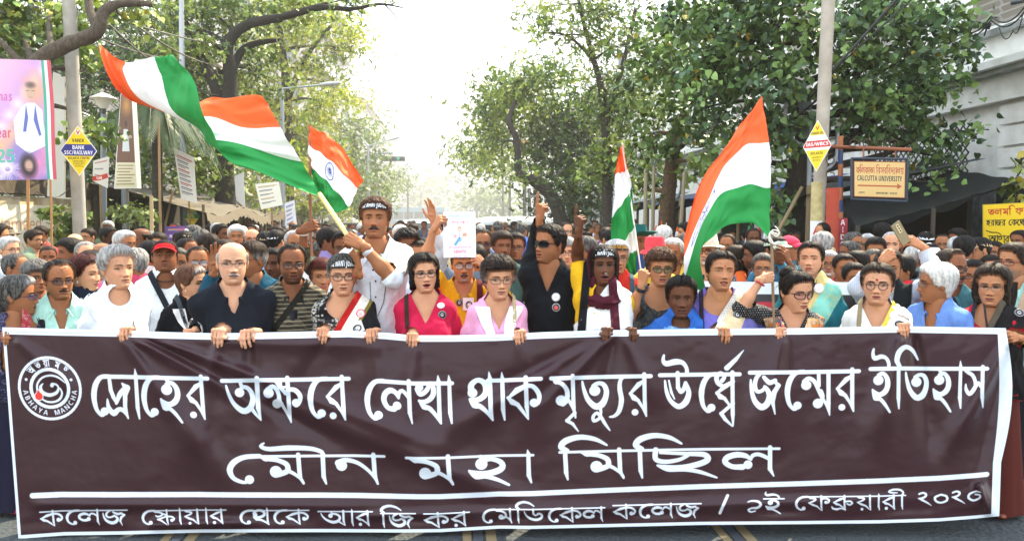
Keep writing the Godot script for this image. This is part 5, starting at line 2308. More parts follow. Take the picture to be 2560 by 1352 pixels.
	for k in 40:
		var a:=TAU*k/40.0
		P.seg(Vector2(300,545)+Vector2(cos(a),sin(a))*14,Vector2(300,545)+Vector2(cos(a),sin(a))*(60+24*sin(k*5.0)),1.4,.7,Color.html("f7dbe6"))
	P.blotch(430,150,80,120,Color.html("dfa37c"),1.0)
	P.poly(PackedVector2Array([Vector2(338,300),Vector2(372,236),Vector2(396,214),Vector2(430,214),Vector2(462,250),Vector2(470,430),Vector2(400,470),Vector2(345,420)]),Color.html("e9e6ee"))
	P.poly(PackedVector2Array([Vector2(392,216),Vector2(402,290),Vector2(392,360),Vector2(378,360),Vector2(386,290)]),Color.html("5a64ac"))
	P.poly(PackedVector2Array([Vector2(432,216),Vector2(424,300),Vector2(446,380),Vector2(456,376),Vector2(442,300)]),Color.html("5a64ac"))
	P.blotch(412,160,30,46,Color.html("c8a08a"),.5)
	P.blotch(414,124,32,22,Color.html("6a5852"),.7)
	P.rect(392,152,17,3,Color.html("6a5852"))
	P.rect(417,152,17,3,Color.html("6a5852"))
	P.rect(404,184,18,3,Color.html("a87868"))
	P.blotch(392,530,46,80,Color.html("3a2a34"),.5)
	P.blotch(394,528,24,38,Color.html("c9a08e"),.5)
	P.rect(384,544,20,4,Color.html("a85866"))
	words(P,"mas",292,190,44,Color.html("c05a9a"),74)
	words(P,"ear",292,372,48,Color.html("c64a86"),66)
	words(P,"25",296,480,66,Color.html("58b0a0"),78)
	P.rect(470,0,12,600,Color.html("3fa08a"))
	P.rect(482,0,14,600,Color.html("e8e6e6"))
	P.rect(496,0,16,600,Color.html("c84a58"))
	var po:=thing("festive_poster","large pink and lilac festive poster at the far left edge","poster",at(60,640,10.8)*Vector3(1,0,1))
	sheet_board(po,"print",at(-150,140,10.9),at(126,152,10.6),at(-150,452,10.9),at(140,448,10.6),tmat(P.tex(),.45),.004,mat("d8d0d4",.7),.02)
	for b2 in [[68,448,69,640,.022],[130,700,118,150,.016]]:
		var bm:=MB.new()
		bm.rod(at(b2[0],b2[1],10.75)-po.position,at(b2[2],b2[3],10.75)-po.position,b2[4])
		obj("bamboo_pole",bm,mat("a8794c",.7),po)
	var wb:=thing("poster_board","blank white tall board standing behind the concrete pole","board",lane(-7.9,13.0),.0,"poster frames on the left pavement")
	sheet_board(wb,"panel",at(133,180,13.0),at(162,190,13.0),at(118,490,13.0),at(160,494,13.0),mat("d9d5cc",.7),.05)
	var tp:=Print.new(160,512,Color.html("6d4a34"))
	tp.blotch(80,60,90,70,Color.html("c08a4a"),.9)
	tp.blotch(78,160,16,22,Color.html("4a3328"))
	tp.poly(PackedVector2Array([Vector2(55,190),Vector2(100,190),Vector2(112,310),Vector2(48,310)]),Color.html("cfd3d2"))
	words(tp,"2025",116,230,14,Color.html("e6d8c0"),40)
	tp.rect(0,370,160,142,Color.html("d9cfae"))
	for k in 7:
		tp.rect(14+(k%2)*6,384+k*17,128-(k%3)*14,5,Color.html("8a7452"))
	tp.frame(0,0,160,512,6,Color.html("e2ddd2"))
	var tb:=thing("poster_board","tapering brown framed poster with a standing figure in white, hung between lamps","board",at(318,520,14.5)*Vector3(1,0,1),.0,"poster frames on the left pavement")
	sheet_board(tb,"print",at(306,234,14.5),at(334,238,14.4),at(289,472,14.5),at(347,471,14.4),tmat(tp.tex(),.5),.10,mat("cfcac0",.7))
	var bm2:=MB.new()
	bm2.rod(at(316,470,14.45)-tb.position,Vector3.ZERO,.03)
	obj("post",bm2,mat("6a6258",.7),tb)
	for q in [[[[433,369],[484,393],[452,497],[491,508]],17.0,"d8d2c8","tall white notice printed in small type, tilted beside a bamboo pole",9,"b05048"],
		[[[637,460],[696,454],[652,524],[706,512]],18.0,"efe9d8","white placard leaning under the big waving flag",5,"c9a24a"],
		[[[711,508],[735,500],[716,590],[742,574]],19.0,"dfe0ea","narrow lilac and white placard hung behind the crowd",6,"6a5aa0"],
		[[[232,402],[272,390],[230,452],[268,470]],14.0,"d9d2c9","torn white placard with a red corner beside the lamp post",3,"c0392b"],
		[[[585,440],[608,430],[590,500],[612,520]],19.5,"c9c6c2","blank grey placard hung on the large tree trunk",0,"888888"],
		[[[560,510],[588,508],[562,545],[589,546]],22.0,"e6dcae","small cream notice headed in red and green capitals",5,"b9473a"],
		[[[925,458],[952,458],[924,508],[953,508]],60.0,"e6e0e0","red and white hanging street banner reading KAR, far down the left side",0,"c02a34"],
		[[[412,566],[480,564],[414,632],[481,632]],13.0,"5a3f86","purple and violet festival poster standing behind the crowd",3,"e0b040"],
		[[[300,578],[382,577],[300,650],[384,650]],12.0,"bcd6dd","pale blue poster with a yellow spire behind the crowd",0,"d8c040"]]:
		var pt:=Print.new(160,224,Color.html(q[2]))
		var ink:=Color.html(q[5])
		if q[4]==0 and q[2]=="e6e0e0":
			pt.rect(0,0,160,80,ink)
			words(pt,"KAR",90,175,40,ink,110)
			words(pt,"11",50,115,40,ink,40)
		elif q[2]=="bcd6dd":
			pt.poly(PackedVector2Array([Vector2(78,20),Vector2(88,90),Vector2(112,140),Vector2(100,224),Vector2(58,224),Vector2(46,140),Vector2(70,90)]),ink)
			pt.rect(0,150,160,74,Color.html("b4c2a0"))
			pt.poly(PackedVector2Array([Vector2(78,60),Vector2(88,90),Vector2(112,140),Vector2(100,224),Vector2(58,224),Vector2(46,140),Vector2(70,90)]),ink)
		else:
			for k in q[4]:
				var y=24+k*180.0/q[4]
				pt.rect(16,y,128-(k*37%40),6,ink if k%3==0 else Color.html("6f6a6a"))
				pt.rect(16,y+9,110-(k*23%50),4,Color.html("8d8888"))
			if q[2]=="5a3f86":
				pt.blotch(120,40,60,50,Color.html("b8589a"),.8)
				words(pt,"Kolkata",80,80,22,Color.html("e8d8f0"),110)
				pt.rect(50,140,50,40,ink)
			if q[2]=="d9d2c9":
				pt.poly(PackedVector2Array([Vector2(0,170),Vector2(150,120),Vector2(160,150),Vector2(0,224)]),ink)
				words(pt,"CAR",70,170,22,Color.html("ffffff"),60,true,-.3)
			if q[2]=="e6dcae":
				words(pt,"PG : BOYING",80,22,18,ink,140)
		var dd:float=q[1]
		var cc:Array=q[0]
		var bt:=thing("placard",q[3],"placard",at((cc[2][0]+cc[3][0])*.5,600,dd)*Vector3(1,0,1),.0,"posters and placards left of the crowd")
		sheet_board(bt,"print",at(cc[0][0],cc[0][1],dd),at(cc[1][0],cc[1][1],dd),at(cc[2][0],cc[2][1],dd),at(cc[3][0],cc[3][1],dd),tmat(pt.tex(),.6),.012,mat("b9b4aa",.8),.0)
		var sm:=MB.new()
		sm.rod(at((cc[2][0]+cc[3][0])*.5,(cc[2][1]+cc[3][1])*.5,dd+.04)-bt.position,Vector3(0,0,-.04),.02)
		obj("post",sm,mat("8a6f4c",.8),bt)
	for q in [[[258,560],[258,285],14.5,"grey lamp post with a white conical lantern left of the tapering poster"],[[207,560],[206,330],15.5,"short lamp post with a white conical lantern just right of the concrete pole"],[[312,560],[312,225],15.8,"lamp post with a conical lantern behind the tapering poster"]]:
		var lp:=thing("street_lamp",q[3],"street lamp",at(q[0][0],q[0][1],q[2])*Vector3(1,0,1),.0,"old lantern lamps on the left pavement")
		var lm:=MB.new()
		var tp2:=at(q[1][0],q[1][1],q[2])
		lm.tube(PackedVector3Array([Vector3.ZERO,Vector3(0,tp2.y*.5,0),tp2-lp.position]),PackedFloat32Array([.07,.06,.05]),10)
		obj("shaft",lm,mat("70757a",.5,.3),lp)
		cone_lamp(lp,tp2+Vector3(0,.16,0),.46)
	for q in [[[400,600],[395,285],15.8,.028,"leaning bamboo pole behind the waving flag"],[[412,560],[430,480],17.2,.03,"bamboo pole holding the tilted white notice"],[[377,490],[374,620],12.4,.03,"cut pale bamboo post in front of the bush"],[[345,640],[372,580],12.5,.03,"dark crooked stick leaning beside the bush"]]:
		var bp:=thing("bamboo_pole",q[4],"pole",at(q[0][0],q[0][1],q[2])*Vector3(1,0,1),.0,"bamboo poles on the left pavement")
		var bb:=MB.new()
		var e1:=at(q[0][0],q[0][1],q[2])-bp.position
		var e2:=at(q[1][0],q[1][1],q[2])-bp.position
		if e1.y>e2.y:
			bb.rod(e1,e2*Vector3(1,0,1),q[3])
		else:
			bb.tube(PackedVector3Array([e1*Vector3(1,0,1),e1,e2]),PackedFloat32Array([q[3],q[3],q[3]*.8]),8)
		obj("stem",bb,mat("9a7a52" if q[2]>13 else "b09a72",.7),bp)
	for q in [[[708,560],[704,222],[800,212],24.0,"tall slim lamp column with one arm beside the waving flag"],[[455,300],[452,-20],[470,-30],19.0,"thin pale lamp column rising into the trees at upper left"]]:
		mast(q[0],q[1],q[2],q[3],q[4])
	var wires:=[[[[640,120,24],[300,50,15],[-40,20,11]],.018],[[[705,300,24],[452,150,19],[170,60,11.8]],.018],[[[705,320,24],[452,200,19],[230,20,12]],.018],[[[700,340,24],[560,240,20],[452,190,19]],.018],[[[700,360,24],[610,300,21],[452,215,19]],.018],[[[700,330,24],[520,160,19],[310,40,14]],.018],[[[705,400,24],[820,420,40],[915,470,60]],.018],[[[705,410,24],[840,470,40],[915,500,60]],.018],[[[172,300,11.8],[258,330,14.5],[318,470,14.5]],.008],[[[0,474,10.8],[90,478,10.9],[172,470,11.8]],.008]]
	for k in wires.size():
		var wr:=rope(wires[k][0],wires[k][1],.12)
		var c:=wr.v[0]
		for i in wr.v.size():
			wr.v[i]-=c
		var wo:=obj("cable",wr,mat("55504a",.7))
		wo.position=c
		tag(wo,["highest slack cable rising from the slim lamp column to the top left","cable from the slim lamp column to the concrete pole's top","cable dropping past the thin upper lamp column toward the near limb","cable joining the two left lamp columns, lower strand","cable joining the two left lamp columns, lowest sagging strand","cable climbing steeply from the slim lamp column to the upper left","cable leading from the slim lamp column down the street","lower cable leading from the slim lamp column down the street","short cable from the concrete pole to the tapering poster","cable under the festive poster running to the concrete pole"][k],"cable","cables strung on the left side")
func mast(foot:Array,top:Array,tip:Array,d:float,label:String,hex:="a9adb0",group:="tall lamp columns")->Node3D:
	var F0:=at(foot[0],foot[1],d)
	var r:=thing("lamp_column",label,"street lamp",F0*Vector3(1,0,1),.0,group)
	var m:=MB.new()
	var T:=at(top[0],top[1],d)
	m.tube(PackedVector3Array([Vector3.ZERO,(F0-r.position),T-r.position]),PackedFloat32Array([.085,.075,.055]),10)
	obj("shaft",m,mat(hex,.5,.3),r)
	var E:=at(tip[0],tip[1],d)
	var am:=MB.new()
	am.rod(T-r.position,E-r.position,.035,.03)
	obj("arm",am,mat(hex,.5,.3),r)
	var hd:=MB.new()
	var ax:=(E-T).normalized()
	hd.ball(Vector3.ZERO,Vector3(.38,.07,.11),12,8)
	var ho:=obj("lamp_head",hd,mat("c4c6c4",.4),r)
	ho.transform=Transform3D(Basis(ax,Vector3.UP,ax.cross(Vector3.UP)).orthonormalized(),E-r.position+ax*.3)
	return r
func right_side()->void:
	var L:=9.2
	var bl:=thing("white_building","tall white plastered building with grooved block courses and a cornice, on the right","building",lane(L,16))
	var pm:=plaster("f4f3ef","dcdad5",.35)
	var ptt:=func(called:String,d0:float,d1:float,y0:float,y1:float,dl:float,th:float,mt:Material)->MeshInstance3D:
		var m:=MB.new()
		wall_strip(m,L+dl,d0,d1,y0,y1,th)
		for i in m.v.size():
			m.v[i]-=bl.position
		return obj(called,m,mt,bl)
	ptt.call("wall",8.0,46.0,.13,11.0,.35,.5,pm)
	ptt.call("plinth",8.0,46.0,.13,.9,.03,.26,plaster("8d8f8e","8a8a86",.4))
	for c in 6:
		var y0:=1.62+c*.36
		var ds:=[8.4,9.9,11.45,13.0] if c%2==0 else [8.4,9.2,10.7,12.2,13.0]
		for k in ds.size()-1:
			ptt.call("wall_block",ds[k]+.012,ds[k+1]-.012,y0,y0+.315,.06,.12,pm)
	for c in 6:
		var y0:=1.62+c*.36
		for k in 4:
			ptt.call("wall_block",17.0+k*1.6,18.57+k*1.6,y0,y0+.315,.06,.12,pm)
	ptt.call("frieze",8.0,46.0,3.8,4.22,.0,.22,pm)
	ptt.call("cornice",8.0,46.0,4.22,4.30,-.10,.42,plaster("b9bbb8","9a9a96",.4))
	ptt.call("cornice",8.0,46.0,4.303,4.42,-.17,.56,pm)
	ptt.call("parapet",8.0,46.0,4.42,4.9,.02,.20,pm)
	ptt.call("ledge",8.0,46.0,4.9,5.0,-.05,.34,plaster("b9bbb8","9a9a96",.4))
	for d in [8.5,12.05,15.8,19.6,23.4]:
		ptt.call("window_surround",d,d+1.9,5.03,8.0,.04,.14,pm)
		var w:MeshInstance3D=ptt.call("window",d+.25,d+1.65,5.12,7.8,-.02,.05,mat("9b948b",.8))
		if d<15:
			for k in 18:
				for hf in 2:
					var sl:=MB.new()
					var a:=lane(L-.065,d+.30+hf*.66,5.2+k*.125)
					var b:=lane(L-.065,d+.88+hf*.66,5.2+k*.125)
					var tb:=Basis(Vector3.UP,atan2(-(b-a).x,-(b-a).z))*Basis(Vector3(0,0,1),.6)
					sl.box(Transform3D(tb,(a+b)*.5-bl.position),Vector3(.012,.10,a.distance_to(b)))
					obj("slat",sl,mat("a59d92",.7),w)
	var flp:=thing("flood_lamp","black flood lamp on a bracket on the white building's ledge","lamp",at(2448,62,12.9))
	var fb:=MB.new()
	fb.box(Transform3D(Basis(Vector3.UP,.3)*Basis(Vector3.RIGHT,.4),Vector3.ZERO),Vector3(.36,.10,.16))
	obj("housing",fb,mat("22262a",.5),flp)
	var fs:=MB.new()
	for q in [-.15,.15]:
		fs.rod(Vector3(q,-.02,0),Vector3(q,-.16,-.08),.014)
	obj("bracket",fs,mat("2b2f33",.5),flp)
	var vc:=thing("security_camera","small dark security camera at the top right corner","camera",at(2545,8,11.5))
	var vb:=MB.new()
	vb.rod(Vector3(-.1,0,0),Vector3(.06,.02,.1),.035)
	obj("housing",vb,mat("33383c",.4),vc)
	var tr:=thing("lattice_grille","dark iron lattice grille between the tree and the white wall","grille",lane(L-.4,14.2))
	var A:=lane(L-.35,13.2,2.2)-tr.position
	var B:=lane(L-.35,16.2,2.2)-tr.position
	for k in 26:
		for q in [0,1]:
			var bar:=MB.new()
			var x0:=k/18.0-.44
			var x1:float=x0+(.44 if q==0 else -.44)
			var t0:=.0
			var t1:=1.0
			if q==1:
				x0=k/18.0
				x1=x0-.44
			var c0:=clampf(x0,0,1)
			var c1:=clampf(x1,0,1)
			if absf(c1-c0)<.02:
				continue
			if x0!=x1:
				t0=(c0-x0)/(x1-x0)
				t1=(c1-x0)/(x1-x0)
			bar.rod(A.lerp(B,c0)+Vector3(.006*q,t0*1.25,0),A.lerp(B,c1)+Vector3(.006*q,t1*1.25,0),.014,-1.0,5)
			obj("bar",bar,mat("20221f",.7),tr)
	var tp:=thing("tarpaulin_canopy","dark black-green tarpaulin canopy sloping out from the white building","canopy",at(2300,600,10.5)*Vector3(1,0,1))
	var tm:=MB.new()
	var c00:=at(2098,500,12.0)
	var c10:=at(2392,424,11.8)
	var c20:=at(2560,452,11.0)
	var c01:=at(2143,566,9.6)
	var c11:=at(2330,520,9.6)
	var c21:=at(2545,456,9.9)
	tm.grid(40,16,func(u:float,w:float):
		var a:=c00.lerp(c10,u/.6) if u<.6 else c10.lerp(c20,(u-.6)/.4)
		var b:=c01.lerp(c11,u/.5) if u<.5 else c11.lerp(c21,(u-.5)/.5)
		return a.lerp(b,w)-Vector3(0,.16*sin(PI*w)*sin(PI*u)+.012*sin(u*40.0+w*6.0),0)-tp.position)
	tm.grid(40,4,func(u:float,w:float):
		var b:=c01.lerp(c11,u/.5) if u<.5 else c11.lerp(c21,(u-.5)/.5)
		return b-Vector3(0,w*(.10+.03*sin(u*23.0))*sin(PI*u+.25),.01*w)-tp.position)
	obj("sheet",tm,cloth("171b1b",.7),tp)
	var rp:=rope([[2380,530,10.5],[2300,600,10.5]],.03)
	var ps:=MB.new()
	for q in [[2146,564,9.6],[2335,520,9.6]]:
		ps=MB.new()
		ps.rod(P3(q)-tp.position,P3(q)*Vector3(1,0,1)-tp.position,.03)
		obj("post",ps,mat("3d352b",.8),tp)
	var sf:=thing("shop_front","dark shuttered doorway and grey wall under the tarpaulin canopy","shop",lane(8.7,14))
	for q in [[10.2,11.6,"777b7b"],[11.6,12.3,"1d211f"],[12.3,13.4,"686c6b"],[13.4,14.4,"191c1b"],[14.4,19.0,"5f6362"]]:
		var m:=MB.new()
		wall_strip(m,8.75,q[0],q[1],.13,2.35,.12 if q[2]>"5" else .06)
		for i in m.v.size():
			m.v[i]-=sf.position
		obj("wall" if q[2]>"5" else "door",m,plaster(q[2],"8c8c88",.7),sf)
	var ys:=Print.new(320,300,Color.html("ecc61f"))
	bengali(ys,"ta la ma ik _ pha yy la sa",30,330,34,.42,Color.html("b8321f"),1.3)
	bengali(ys,"ha ra aa ja ra _ e ka e tha sa ta _ a aa",20,340,104,.38,Color.html("1d1a14"),1.3)
	ys.stroke("20,172,5 50,184,7 84,186,6 104,200,5",Transform2D(),Color.html("1d1a14"))
	bengali(ys,"a aa ca aa ra",34,150,206,.5,Color.html("1d1a14"),1.3)
	ys.rect(170,196,160,110,Color.html("a8201c"))
	bengali(ys,"u aa ra",190,330,216,.62,Color.html("f0d040"),1.5)
	ys.frame(0,0,320,300,5,Color.html("b9a23a"))
	var yb:=thing("wall_sign","bright yellow wall sign with red and black Bengali lettering at the right edge","sign",at(2520,640,9.4)*Vector3(1,0,1))
	sheet_board(yb,"board",at(2461,511,9.6),at(2612,503,8.9),at(2461,624,9.6),at(2612,630,8.9),tmat(ys.tex(),.7),.04,mat("8f8a80",.8))
	pole("utility_pole","pale concrete utility pole between the trees at the right, hung with cables","pole",[2043,620,10.6],[2074,-40,10.6],.088,"bdb3a6")
	var band:=MB.new()
	var up:=get_node("utility_pole_001")
	band.grid(16,6,func(u:float,w:float):
		var c:=at(2043,600,10.6)
		return Vector3(c.x+cos(TAU*u)*.0925,lerpf(.4,at(2043,455,10.6).y,w),c.z+sin(TAU*u)*.0925)-up.position,true)
	obj("painted_band",band,plaster("d8c890","c8c4bc",1.2),up)
	var ds:=Print.new(256,448,Color.html("f0cf1b"))
	ds.rect(0,130,256,130,Color.html("f2efe8"))
	ds.rect(0,176,256,60,Color.html("c9302b"))
	words(ds,"IAS/WBCS",128,206,30,Color.html("ffffff"),200)
	words(ds,"VANIK-IAS",128,112,24,Color.html("201c16"),110)
	words(ds,"KOLKATA",128,286,22,Color.html("201c16"),110)
	words(ds,"UNIVERSITY",128,322,15,Color.html("201c16"),84,false)
	words(ds,"9051282122",128,346,13,Color.html("201c16"),66,false)
	ds.stroke("!116,58,9 128,80,9 142,54,9",Transform2D(),Color.html("c8342c"))
	for q in [[128,3,253,224],[253,224,128,445],[128,445,3,224],[3,224,128,3]]:
		ds.seg(Vector2(q[0],q[1]),Vector2(q[2],q[3]),3,3,Color.html("f4f0e6"))
	diamond("diamond_sign","yellow and red diamond sign lettered IAS/WBCS on the right pole",[2044,365,10.3],.42,.69,-.95,tmat(ds.tex(),.5))
	var g2:=Print.new(192,224,Color.html("e4e2dc"))
	g2.rect(0,96,192,26,Color.html("dfc22e"))
	g2.rect(0,140,192,10,Color.html("c24038"))
	words(g2,"NET SET",96,82,16,Color.html("b8342c"),84)
	words(g2,"GATE CSIR",96,109,13,Color.html("3a3328"),120)
	diamond("diamond_sign","small white diamond sign with a yellow stripe among the stalls",[1663,520,15.5],.30,.44,.0,tmat(g2.tex(),.5))
	var rc:=thing("wrapped_post","post wrapped in bright red cloth beside the AIDS board","post",at(2080,600,9.9)*Vector3(1,0,1))
	var rm:=MB.new()
	var rt:=at(2080,470,9.9)-rc.position
	var rl:=FastNoiseLite.new()
	rl.frequency=1.0
	rm.grid(22,40,func(u:float,w:float):return Vector3(cos(TAU*u)*.082*(1.0+.04*sin(w*60.0+u*9.0)),lerpf(rt.y,1.0,w),sin(TAU*u)*.075*(1.0+.05*rl.get_noise_2d(u*6,w*20))),true)
	obj("cloth",rm,cloth("b4503e"),rc)
	var rpole:=MB.new()
	rpole.rod(Vector3.ZERO,rt,.06)
	obj("shaft",rpole,mat("6f6a60",.8),rc)
	var ad:=Print.new(96,256,Color.html("a02c34"))
	for k in 4:
		words(ad,"AIDS"[k],48,34+k*58,42,Color.html("ece8e6"),44 if k!=1 else 12)
	var ab:=thing("street_board","upright dark red board with white letters AIDS, right of the red wrapped post","sign",at(2107,640,10.0)*Vector3(1,0,1),.0,"street boards at the right")
	sheet_board(ab,"board",at(2095,545,10.0),at(2119,545,10.0),at(2095,625,10.0),at(2119,625,10.0),tmat(ad.tex(),.6),.03)
	var aw:=Print.new(96,192,Color.html("eceae6"))
	words(aw,"A",44,60,52,Color.html("c8322c"),46)
	words(aw,"I",36,128,44,Color.html("c8322c"),12)
	var a2:=thing("street_board","white cloth strip with red letters A I wrapped on the concrete pole","sign",at(2038,640,10.45)*Vector3(1,0,1),.0,"street boards at the right")
	var am:=MB.new()
	am.grid(12,8,func(u:float,w:float):
		var c:=at(2043,560,10.6)
		var th:=lerpf(-1.5,1.1,u)
		return Vector3(c.x+sin(th)*.094,lerpf(at(2043,552,10.6).y,at(2043,628,10.6).y,w),c.z+cos(th)*.094)-a2.position)
	obj("cloth",am,tmat(aw.tex(),.8),a2)
	var cs:=Print.new(512,352,Color.html("dcb878"))
	cs.frame(0,0,512,352,9,Color.html("7a3b26"))
	bengali(cs,"ka ik la ka aa ta aa _ ik ba sa ba ik ba da ya aa la yy",24,492,62,.62,Color.html("a8432c"),1.15)
	words(cs,"CALCUTTA UNIVERSITY",256,166,50,Color.html("24333a"),440)
	cs.rect(40,232,400,14,Color.html("b2542f"))
	cs.poly(PackedVector2Array([Vector2(430,212),Vector2(478,239),Vector2(430,266)]),Color.html("b2542f"))
	bengali(cs,"ka la ka aa ta aa _ e pa ra",220,430,300,.2,Color.html("4a4a34"),1.4) if false else bengali(cs,"ka la ka aa ta aa _ sa ma sa",220,430,300,.2,Color.html("4a4a34"),1.4)
	bengali(cs,"e sa na",50,110,300,.2,Color.html("4a4a34"),1.4)
	var cu:=thing("university_sign","cream enamel direction sign with a long red arrow, hung from a rusty bracket","sign",at(2103,640,10.4)*Vector3(1,0,1))
	sheet_board(cu,"board",at(2134,402,10.2),at(2265,404,10.2),at(2134,492,10.2),at(2263,496,10.2),tmat(cs.tex(),.5),.03,mat("6b3a28",.7))
	var pst:=MB.new()
	var yy:=[640.0,560.0,530.0,500.0,468.0,440.0,410.0,375.0,340.0]
	for k in yy.size()-1:
		var sg:=MB.new()
		sg.rod(at(2102,yy[k],10.4)-cu.position if k>0 else Vector3.ZERO,at(2103,yy[k+1],10.4)-cu.position,.033,-1.0,12)
		obj("post",sg,mat("2c3f66" if k%2==0 else "a5623a",.7),cu)
	var brk:=MB.new()
	brk.rod(at(2074,366,10.4)-cu.position,at(2280,374,10.2)-cu.position,.026)
	for x in [2160.0,2240.0]:
		brk.rod(at(x,372,10.25)-cu.position,at(x,402,10.2)-cu.position,.010)
	obj("bracket",brk,mat("8c5238",.8),cu)
	var fm:=MB.new()
	var q4:=[[2130,396],[2270,397],[2268,503],[2130,498]]
	for k in 4:
		fm.rod(at(q4[k][0],q4[k][1],10.19)-cu.position,at(q4[(k+1)%4][0],q4[(k+1)%4][1],10.19)-cu.position,.018)
	obj("frame",fm,mat("323c4a",.6),cu)
	var sc:=MB.new()
	for k in 4:
		var pts:=PackedVector3Array()
		var rr:=PackedFloat32Array()
		for i in 16:
			var t:=i/15.0
			var a:=t*7.0
			var c:=at(2135+k*33,360,10.3)-cu.position
			pts.append(c+Vector3(cos(a),sin(a),0)*(.075*(1.0-.75*t)))
			rr.append(.007)
		sc=MB.new()
		sc.tube(pts,rr,5)
		obj("scroll",sc,mat("4a3428",.8),cu)
	for k in 3:
		var pts:=PackedVector3Array()
		var rr:=PackedFloat32Array()
		for i in 16:
			var t:=i/15.0
			var a:=t*7.0+1.5
			var c:=at(2096,400+k*36,10.35)-cu.position+Vector3(-.09,0,0)
			pts.append(c+Vector3(cos(a),sin(a),0)*(.085*(1.0-.75*t)))
			rr.append(.007)
		sc=MB.new()
		sc.tube(pts,rr,5)
		obj("scroll",sc,mat("4a3428",.8),cu)
	for q in [[[1668,560],16.5,[[1630,352],[1669,382],[1704,418]],.27,"lamp post with three white cups among the stalls, right of the middle"],[[2026,600],11.8,[[1966,240],[2026,292],[2096,312]],.23,"lamp post with bent arms and white cups in front of the large tree"]]:
		var lp:=thing("street_lamp",q[4],"street lamp",at(q[0][0],q[0][1],q[1])*Vector3(1,0,1),.0,"three-armed cup lamps")
		var hub:=at(q[0][0],q[2][1][1]+70,q[1])
		var m:=MB.new()
		m.rod(Vector3.ZERO,at(q[2][1][0],q[2][1][1],q[1])-lp.position,.05,.035,10)
		obj("shaft",m,mat("8d9295",.5,.3),lp)
		for k in [0,2]:
			var e:=at(q[2][k][0],q[2][k][1],q[1])
			var am2:=MB.new()
			var pts:=PackedVector3Array()
			var rr:=PackedFloat32Array()
			var low:=at(q[0][0],q[2][k][1]+(90 if q[1]>14 else 125),q[1])
			for i in 13:
				var t:=i/12.0
				var a:Vector3
				if t<.45:
					a=Vector3(e.x,lerpf(e.y,low.y+.35,t/.45),e.z)
				else:
					var s:=(t-.45)/.55*PI*.5
					a=Vector3(lerpf(e.x,low.x,1.0-cos(s)),lerpf(low.y+.35,low.y,sin(s)),e.z)
				pts.append(a-lp.position)
				rr.append(.03)
			am2.tube(pts,rr,8)
			obj("arm",am2,mat("8d9295",.5,.3),lp)
		for k in 3:
			up_lamp(lp,at(q[2][k][0],q[2][k][1],q[1]),q[3])
	mast([1553,600],[1551,130],[1478,92],22.0,"tall galvanised lamp column with a box halfway up, left of the narrow flag","b3b8ba")
	var bxs:=thing("junction_box","white junction box strapped to the tall lamp column","box",at(1549,268,21.9))
	var bx:=MB.new()
	bx.box(Transform3D(),Vector3(.16,.26,.12))
	obj("case",bx,mat("cfd4d6",.6),bxs)
	var cp:=Print.new(64,512,Color.html("d8d0c4"))
	for k in 9:
		cp.rect(0,20+k*55,64,26,[Color.html("c8584a"),Color.html("e0c860"),Color.html("7a8a9a")][k%3])
	var cpb:=thing("street_board","tall narrow paper strip pasted on the lamp column behind the narrow flag","sign",at(1543,600,21.8)*Vector3(1,0,1),.0,"street boards at the right")
	sheet_board(cpb,"board",at(1545,378,21.8),at(1557,376,21.8),at(1533,517,21.8),at(1548,517,21.8),tmat(cp.tex(),.7),.02)
	for k in 4:
		var d:float=[13.5,17.5,22.0,28.0][k]
		var s:=thing("market_stall",["book stall under a dark tarpaulin below the large tree","stall under a blue tarpaulin right of the middle","stall under a grey and blue sheet below the second tree","far stall with a pale sheet on the right pavement"][k],"stall",lane(6.7,d),.0,"stalls along the right pavement")
		var m:=MB.new()
		m.grid(14,9,func(u:float,v:float):return Vector3(lerpf(1.5,-1.25,v),2.75-.55*v-.12*sin(u*8.0)*v+.03*sin(u*30.0),lerpf(1.9,-1.9,u)))
		obj("awning",m,cloth(["3b403f","37477e","596172","8d9296"][k]),s)
		for z in [-1.8,.0,1.8]:
			var po:=MB.new()
			po.rod(Vector3(-1.15,.1,z),Vector3(-1.15,2.35,z),.04)
			obj("post",po,mat("7d6a4e",.8),s)
		var bk:=MB.new()
		bk.box(Transform3D(Basis(),Vector3(1.3,1.3,0)),Vector3(.08,2.4,3.7))
		obj("back_panel",bk,mat("2c2924",.9),s)
		var ct:=MB.new()
		ct.box(Transform3D(Basis(),Vector3(.2,.6,0)),Vector3(1.2,1.0,3.6))
		obj("counter",ct,mat("4a4238",.8),s)
	for q in [[1612,560,430,14.5,"bamboo upright beside the white-sticked flag"],[1632,560,415,15.0,"grey bamboo upright behind the fist"],[1690,610,430,14.0,"slanting grey pole right of the small diamond sign"],[1950,600,545,12.0,"short bamboo upright below the right flag"],[1798,620,470,13.0,"bamboo upright behind the right flag"]]:
		var bp:=thing("bamboo_pole",q[4],"pole",at(q[0],q[1],q[3])*Vector3(1,0,1),.0,"bamboo poles among the right stalls")
		var bb:=MB.new()
		bb.rod(Vector3.ZERO,at(q[0]+(22 if q[0]==1690 else 3),q[2],q[3])-bp.position,.042,.035)
		obj("stem",bb,mat("94866c",.8),bp)
	var ln:=thing("bamboo_pole","bamboo prop leaning against the trunk of the large tree","pole",at(1945,610,11.6)*Vector3(1,0,1),.0,"bamboo poles among the right stalls")
	var lb:=MB.new()
	lb.rod(at(1935,600,11.6)-ln.position,at(2006,468,11.9)-ln.position,.03)
	obj("stem",lb,mat("8a7758",.8),ln)
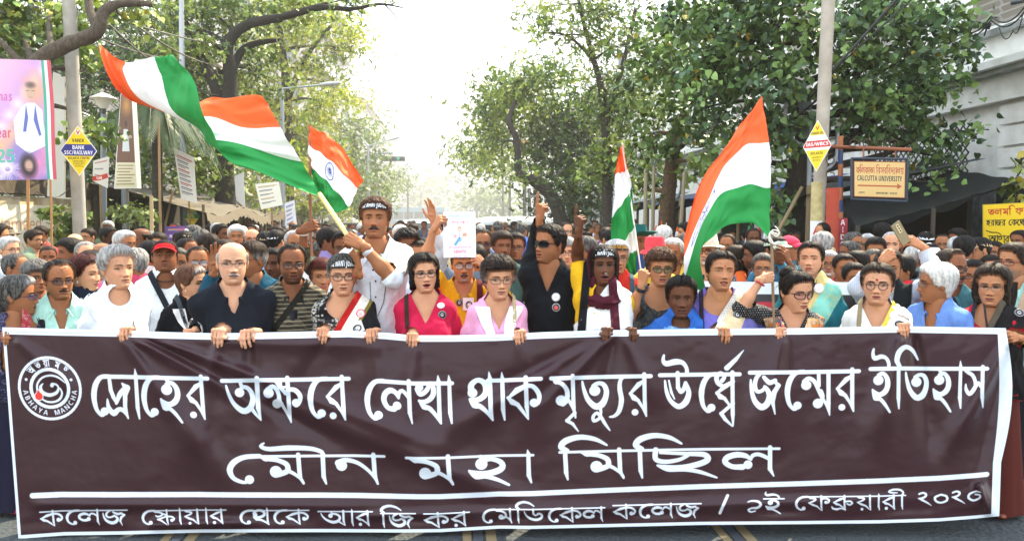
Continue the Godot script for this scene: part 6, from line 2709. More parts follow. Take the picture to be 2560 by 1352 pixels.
	for q in [[1638,585,14.0,"ee6a30","eeeeee","2a8a4a",12,44,"small tricolour flag standing at the stalls, leftmost of the group"],[1652,575,14.2,"ee6a30","eeeeee","2a8a4a",12,50,"small tricolour flag standing at the stalls, in the middle of the group"],[1664,580,14.1,"eeeeee","eeeeee","2a8a4a",11,46,"small white and green flag standing at the stalls"],[1691,585,12.0,"ee6a30","f0f0f0","2a7a48",12,36,"tiny tricolour pennant above the mustard shirt"],[1676,590,12.2,"e79aa6","e79aa6","e79aa6",18,26,"small pink pennant above the coral bucket hat"],[1872,590,11.0,"2a8a4a","e9ecee","e4e7ea",22,52,"white and green party flag under the right flag"],[1886,595,10.8,"e9ecee","e9ecee","e4e7ea",16,40,"folded white party flag under the right flag"],[1898,592,10.9,"c8322e","c8322e","b82a28",16,54,"plain red flag under the right flag"],[1914,590,10.7,"efefef","efefef","efefef",20,52,"white lettered flag beside the stick of the right flag"]]:
		var fr:=thing("small_flag",q[8],"flag",at(q[0],q[1]+40,q[2])*Vector3(1,0,1),.0,"small flags at the right")
		var st:=MB.new()
		st.rod(Vector3.ZERO,at(q[0]+3,q[1]-q[7]*.5,q[2])-fr.position,.008,-1.0,6)
		obj("stick",st,mat("a08a62",.7),fr)
		for b in 3:
			var fmh:=MB.new()
			fmh.grid(7,6,func(u:float,w:float):
				var v:=(b+w)/3.0
				return at(q[0]+3-q[6]*(.2+.8*v)*(u-.3),q[1]+q[7]*(v-.5),q[2]-.03*sin(u*4.0+v*3.0))-fr.position)
			obj("stripe",fmh,cloth([q[3],q[4],q[5]][b]),fr)
	var cbx:=thing("cable_box","dark flat box fixed high beside the pale concrete pole","box",at(2014,265,11.4))
	var cbm:=MB.new()
	cbm.box(Transform3D(Basis(Vector3.UP,.4)*Basis(Vector3(0,0,1),.15),Vector3.ZERO),Vector3(.20,.14,.06))
	obj("case",cbm,mat("2c3436",.6),cbx)
	var ws:=[[[[2260,-20,10.0],[2070,190,10.6],[2050,220,10.6]],.02],[[[2300,-20,10.0],[2075,185,10.6]],.012],[[[2060,200,10.6],[1960,270,13],[1620,330,18]],.018],[[[2062,230,10.6],[1900,320,14],[1551,322,22]],.02],[[[1551,180,22],[1640,300,18],[1700,330,16]],.010],[[[1620,345,18],[1700,352,17],[1790,350,15]],.012],[[[2560,30,11],[2535,75,11.6],[2500,70,12]],.008],[[[2400,70,12.6],[2480,40,11.5],[2565,15,10.6]],.012],[[[2400,78,12.6],[2480,50,11.5],[2565,27,10.6]],.012]]
	for k in ws.size():
		var wr:=rope(ws[k][0],ws[k][1],.15 if k>1 else .0)
		var c:=wr.v[0]
		for i in wr.v.size():
			wr.v[i]-=c
		var wo:=obj("cable",wr,mat("2a2e2d",.6))
		wo.position=c
		tag(wo,["thick black cable from the upper right down to the pale concrete pole","thin cable beside the thick one above the pale concrete pole","cable bundle from the pale concrete pole into the fig tree","long sagging cable from the concrete pole to the tall lamp column","thin cable from the tall lamp column down to the cup lamps","short cable strung level between the cup lamps","looped lead under the security camera on the white wall","upper cable along the white building's ledge","lower cable along the white building's ledge"][k],"cable","cables strung on the right side")
func far_end()->void:
	for q in [[-9.5,52.0,66.0,17.5,"e0d5cf",6,"pale pink city block with rows of windows, far left beyond the trees"],[-10.5,30.0,50.0,8.0,"cfc6b8",3,"low cream building behind the left trees"],[11.5,48.0,80.0,12.0,"d9d6ce",4,"pale building behind the hazy trees on the right"],[-10.0,80.0,120.0,14.0,"d8d0c8",5,"hazy building far down the left side"]]:
		var b:=thing("city_block",q[6],"building",lane(q[0],(q[1]+q[2])*.5),atan2(.0737,1.0),"buildings along the street")
		var dep:float=q[2]-q[1]
		var m:=MB.new()
		var sd:=signf(q[0])
		m.box(Transform3D(Basis(),Vector3(sd*5.0,q[3]*.5,0)),Vector3(10,q[3],dep))
		obj("wall",m,plaster(q[4],"b8b4ac",.2),b)
		var rf:=MB.new()
		rf.box(Transform3D(Basis(),Vector3(sd*5.0,q[3]+.2,0)),Vector3(10.6,.4,dep+.6))
		obj("roof",rf,plaster("b5aca4"),b)
		var fl:int=q[5]
		for r in fl:
			var lg:=MB.new()
			lg.box(Transform3D(Basis(),Vector3(-sd*.25,1.0+q[3]/fl*r+q[3]/fl*.75,0)),Vector3(.7,.14,dep))
			obj("ledge",lg,plaster("c4bab2"),b)
			var n:=int(dep/2.6)
			for k in n:
				var w:=MB.new()
				w.box(Transform3D(Basis(),Vector3(-sd*.02,q[3]/fl*(r+.5),-dep*.5+(k+.5)*dep/n)),Vector3(.1,1.5,1.2))
				obj("window",w,mat("5d646a",.3),b)
			for k in 3:
				var w2:=MB.new()
				w2.box(Transform3D(Basis(),Vector3(sd*(1.8+k*3.0),q[3]/fl*(r+.5),dep*.5+.02)),Vector3(1.3,1.5,.1))
				obj("window",w2,mat("5d646a",.3),b)
	for q in [[-13.0,-4.0,-40.0,7.0,"cfd2d4","grey building beside the street behind the photographer, left"],[13.0,-4.0,-40.0,7.0,"cdd0d2","pale grey building beside the street behind the photographer, right"]]:  # unseen blocks behind the camera; they darken banner reflections and low frontal light
		var b:=thing("city_block",q[5],"building",lane(q[0],(q[1]+q[2])*.5),atan2(.0737,1.0),"buildings along the street")
		var m:=MB.new()
		m.box(Transform3D(Basis(),Vector3(signf(q[0])*5.0,q[3]*.5,0)),Vector3(10,q[3],36))
		obj("wall",m,plaster(q[4],"b8b4ac",.2),b)
		for r in 2:
			for k in 9:
				var w:=MB.new()
				w.box(Transform3D(Basis(),Vector3(-signf(q[0])*.02,1.9+r*3.6,-16.0+k*4.0)),Vector3(.12,1.9,1.4))
				obj("window",w,mat("4a4f52",.3),b)
	var eb:=thing("city_block","pale building across the junction behind the photographer","building",Vector3(0,0,32.0),.0,"buildings along the street")  # out of view; closes off low sky that the banner would mirror
	var em:=MB.new()
	em.box(Transform3D(Basis(),Vector3(0,4.0,5.0)),Vector3(44,8,10))
	obj("wall",em,plaster("c9cccf","c8c8c4",.2),eb)
	for r in 2:
		for k in 10:
			var w:=MB.new()
			w.box(Transform3D(Basis(),Vector3(-19.0+k*4.2,2.2+r*3.9,-.02)),Vector3(1.6,2.0,.12))
			obj("window",w,mat("4a4f52",.3),eb)
	var bus:=thing("bus","pale blue city bus standing across the far end of the street","bus",at(1000,600,94.0)*Vector3(1,0,1))
	var bb:=MB.new()
	bb.box(Transform3D(Basis(),Vector3(0,1.1,0)),Vector3(11.4,1.3,2.5))
	obj("body",bb,mat("7fa6bb",.4),bus)
	var yl:=MB.new()
	yl.box(Transform3D(Basis(),Vector3(0,1.0,.02)),Vector3(11.42,.22,2.52))
	obj("stripe",yl,mat("c9a84a",.5),bus)
	var br:=MB.new()
	br.box(Transform3D(Basis(),Vector3(0,2.85,0)),Vector3(11.3,.5,2.5))
	br.box(Transform3D(Basis(),Vector3(0,3.12,0)),Vector3(10.9,.06,2.2))
	obj("roof",br,mat("86adc2",.4),bus)
	for k in 10:
		var pl:=MB.new()
		pl.box(Transform3D(Basis(),Vector3(-5.6+k*1.245,2.15,0)),Vector3(.14,.9,2.48))
		obj("pillar",pl,mat("86adc2",.4),bus)
	for k in 9:
		var wn:=MB.new()
		wn.box(Transform3D(Basis(),Vector3(-4.98+k*1.245,2.15,1.18)),Vector3(1.1,.9,.02))
		obj("window",wn,mat("4d5a62",.15),bus)
	for x in [-3.6,3.4]:
		var wh:=MB.new()
		wh.lathe([[.0,-.15],[.5,-.15],[.52,.0],[.5,.15],[.0,.15]],16)
		var wo:=obj("wheel",wh,mat("1d1d1f",.8),bus)
		wo.transform=Transform3D(Basis(Vector3.RIGHT,PI/2),Vector3(x,.5,1.15))
	for q in [[1298,30.0,4.4,1.92,"eef0ee","white van roof showing above the heads in the middle"],[838,42.0,3.0,1.9,"e9dcd0","cream auto rickshaw hood showing above the heads on the left"],[1060,58.0,4.2,1.75,"f2f2f0","white car seen above the far heads near the bus"]]:
		var v:=thing("vehicle",q[5],"van",at(q[0],600,q[1])*Vector3(1,0,1),.3,"vehicles caught in the crowd")
		var vb:=MB.new()
		vb.grid(24,12,func(u:float,w:float):
			var a:=TAU*u
			var s:=Vector2(signf(cos(a))*pow(absf(cos(a)),.35),signf(sin(a))*pow(absf(sin(a)),.35))
			var k:=pow(sin(minf(w*1.3,1.0)*PI*.5),.4)
			return Vector3(s.x*q[2]*.5*k,lerpf(q[3],.35,w*w),s.y*.85*k),true)
		obj("body",vb,mat(q[4],.3),v)
		var gl:=MB.new()
		gl.box(Transform3D(Basis(),Vector3(0,q[3]*.72,0)),Vector3(q[2]*.86,.42,1.72))
		obj("window",gl,mat("2f363b",.1),v)
		for x in [-.3,.3]:
			for z in [-.8,.8]:
				var wh:=MB.new()
				wh.lathe([[.0,-.1],[.3,-.1],[.31,.0],[.3,.1],[.0,.1]],14)
				var wo:=obj("wheel",wh,mat("1d1d1f",.8),v)
				wo.transform=Transform3D(Basis(Vector3.RIGHT,PI/2),Vector3(x*q[2],.31,z))
	var tg:=thing("traffic_signal","traffic signal gantry with a row of black lamps over the far junction","traffic light",at(937,560,48.0)*Vector3(1,0,1))
	var gm:=MB.new()
	gm.rod(Vector3.ZERO,at(937,382,48)-tg.position,.09,.08)
	gm.rod(at(937,384,48)-tg.position,at(982,382,48)-tg.position,.06)
	obj("post",gm,mat("8f9594",.6),tg)
	var gb:=MB.new()
	gb.box(Transform3D(Basis(),at(984,397,48)-tg.position),Vector3(1.4,.28,.2))
	obj("signal_head",gb,mat("30383a",.7),tg)
	for k in 5:
		var ln:=MB.new()
		ln.ball(at(962+k*11,397,47.85)-tg.position,Vector3(.1,.1,.05),10,6)
		obj("signal_lens",ln,mat("39b58a" if k==3 else "202526",.3),tg)
	var m1:=mast([921,560],[920,365],[972,350],40.0,"far lamp column with two raised arms beyond the medium flag")
	var a2:=MB.new()
	a2.rod(at(920,365,40)-m1.position,at(902,342,40)-m1.position,.03)
	obj("arm",a2,mat("a9adb0",.5,.3),m1)
	for q in [[1312,400,34.0,"slim pole left of the hazy tree"],[1324,470,38.0,"thin pole in the haze behind the raised hands"],[1275,440,50.0,"far pole with crossbars right of the middle"],[1258,450,62.0,"faint far pole in the haze, furthest right of the gap"],[1020,470,70.0,"faint far pole in the haze left of the gap"]]:
		pole("street_pole",q[3],"pole",[q[0],580,q[2]],[q[0]-1,q[1],q[2]],.09,"8f8f8a","far street poles")
	for q in [[[1262,340,34],[1350,365,34],"far overhead lamp gantry with a reddish board behind the curved tree"]]:
		var gz:=thing("overhead_board",q[2],"sign",P3(q[0])*Vector3(1,0,1))
		var zm:=MB.new()
		zm.rod(at(1275,342,34)-gz.position,at(1338,342,34)-gz.position,.05)
		zm.rod(at(1338,342,34)-gz.position,at(1338,560,34)*Vector3(1,0,1)-gz.position,.07)
		obj("frame",zm,mat("a7aaa8",.6),gz)
		var zb:=MB.new()
		zb.box(Transform3D(Basis(),at(1312,355,34)-gz.position),Vector3(1.1,.22,.06))
		obj("board",zb,mat("c88a6a",.7),gz)
func trees()->void:
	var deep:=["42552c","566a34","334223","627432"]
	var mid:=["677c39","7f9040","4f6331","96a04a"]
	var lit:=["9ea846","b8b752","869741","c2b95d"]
	tree({"label":"near tree whose thick bare limb crosses behind the concrete pole at upper left","trunk":[[-150,640,11.6,.2],[-100,380,11.5,.18],[20,250,11.3,.13],[95,152,11.2,.115],[165,112,11.2,.105],[240,80,11.2,.095],[258,30,11.2,.08],[300,8,11.3,.06],[380,10,11.4,.04]],"limbs":[[[245,70,11.2,.08],[225,30,11.3,.06],[215,-30,11.4,.05]]],"bark":"6d5f50",
		"clumps":[[40,60,11.8,.7,.5,.5,260],[130,20,12,.7,.4,.5,220],[20,130,11.8,.4,.3,.4,120],[300,40,12,.6,.35,.5,150],[-60,20,11.5,.7,.6,.5,200],[210,180,12.4,.35,.5,.4,140],[220,290,12.6,.3,.45,.3,120]],"tints":mid,"leaf":.12,"yellow":.02,"twig":.16,"kind":"heart"})
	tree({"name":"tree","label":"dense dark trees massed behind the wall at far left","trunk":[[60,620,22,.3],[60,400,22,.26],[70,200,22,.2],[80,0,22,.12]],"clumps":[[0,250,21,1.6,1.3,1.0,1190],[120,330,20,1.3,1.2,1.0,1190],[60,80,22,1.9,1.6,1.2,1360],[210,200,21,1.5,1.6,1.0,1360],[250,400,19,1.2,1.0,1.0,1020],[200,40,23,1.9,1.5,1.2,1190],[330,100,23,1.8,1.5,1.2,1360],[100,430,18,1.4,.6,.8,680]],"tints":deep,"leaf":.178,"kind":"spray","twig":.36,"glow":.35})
	tree({"label":"large dark-limbed tree with a thick trunk left of the big flag, reaching over the street","trunk":[[566,640,20,.27],[562,480,20,.25],[560,340,20,.22],[575,200,20,.17],[570,110,20,.14],[620,60,20,.12],[700,45,19.6,.1]],"limbs":[[[565,300,20,.16],[520,180,20,.12],[470,80,20.5,.09],[440,-20,21,.07]],[[620,60,20,.12],[720,38,19.5,.095],[800,18,19.2,.08],[880,22,19,.05],[950,10,19,.03],[1010,20,19,.012]],[[575,190,20,.12],[610,120,20.4,.09],[690,100,20.6,.06]],[[960,10,19,.02],[985,35,19,.012],[1000,60,19,.006]]],"bark":"3b342d",
		"clumps":[[430,60,21,1.4,1.0,.9,1020],[520,30,21,1.3,.9,.9,850],[420,190,21,1.2,.9,.8,935],[490,120,20,.7,.5,.6,442],[510,270,21.5,1.1,1.1,.8,1020],[620,20,20.6,1.2,.5,.8,646],[640,180,21.5,1.0,.9,.8,646],[430,400,19.5,1.1,.9,.7,816],[520,430,20,1.0,.8,.7,714],[760,10,20,.9,.3,.6,340],[870,0,19.2,.7,.2,.5,187]],"tints":mid,"leaf":.163,"kind":"spray","twig":.3,"glow":.5})
	tree({"label":"tall sunlit yellow-green tree beside the slim lamp column left of the street","trunk":[[722,640,27,.22],[718,380,27,.19],[714,200,27,.15],[700,90,27,.11],[690,-20,27,.08]],"limbs":[[[716,260,27,.11],[760,150,27,.08],[830,60,27,.05]],[[712,150,27,.09],[660,80,27,.06],[620,20,27,.05]]],"bark":"463d33",
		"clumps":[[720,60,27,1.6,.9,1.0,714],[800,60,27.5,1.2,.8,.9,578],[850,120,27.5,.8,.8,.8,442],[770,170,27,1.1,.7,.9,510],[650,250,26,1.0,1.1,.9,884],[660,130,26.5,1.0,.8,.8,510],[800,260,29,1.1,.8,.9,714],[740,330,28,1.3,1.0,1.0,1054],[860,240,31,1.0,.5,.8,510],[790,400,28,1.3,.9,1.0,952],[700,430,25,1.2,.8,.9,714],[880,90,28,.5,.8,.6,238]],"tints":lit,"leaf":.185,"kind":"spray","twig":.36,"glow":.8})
	tree({"label":"bushy hazy tree under the far lamp arms left of the gap","trunk":[[890,600,44,.25],[885,430,44,.2],[880,330,44,.12]],"clumps":[[880,340,44,2.0,1.5,1.4,884],[830,430,42,1.8,1.4,1.3,816],[900,430,46,1.6,1.4,1.2,782],[880,490,40,1.8,1.0,1.2,714],[960,470,60,2.0,1.6,1.4,714],[985,450,70,1.8,1.6,1.4,612]],"tints":mid,"leaf":.266,"kind":"spray","twig":.55,"glow":.6})
	for q in [["far round tree fading into haze left of the vanishing point",1050,120.0,[[1040,470,120,4.5,4.0,4,420],[1075,480,125,4.0,3.5,4,380],[1015,500,115,3.5,3.0,3,300]]],["far pale tree fading into haze right of the vanishing point",1190,110.0,[[1190,470,110,4.0,4.0,4,420],[1230,480,100,3.6,4.0,4,420],[1165,500,130,4.0,3.5,4,360],[1250,510,85,2.6,2.5,3,330]]],["faint farthest trees closing the street at the vanishing point",1125,200.0,[[1100,505,200,7,4.0,4,300],[1145,512,210,7,3.5,4,300],[1060,515,190,6,3.0,4,240],[1190,515,190,6,3.0,4,240]]]]:
		tree({"label":q[0],"trunk":[[q[1],575,q[2],.35],[q[1],530,q[2],.3],[q[1]+3,480,q[2],.2]],"clumps":q[3],"tints":mid,"leaf":.75 if q[2]<150 else 1.2,"kind":"plain","twig":.9,"glow":.6})
	tree({"label":"hazy tree with a crooked S-shaped trunk leaning over the street right of the gap","trunk":[[1412,640,23,.24],[1404,555,23,.22],[1375,486,23,.19],[1330,449,23,.16],[1298,434,23,.13],[1293,355,23,.10],[1273,302,23,.08],[1289,250,23.5,.05]],"bark":"544b42",
		"clumps":[[1290,210,24,1.0,.6,.8,646],[1350,190,24,.9,.6,.8,544],[1240,260,26,1.0,.7,.8,646],[1230,350,30,1.3,.9,1.0,714],[1310,280,26,1.2,.7,.9,714],[1180,390,34,1.3,.6,1.0,561],[1260,400,32,1.6,.9,1.2,731],[1330,340,28,1.3,.9,1.0,714],[1290,445,22.5,.3,.2,.3,102],[1225,300,28,.9,.8,.8,510]],"tints":["758640","90a04a","5a703a","a6ac52"],"leaf":.192,"kind":"spray","twig":.36,"glow":.7})
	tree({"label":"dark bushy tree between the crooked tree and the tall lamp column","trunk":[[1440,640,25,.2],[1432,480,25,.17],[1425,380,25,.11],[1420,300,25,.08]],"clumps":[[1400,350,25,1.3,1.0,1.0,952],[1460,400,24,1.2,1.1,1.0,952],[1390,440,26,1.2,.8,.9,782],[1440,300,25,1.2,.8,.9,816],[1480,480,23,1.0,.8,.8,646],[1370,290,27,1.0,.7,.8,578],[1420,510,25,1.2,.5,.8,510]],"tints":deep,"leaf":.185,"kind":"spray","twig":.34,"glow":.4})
	tree({"label":"thin tall tree with sparse high foliage behind the tall lamp column","trunk":[[1520,640,20.5,.16],[1518,430,20.5,.14],[1508,250,20.5,.10],[1485,150,20.5,.07],[1460,60,20.5,.05],[1440,-30,20.5,.04]],"limbs":[[[1512,320,20.5,.09],[1560,150,20,.06],[1590,20,20,.05]],[[1485,150,20.5,.05],[1420,90,20.5,.035],[1350,80,20.5,.015]]],"bark":"5a5046",
		"clumps":[[1440,30,20.5,1.2,.6,.8,442],[1530,20,20.5,1.1,.7,.8,510],[1390,90,20.5,.8,.35,.6,204],[1570,110,20,.8,.8,.7,442],[1480,130,20.5,.7,.5,.6,221],[1350,20,21,.9,.4,.6,204],[1500,260,20.5,.8,.9,.7,646],[1560,290,21,.9,.9,.8,714],[1480,220,22,.9,.6,.7,408],[1520,400,20.5,.8,.8,.7,646],[1590,400,20,.8,.8,.7,612],[1620,240,20,.8,.9,.7,646]],"tints":["6f843e","889a45","536633","9fa84d"],"leaf":.148,"kind":"spray","twig":.28,"glow":.6})
	tree({"label":"leafy tree with an orange-brown leaning trunk among the cup lamps","trunk":[[1660,640,15.5,.17],[1672,480,15.5,.15],[1690,340,15.5,.13],[1715,270,15.5,.1],[1740,190,15.5,.07]],"bark":"7a6048","clumps":[[1640,330,15.5,.6,.6,.6,300],[1700,220,15,.8,.6,.6,380],[1640,200,16,.7,.6,.6,340],[1760,330,15,.7,.5,.6,320],[1600,480,16,.4,.4,.4,120],[1740,400,15,.5,.4,.4,170],[1640,110,16,.8,.6,.6,320],[1720,90,15,.8,.6,.6,340]],"tints":["566c37","6e8442","40522c","7d9046"],"leaf":.13,"kind":"heart","yellow":.015,"twig":.2})
	tree({"label":"huge heart-leaved fig tree filling the upper right before the white building","trunk":[[1985,640,12.6,.22],[1988,520,12.6,.2],[1998,420,12.6,.18],[2012,330,12.6,.15],[1985,240,12.6,.12],[1950,140,12.6,.09],[1930,20,12.6,.06]],"limbs":[[[2000,420,12.6,.11],[2080,380,12.4,.09],[2150,330,12.2,.07],[2230,270,12,.05],[2300,180,12,.03]],[[2010,350,12.6,.10],[2110,260,12.6,.08],[2160,140,12.6,.05],[2200,20,12.6,.03]],[[1995,440,12.6,.09],[2110,410,12.4,.06],[2200,390,12.2,.05],[2290,350,12.2,.02]]],"bark":"463c33",
		"clumps":[[1800,60,12.2,.7,.5,.6,420],[1720,30,12.6,.6,.4,.5,300],[1780,170,12,.6,.5,.5,380],[1860,120,11.8,.6,.5,.5,380],[1880,20,12,.7,.4,.5,340],[1960,60,11.6,.6,.5,.5,360],[1850,230,12.2,.6,.5,.5,360],[1940,190,11.6,.5,.4,.5,280],[1760,270,13,.6,.5,.5,300],[1880,330,12.6,.5,.5,.5,300],[1950,320,11.8,.4,.4,.4,200],[2020,140,11.4,.4,.5,.4,220],[2140,50,11.8,.7,.5,.5,360],[2250,40,12,.7,.5,.5,360],[2340,70,12.2,.5,.5,.5,280],[2150,160,11.8,.6,.5,.5,340],[2260,150,12,.6,.5,.5,340],[2350,170,12.4,.4,.4,.4,220],[2130,270,11.8,.6,.45,.5,320],[2220,260,12,.6,.45,.5,320],[2320,250,12.2,.5,.4,.4,260],[2170,330,12,.5,.3,.4,200],[2280,330,12.2,.5,.35,.4,220],[2390,340,12.4,.3,.2,.3,90],[2340,390,12.6,.3,.25,.3,110],[2090,90,11.6,.5,.5,.4,240],[2390,100,12.6,.25,.4,.3,120],[1900,440,12.4,.35,.4,.35,150],[1930,530,12.2,.3,.3,.3,110],[1830,400,13,.4,.4,.4,180],[2320,455,11.0,.25,.1,.2,30],[2000,-20,11.6,.6,.3,.5,200]],"tints":["4a6434","5e783d","395032","708a4a","516e49"],"leaf":.118,"kind":"heart","yellow":.014,"twig":.17,"glow":.3,"single":280})
	tree({"name":"shrub","label":"leafy green bush growing against the cream wall on the left","group":"shrubs and creepers","trunk":[[165,660,12.4,.03],[168,600,12.3,.025],[160,560,12.3,.015]],"clumps":[[150,570,12.2,.22,.22,.2,130],[190,560,12.1,.16,.18,.2,90],[130,540,12.3,.16,.12,.2,60],[165,620,12.2,.2,.25,.2,110],[205,600,12.1,.1,.2,.1,40]],"tints":["697a3c","556633","86924a","42522a"],"leaf":.11,"kind":"heart","twig":.09,"glow":.5})
	tree({"name":"shrub","label":"spreading leafy shoot hanging in front of the wall below the tapering poster","group":"shrubs and creepers","trunk":[[345,600,14,.02],[335,560,14,.016],[330,520,14,.01]],"clumps":[[325,525,13.8,.35,.12,.2,110],[355,550,13.7,.2,.15,.2,70],[300,520,13.9,.2,.1,.2,50]],"tints":["737f4d","596638","929a65"],"leaf":.15,"kind":"plain","twig":.1})
	tree({"name":"shrub","label":"thin creeper with yellowed leaves at the right edge above the yellow wall sign","group":"shrubs and creepers","trunk":[[2560,600,10.4,.012],[2552,500,10.4,.01],[2545,420,10.4,.006]],"clumps":[[2545,440,10.3,.12,.18,.1,26],[2535,490,10.3,.1,.12,.1,20],[2555,400,10.3,.08,.1,.1,14]],"tints":["86924a","a0a056","677a3c"],"leaf":.13,"kind":"heart","yellow":.15,"twig":.05})
	tree({"name":"shrub","label":"low leafy growth beside the far tarpaulins left of the street","group":"shrubs and creepers","trunk":[[780,620,26,.04],[780,560,26,.03],[775,520,26,.02]],"clumps":[[780,520,26,.7,.5,.5,374],[740,540,26,.5,.4,.4,255],[860,530,34,.8,.6,.6,340],[650,490,22,.5,.3,.4,221]],"tints":["939a48","758240","a8a852"],"leaf":.148,"kind":"spray","twig":.22,"glow":.8})
	var palm:=thing("palm","dark palm with drooping feather fronds behind the street lamps on the left","palm",at(395,600,17.0)*Vector3(1,0,1))
	var tk:=MB.new()
	tk.tube(PackedVector3Array([Vector3.ZERO,at(392,450,17)-palm.position,at(390,270,17)-palm.position]),PackedFloat32Array([.13,.11,.09]),10)
	obj("trunk",tk,bark_mat("5a5044"),palm)
	var rg:=RandomNumberGenerator.new()
	rg.seed=41
	for k in 16:
		var a:=TAU*k/16.0+rg.randf()*.3
		var ln:=rg.randf_range(1.3,1.9)
		var up:=rg.randf_range(.1,.9)
		var fr:=MB.new()
		var top:=at(390,270,17)-palm.position
		var pp:=PackedVector3Array()
		for i in 12:
			var t:=i/11.0
			pp.append(top+Vector3(cos(a)*ln*t,up*ln*t-1.2*ln*t*t,sin(a)*ln*t))
		fr.tube(pp,PackedFloat32Array([.02,.019,.018,.017,.016,.015,.013,.012,.01,.008,.006,.004]),4)
		for i in range(1,48):
			var t:=i/48.0
			var f:=t*10.99
			var c:=pp[int(f)].lerp(pp[int(f)+1],f-int(f))
			var d:=(pp[mini(int(f)+1,11)]-pp[int(f)]).normalized()
			var sd:=d.cross(Vector3.UP).normalized()
			for s in [-1.0,1.0]:
				var e:Vector3=c+(sd*s*.8+d*.5+Vector3(0,-.55,0)).normalized()*.5*sin(PI*(.12+.8*t))
				var w:=d*.02
				var o:=fr.v.size()
				fr.v.append_array(PackedVector3Array([c-w,c.lerp(e,.5)-w*1.3+Vector3(0,.02,0),e,c.lerp(e,.5)+w*1.3+Vector3(0,.02,0)]))
				fr.quad(o,o+1,o+2,o+3)
		fr.uv.clear()
		obj("frond",fr,mat("3d4f28",.5,.0,{"backlight_enabled":true,"backlight":Color(.2,.25,.08)}),palm)
func g_(px:float,py:=-1.0,tilt:=0.0,dd:=0.0)->Dictionary:
	var y:=lerp_tab(px,TOP_X,TOP_Y)-4.0 if py<.0 else py
	return {"p":[px,y,4.486+dd],"f":Vector3(sin(tilt)*.5,.16,1),"n":Vector3(-sin(tilt)*.35,-1,.1),"pose":"grip","pole":Vector3(0,-1,-1.0)}
func print_cloth(kind:String,a:String,b:String,scale:=4.0)->StandardMaterial3D:
	var pr:=Print.new(256,256,Color.html(a))
	var rg:=RandomNumberGenerator.new()
	rg.seed=hash(kind+a)
	var ink:=Color.html(b)
	match kind:
		"stripes":
			for k in 8:
				pr.rect(0,k*32,256,11,ink)
				pr.rect(0,k*32+18,256,3,ink.lerp(Color.html(a),.5))
		"pinstripes":
			for k in 16:
				pr.rect(k*16,0,4,256,ink)
		"plaid":
			for k in 4:
				pr.rect(k*64,0,22,256,ink)
				for y in 256:
					if y%64<22:
						pr.rect(k*64,y,22,1,ink.darkened(.3))
						pr.rect(k*64+22,y,42,1,ink.lerp(Color.html(a),.4))
		"flowers":
			for k in 26:
				var c:=Vector2(rg.randf()*256,rg.randf()*256)
				for i in 6:
					var d:=Vector2.from_angle(TAU*i/6.0)*12
					pr.seg(c+d*.4,c+d,4.5,2.5,ink)
		"vines":
			for k in 22:
				var c:=Vector2(rg.randf()*256,rg.randf()*256)
				pr.ring(c.x,c.y,12,3,ink,rg.randf()*6,rg.randf()*6+4)
				pr.ring(c.x+8,c.y+6,6,3,ink)
		"patch":
			var cs:=["c8602a","d9a23a","3a4f8a","b33a48","e2d2b0","4a7a6a"]
			for k in 64:
				pr.rect((k%8)*32,(k/8)*32,32,32,Color.html(cs[rg.randi()%6]).lerp(Color.html(a),.25))
				pr.rect((k%8)*32+rg.randi()%20,(k/8)*32,6,32,Color.html(cs[rg.randi()%6]))
		"camo":
			for k in 50:
				pr.blotch(rg.randf()*256,rg.randf()*256,14+rg.randf()*24,8+rg.randf()*16,[ink,Color.html("1f231c"),Color.html("5d5a44")][k%3],.2)
		"dots":
			for k in 64:
				pr.seg(Vector2((k%8)*32+8+(k/8%2)*16,(k/8)*32+16),Vector2((k%8)*32+8+(k/8%2)*16,(k/8)*32+16),5,5,ink)
		"lace":
			for k in 70:
				pr.ring(rg.randf()*256,rg.randf()*256,6+rg.randf()*8,2,ink)
	return tmat(pr.tex(),.85,{"metallic_specular":.22,"uv1_triplanar":true,"uv1_scale":Vector3.ONE*scale,"rim_enabled":true,"rim":.3})
func badge_tex(kind:String)->StandardMaterial3D:
	if _mats.has("badge"+kind):
		return _mats["badge"+kind]
	var pr:=Print.new(128,128,Color.html("f0eeec"))
	match kind:
		"swirl":
			pr.ring(64,64,50,22,Color.html("1c1b20"))
			pr.blotch(64,64,38,38,Color.html("1c1b20"),.05)
			pr.stroke("84,50,4 64,40,5 44,54,6 48,78,8 68,84,7 82,72,5; 66,56,5 74,62,6 64,72,6",Transform2D(),Color.html("f0eeec"))
		"pink":
			pr.ring(64,64,56,14,Color.html("d8405a"))
			pr.ring(64,64,40,3,Color.html("d8405a"))
			for k in 7:
				pr.rect(34+(k%2)*5,42+k*7,56-(k%3)*8,3,Color.html("c8485e"))
		"white":
			pr.ring(64,64,58,8,Color.html("b9b9bd"))
			pr.blotch(70,60,30,22,Color.html("d8d4d2"),.5)
		"dark":
			pr.blotch(64,64,66,66,Color.html("17171c"),.05)
			pr.stroke("84,50,4 64,40,5 44,54,6 48,78,8 68,84,7 82,72,5; 66,56,5 74,62,6 64,72,6",Transform2D(),Color.html("e6e2e0"))
			pr.ring(64,64,56,4,Color.html("c8c4c2"))
		"red":
			pr.blotch(64,64,66,66,Color.html("211d22"),.05)
			pr.poly(PackedVector2Array([Vector2(40,100),Vector2(36,60),Vector2(50,34),Vector2(70,40),Vector2(92,58),Vector2(90,100)]),Color.html("cf3a34"))
			pr.ring(64,64,58,6,Color.html("d9d3d2"))
		"yellow":
			pr.blotch(64,64,66,66,Color.html("23211c"),.05)
			words(pr,"JUSTICE",64,64,18,Color.html("e0c23a"),84)
			pr.ring(64,64,56,8,Color.html("c9c2b0"))
	_mats["badge"+kind]=tmat(pr.tex(),.25)
	return _mats["badge"+kind]
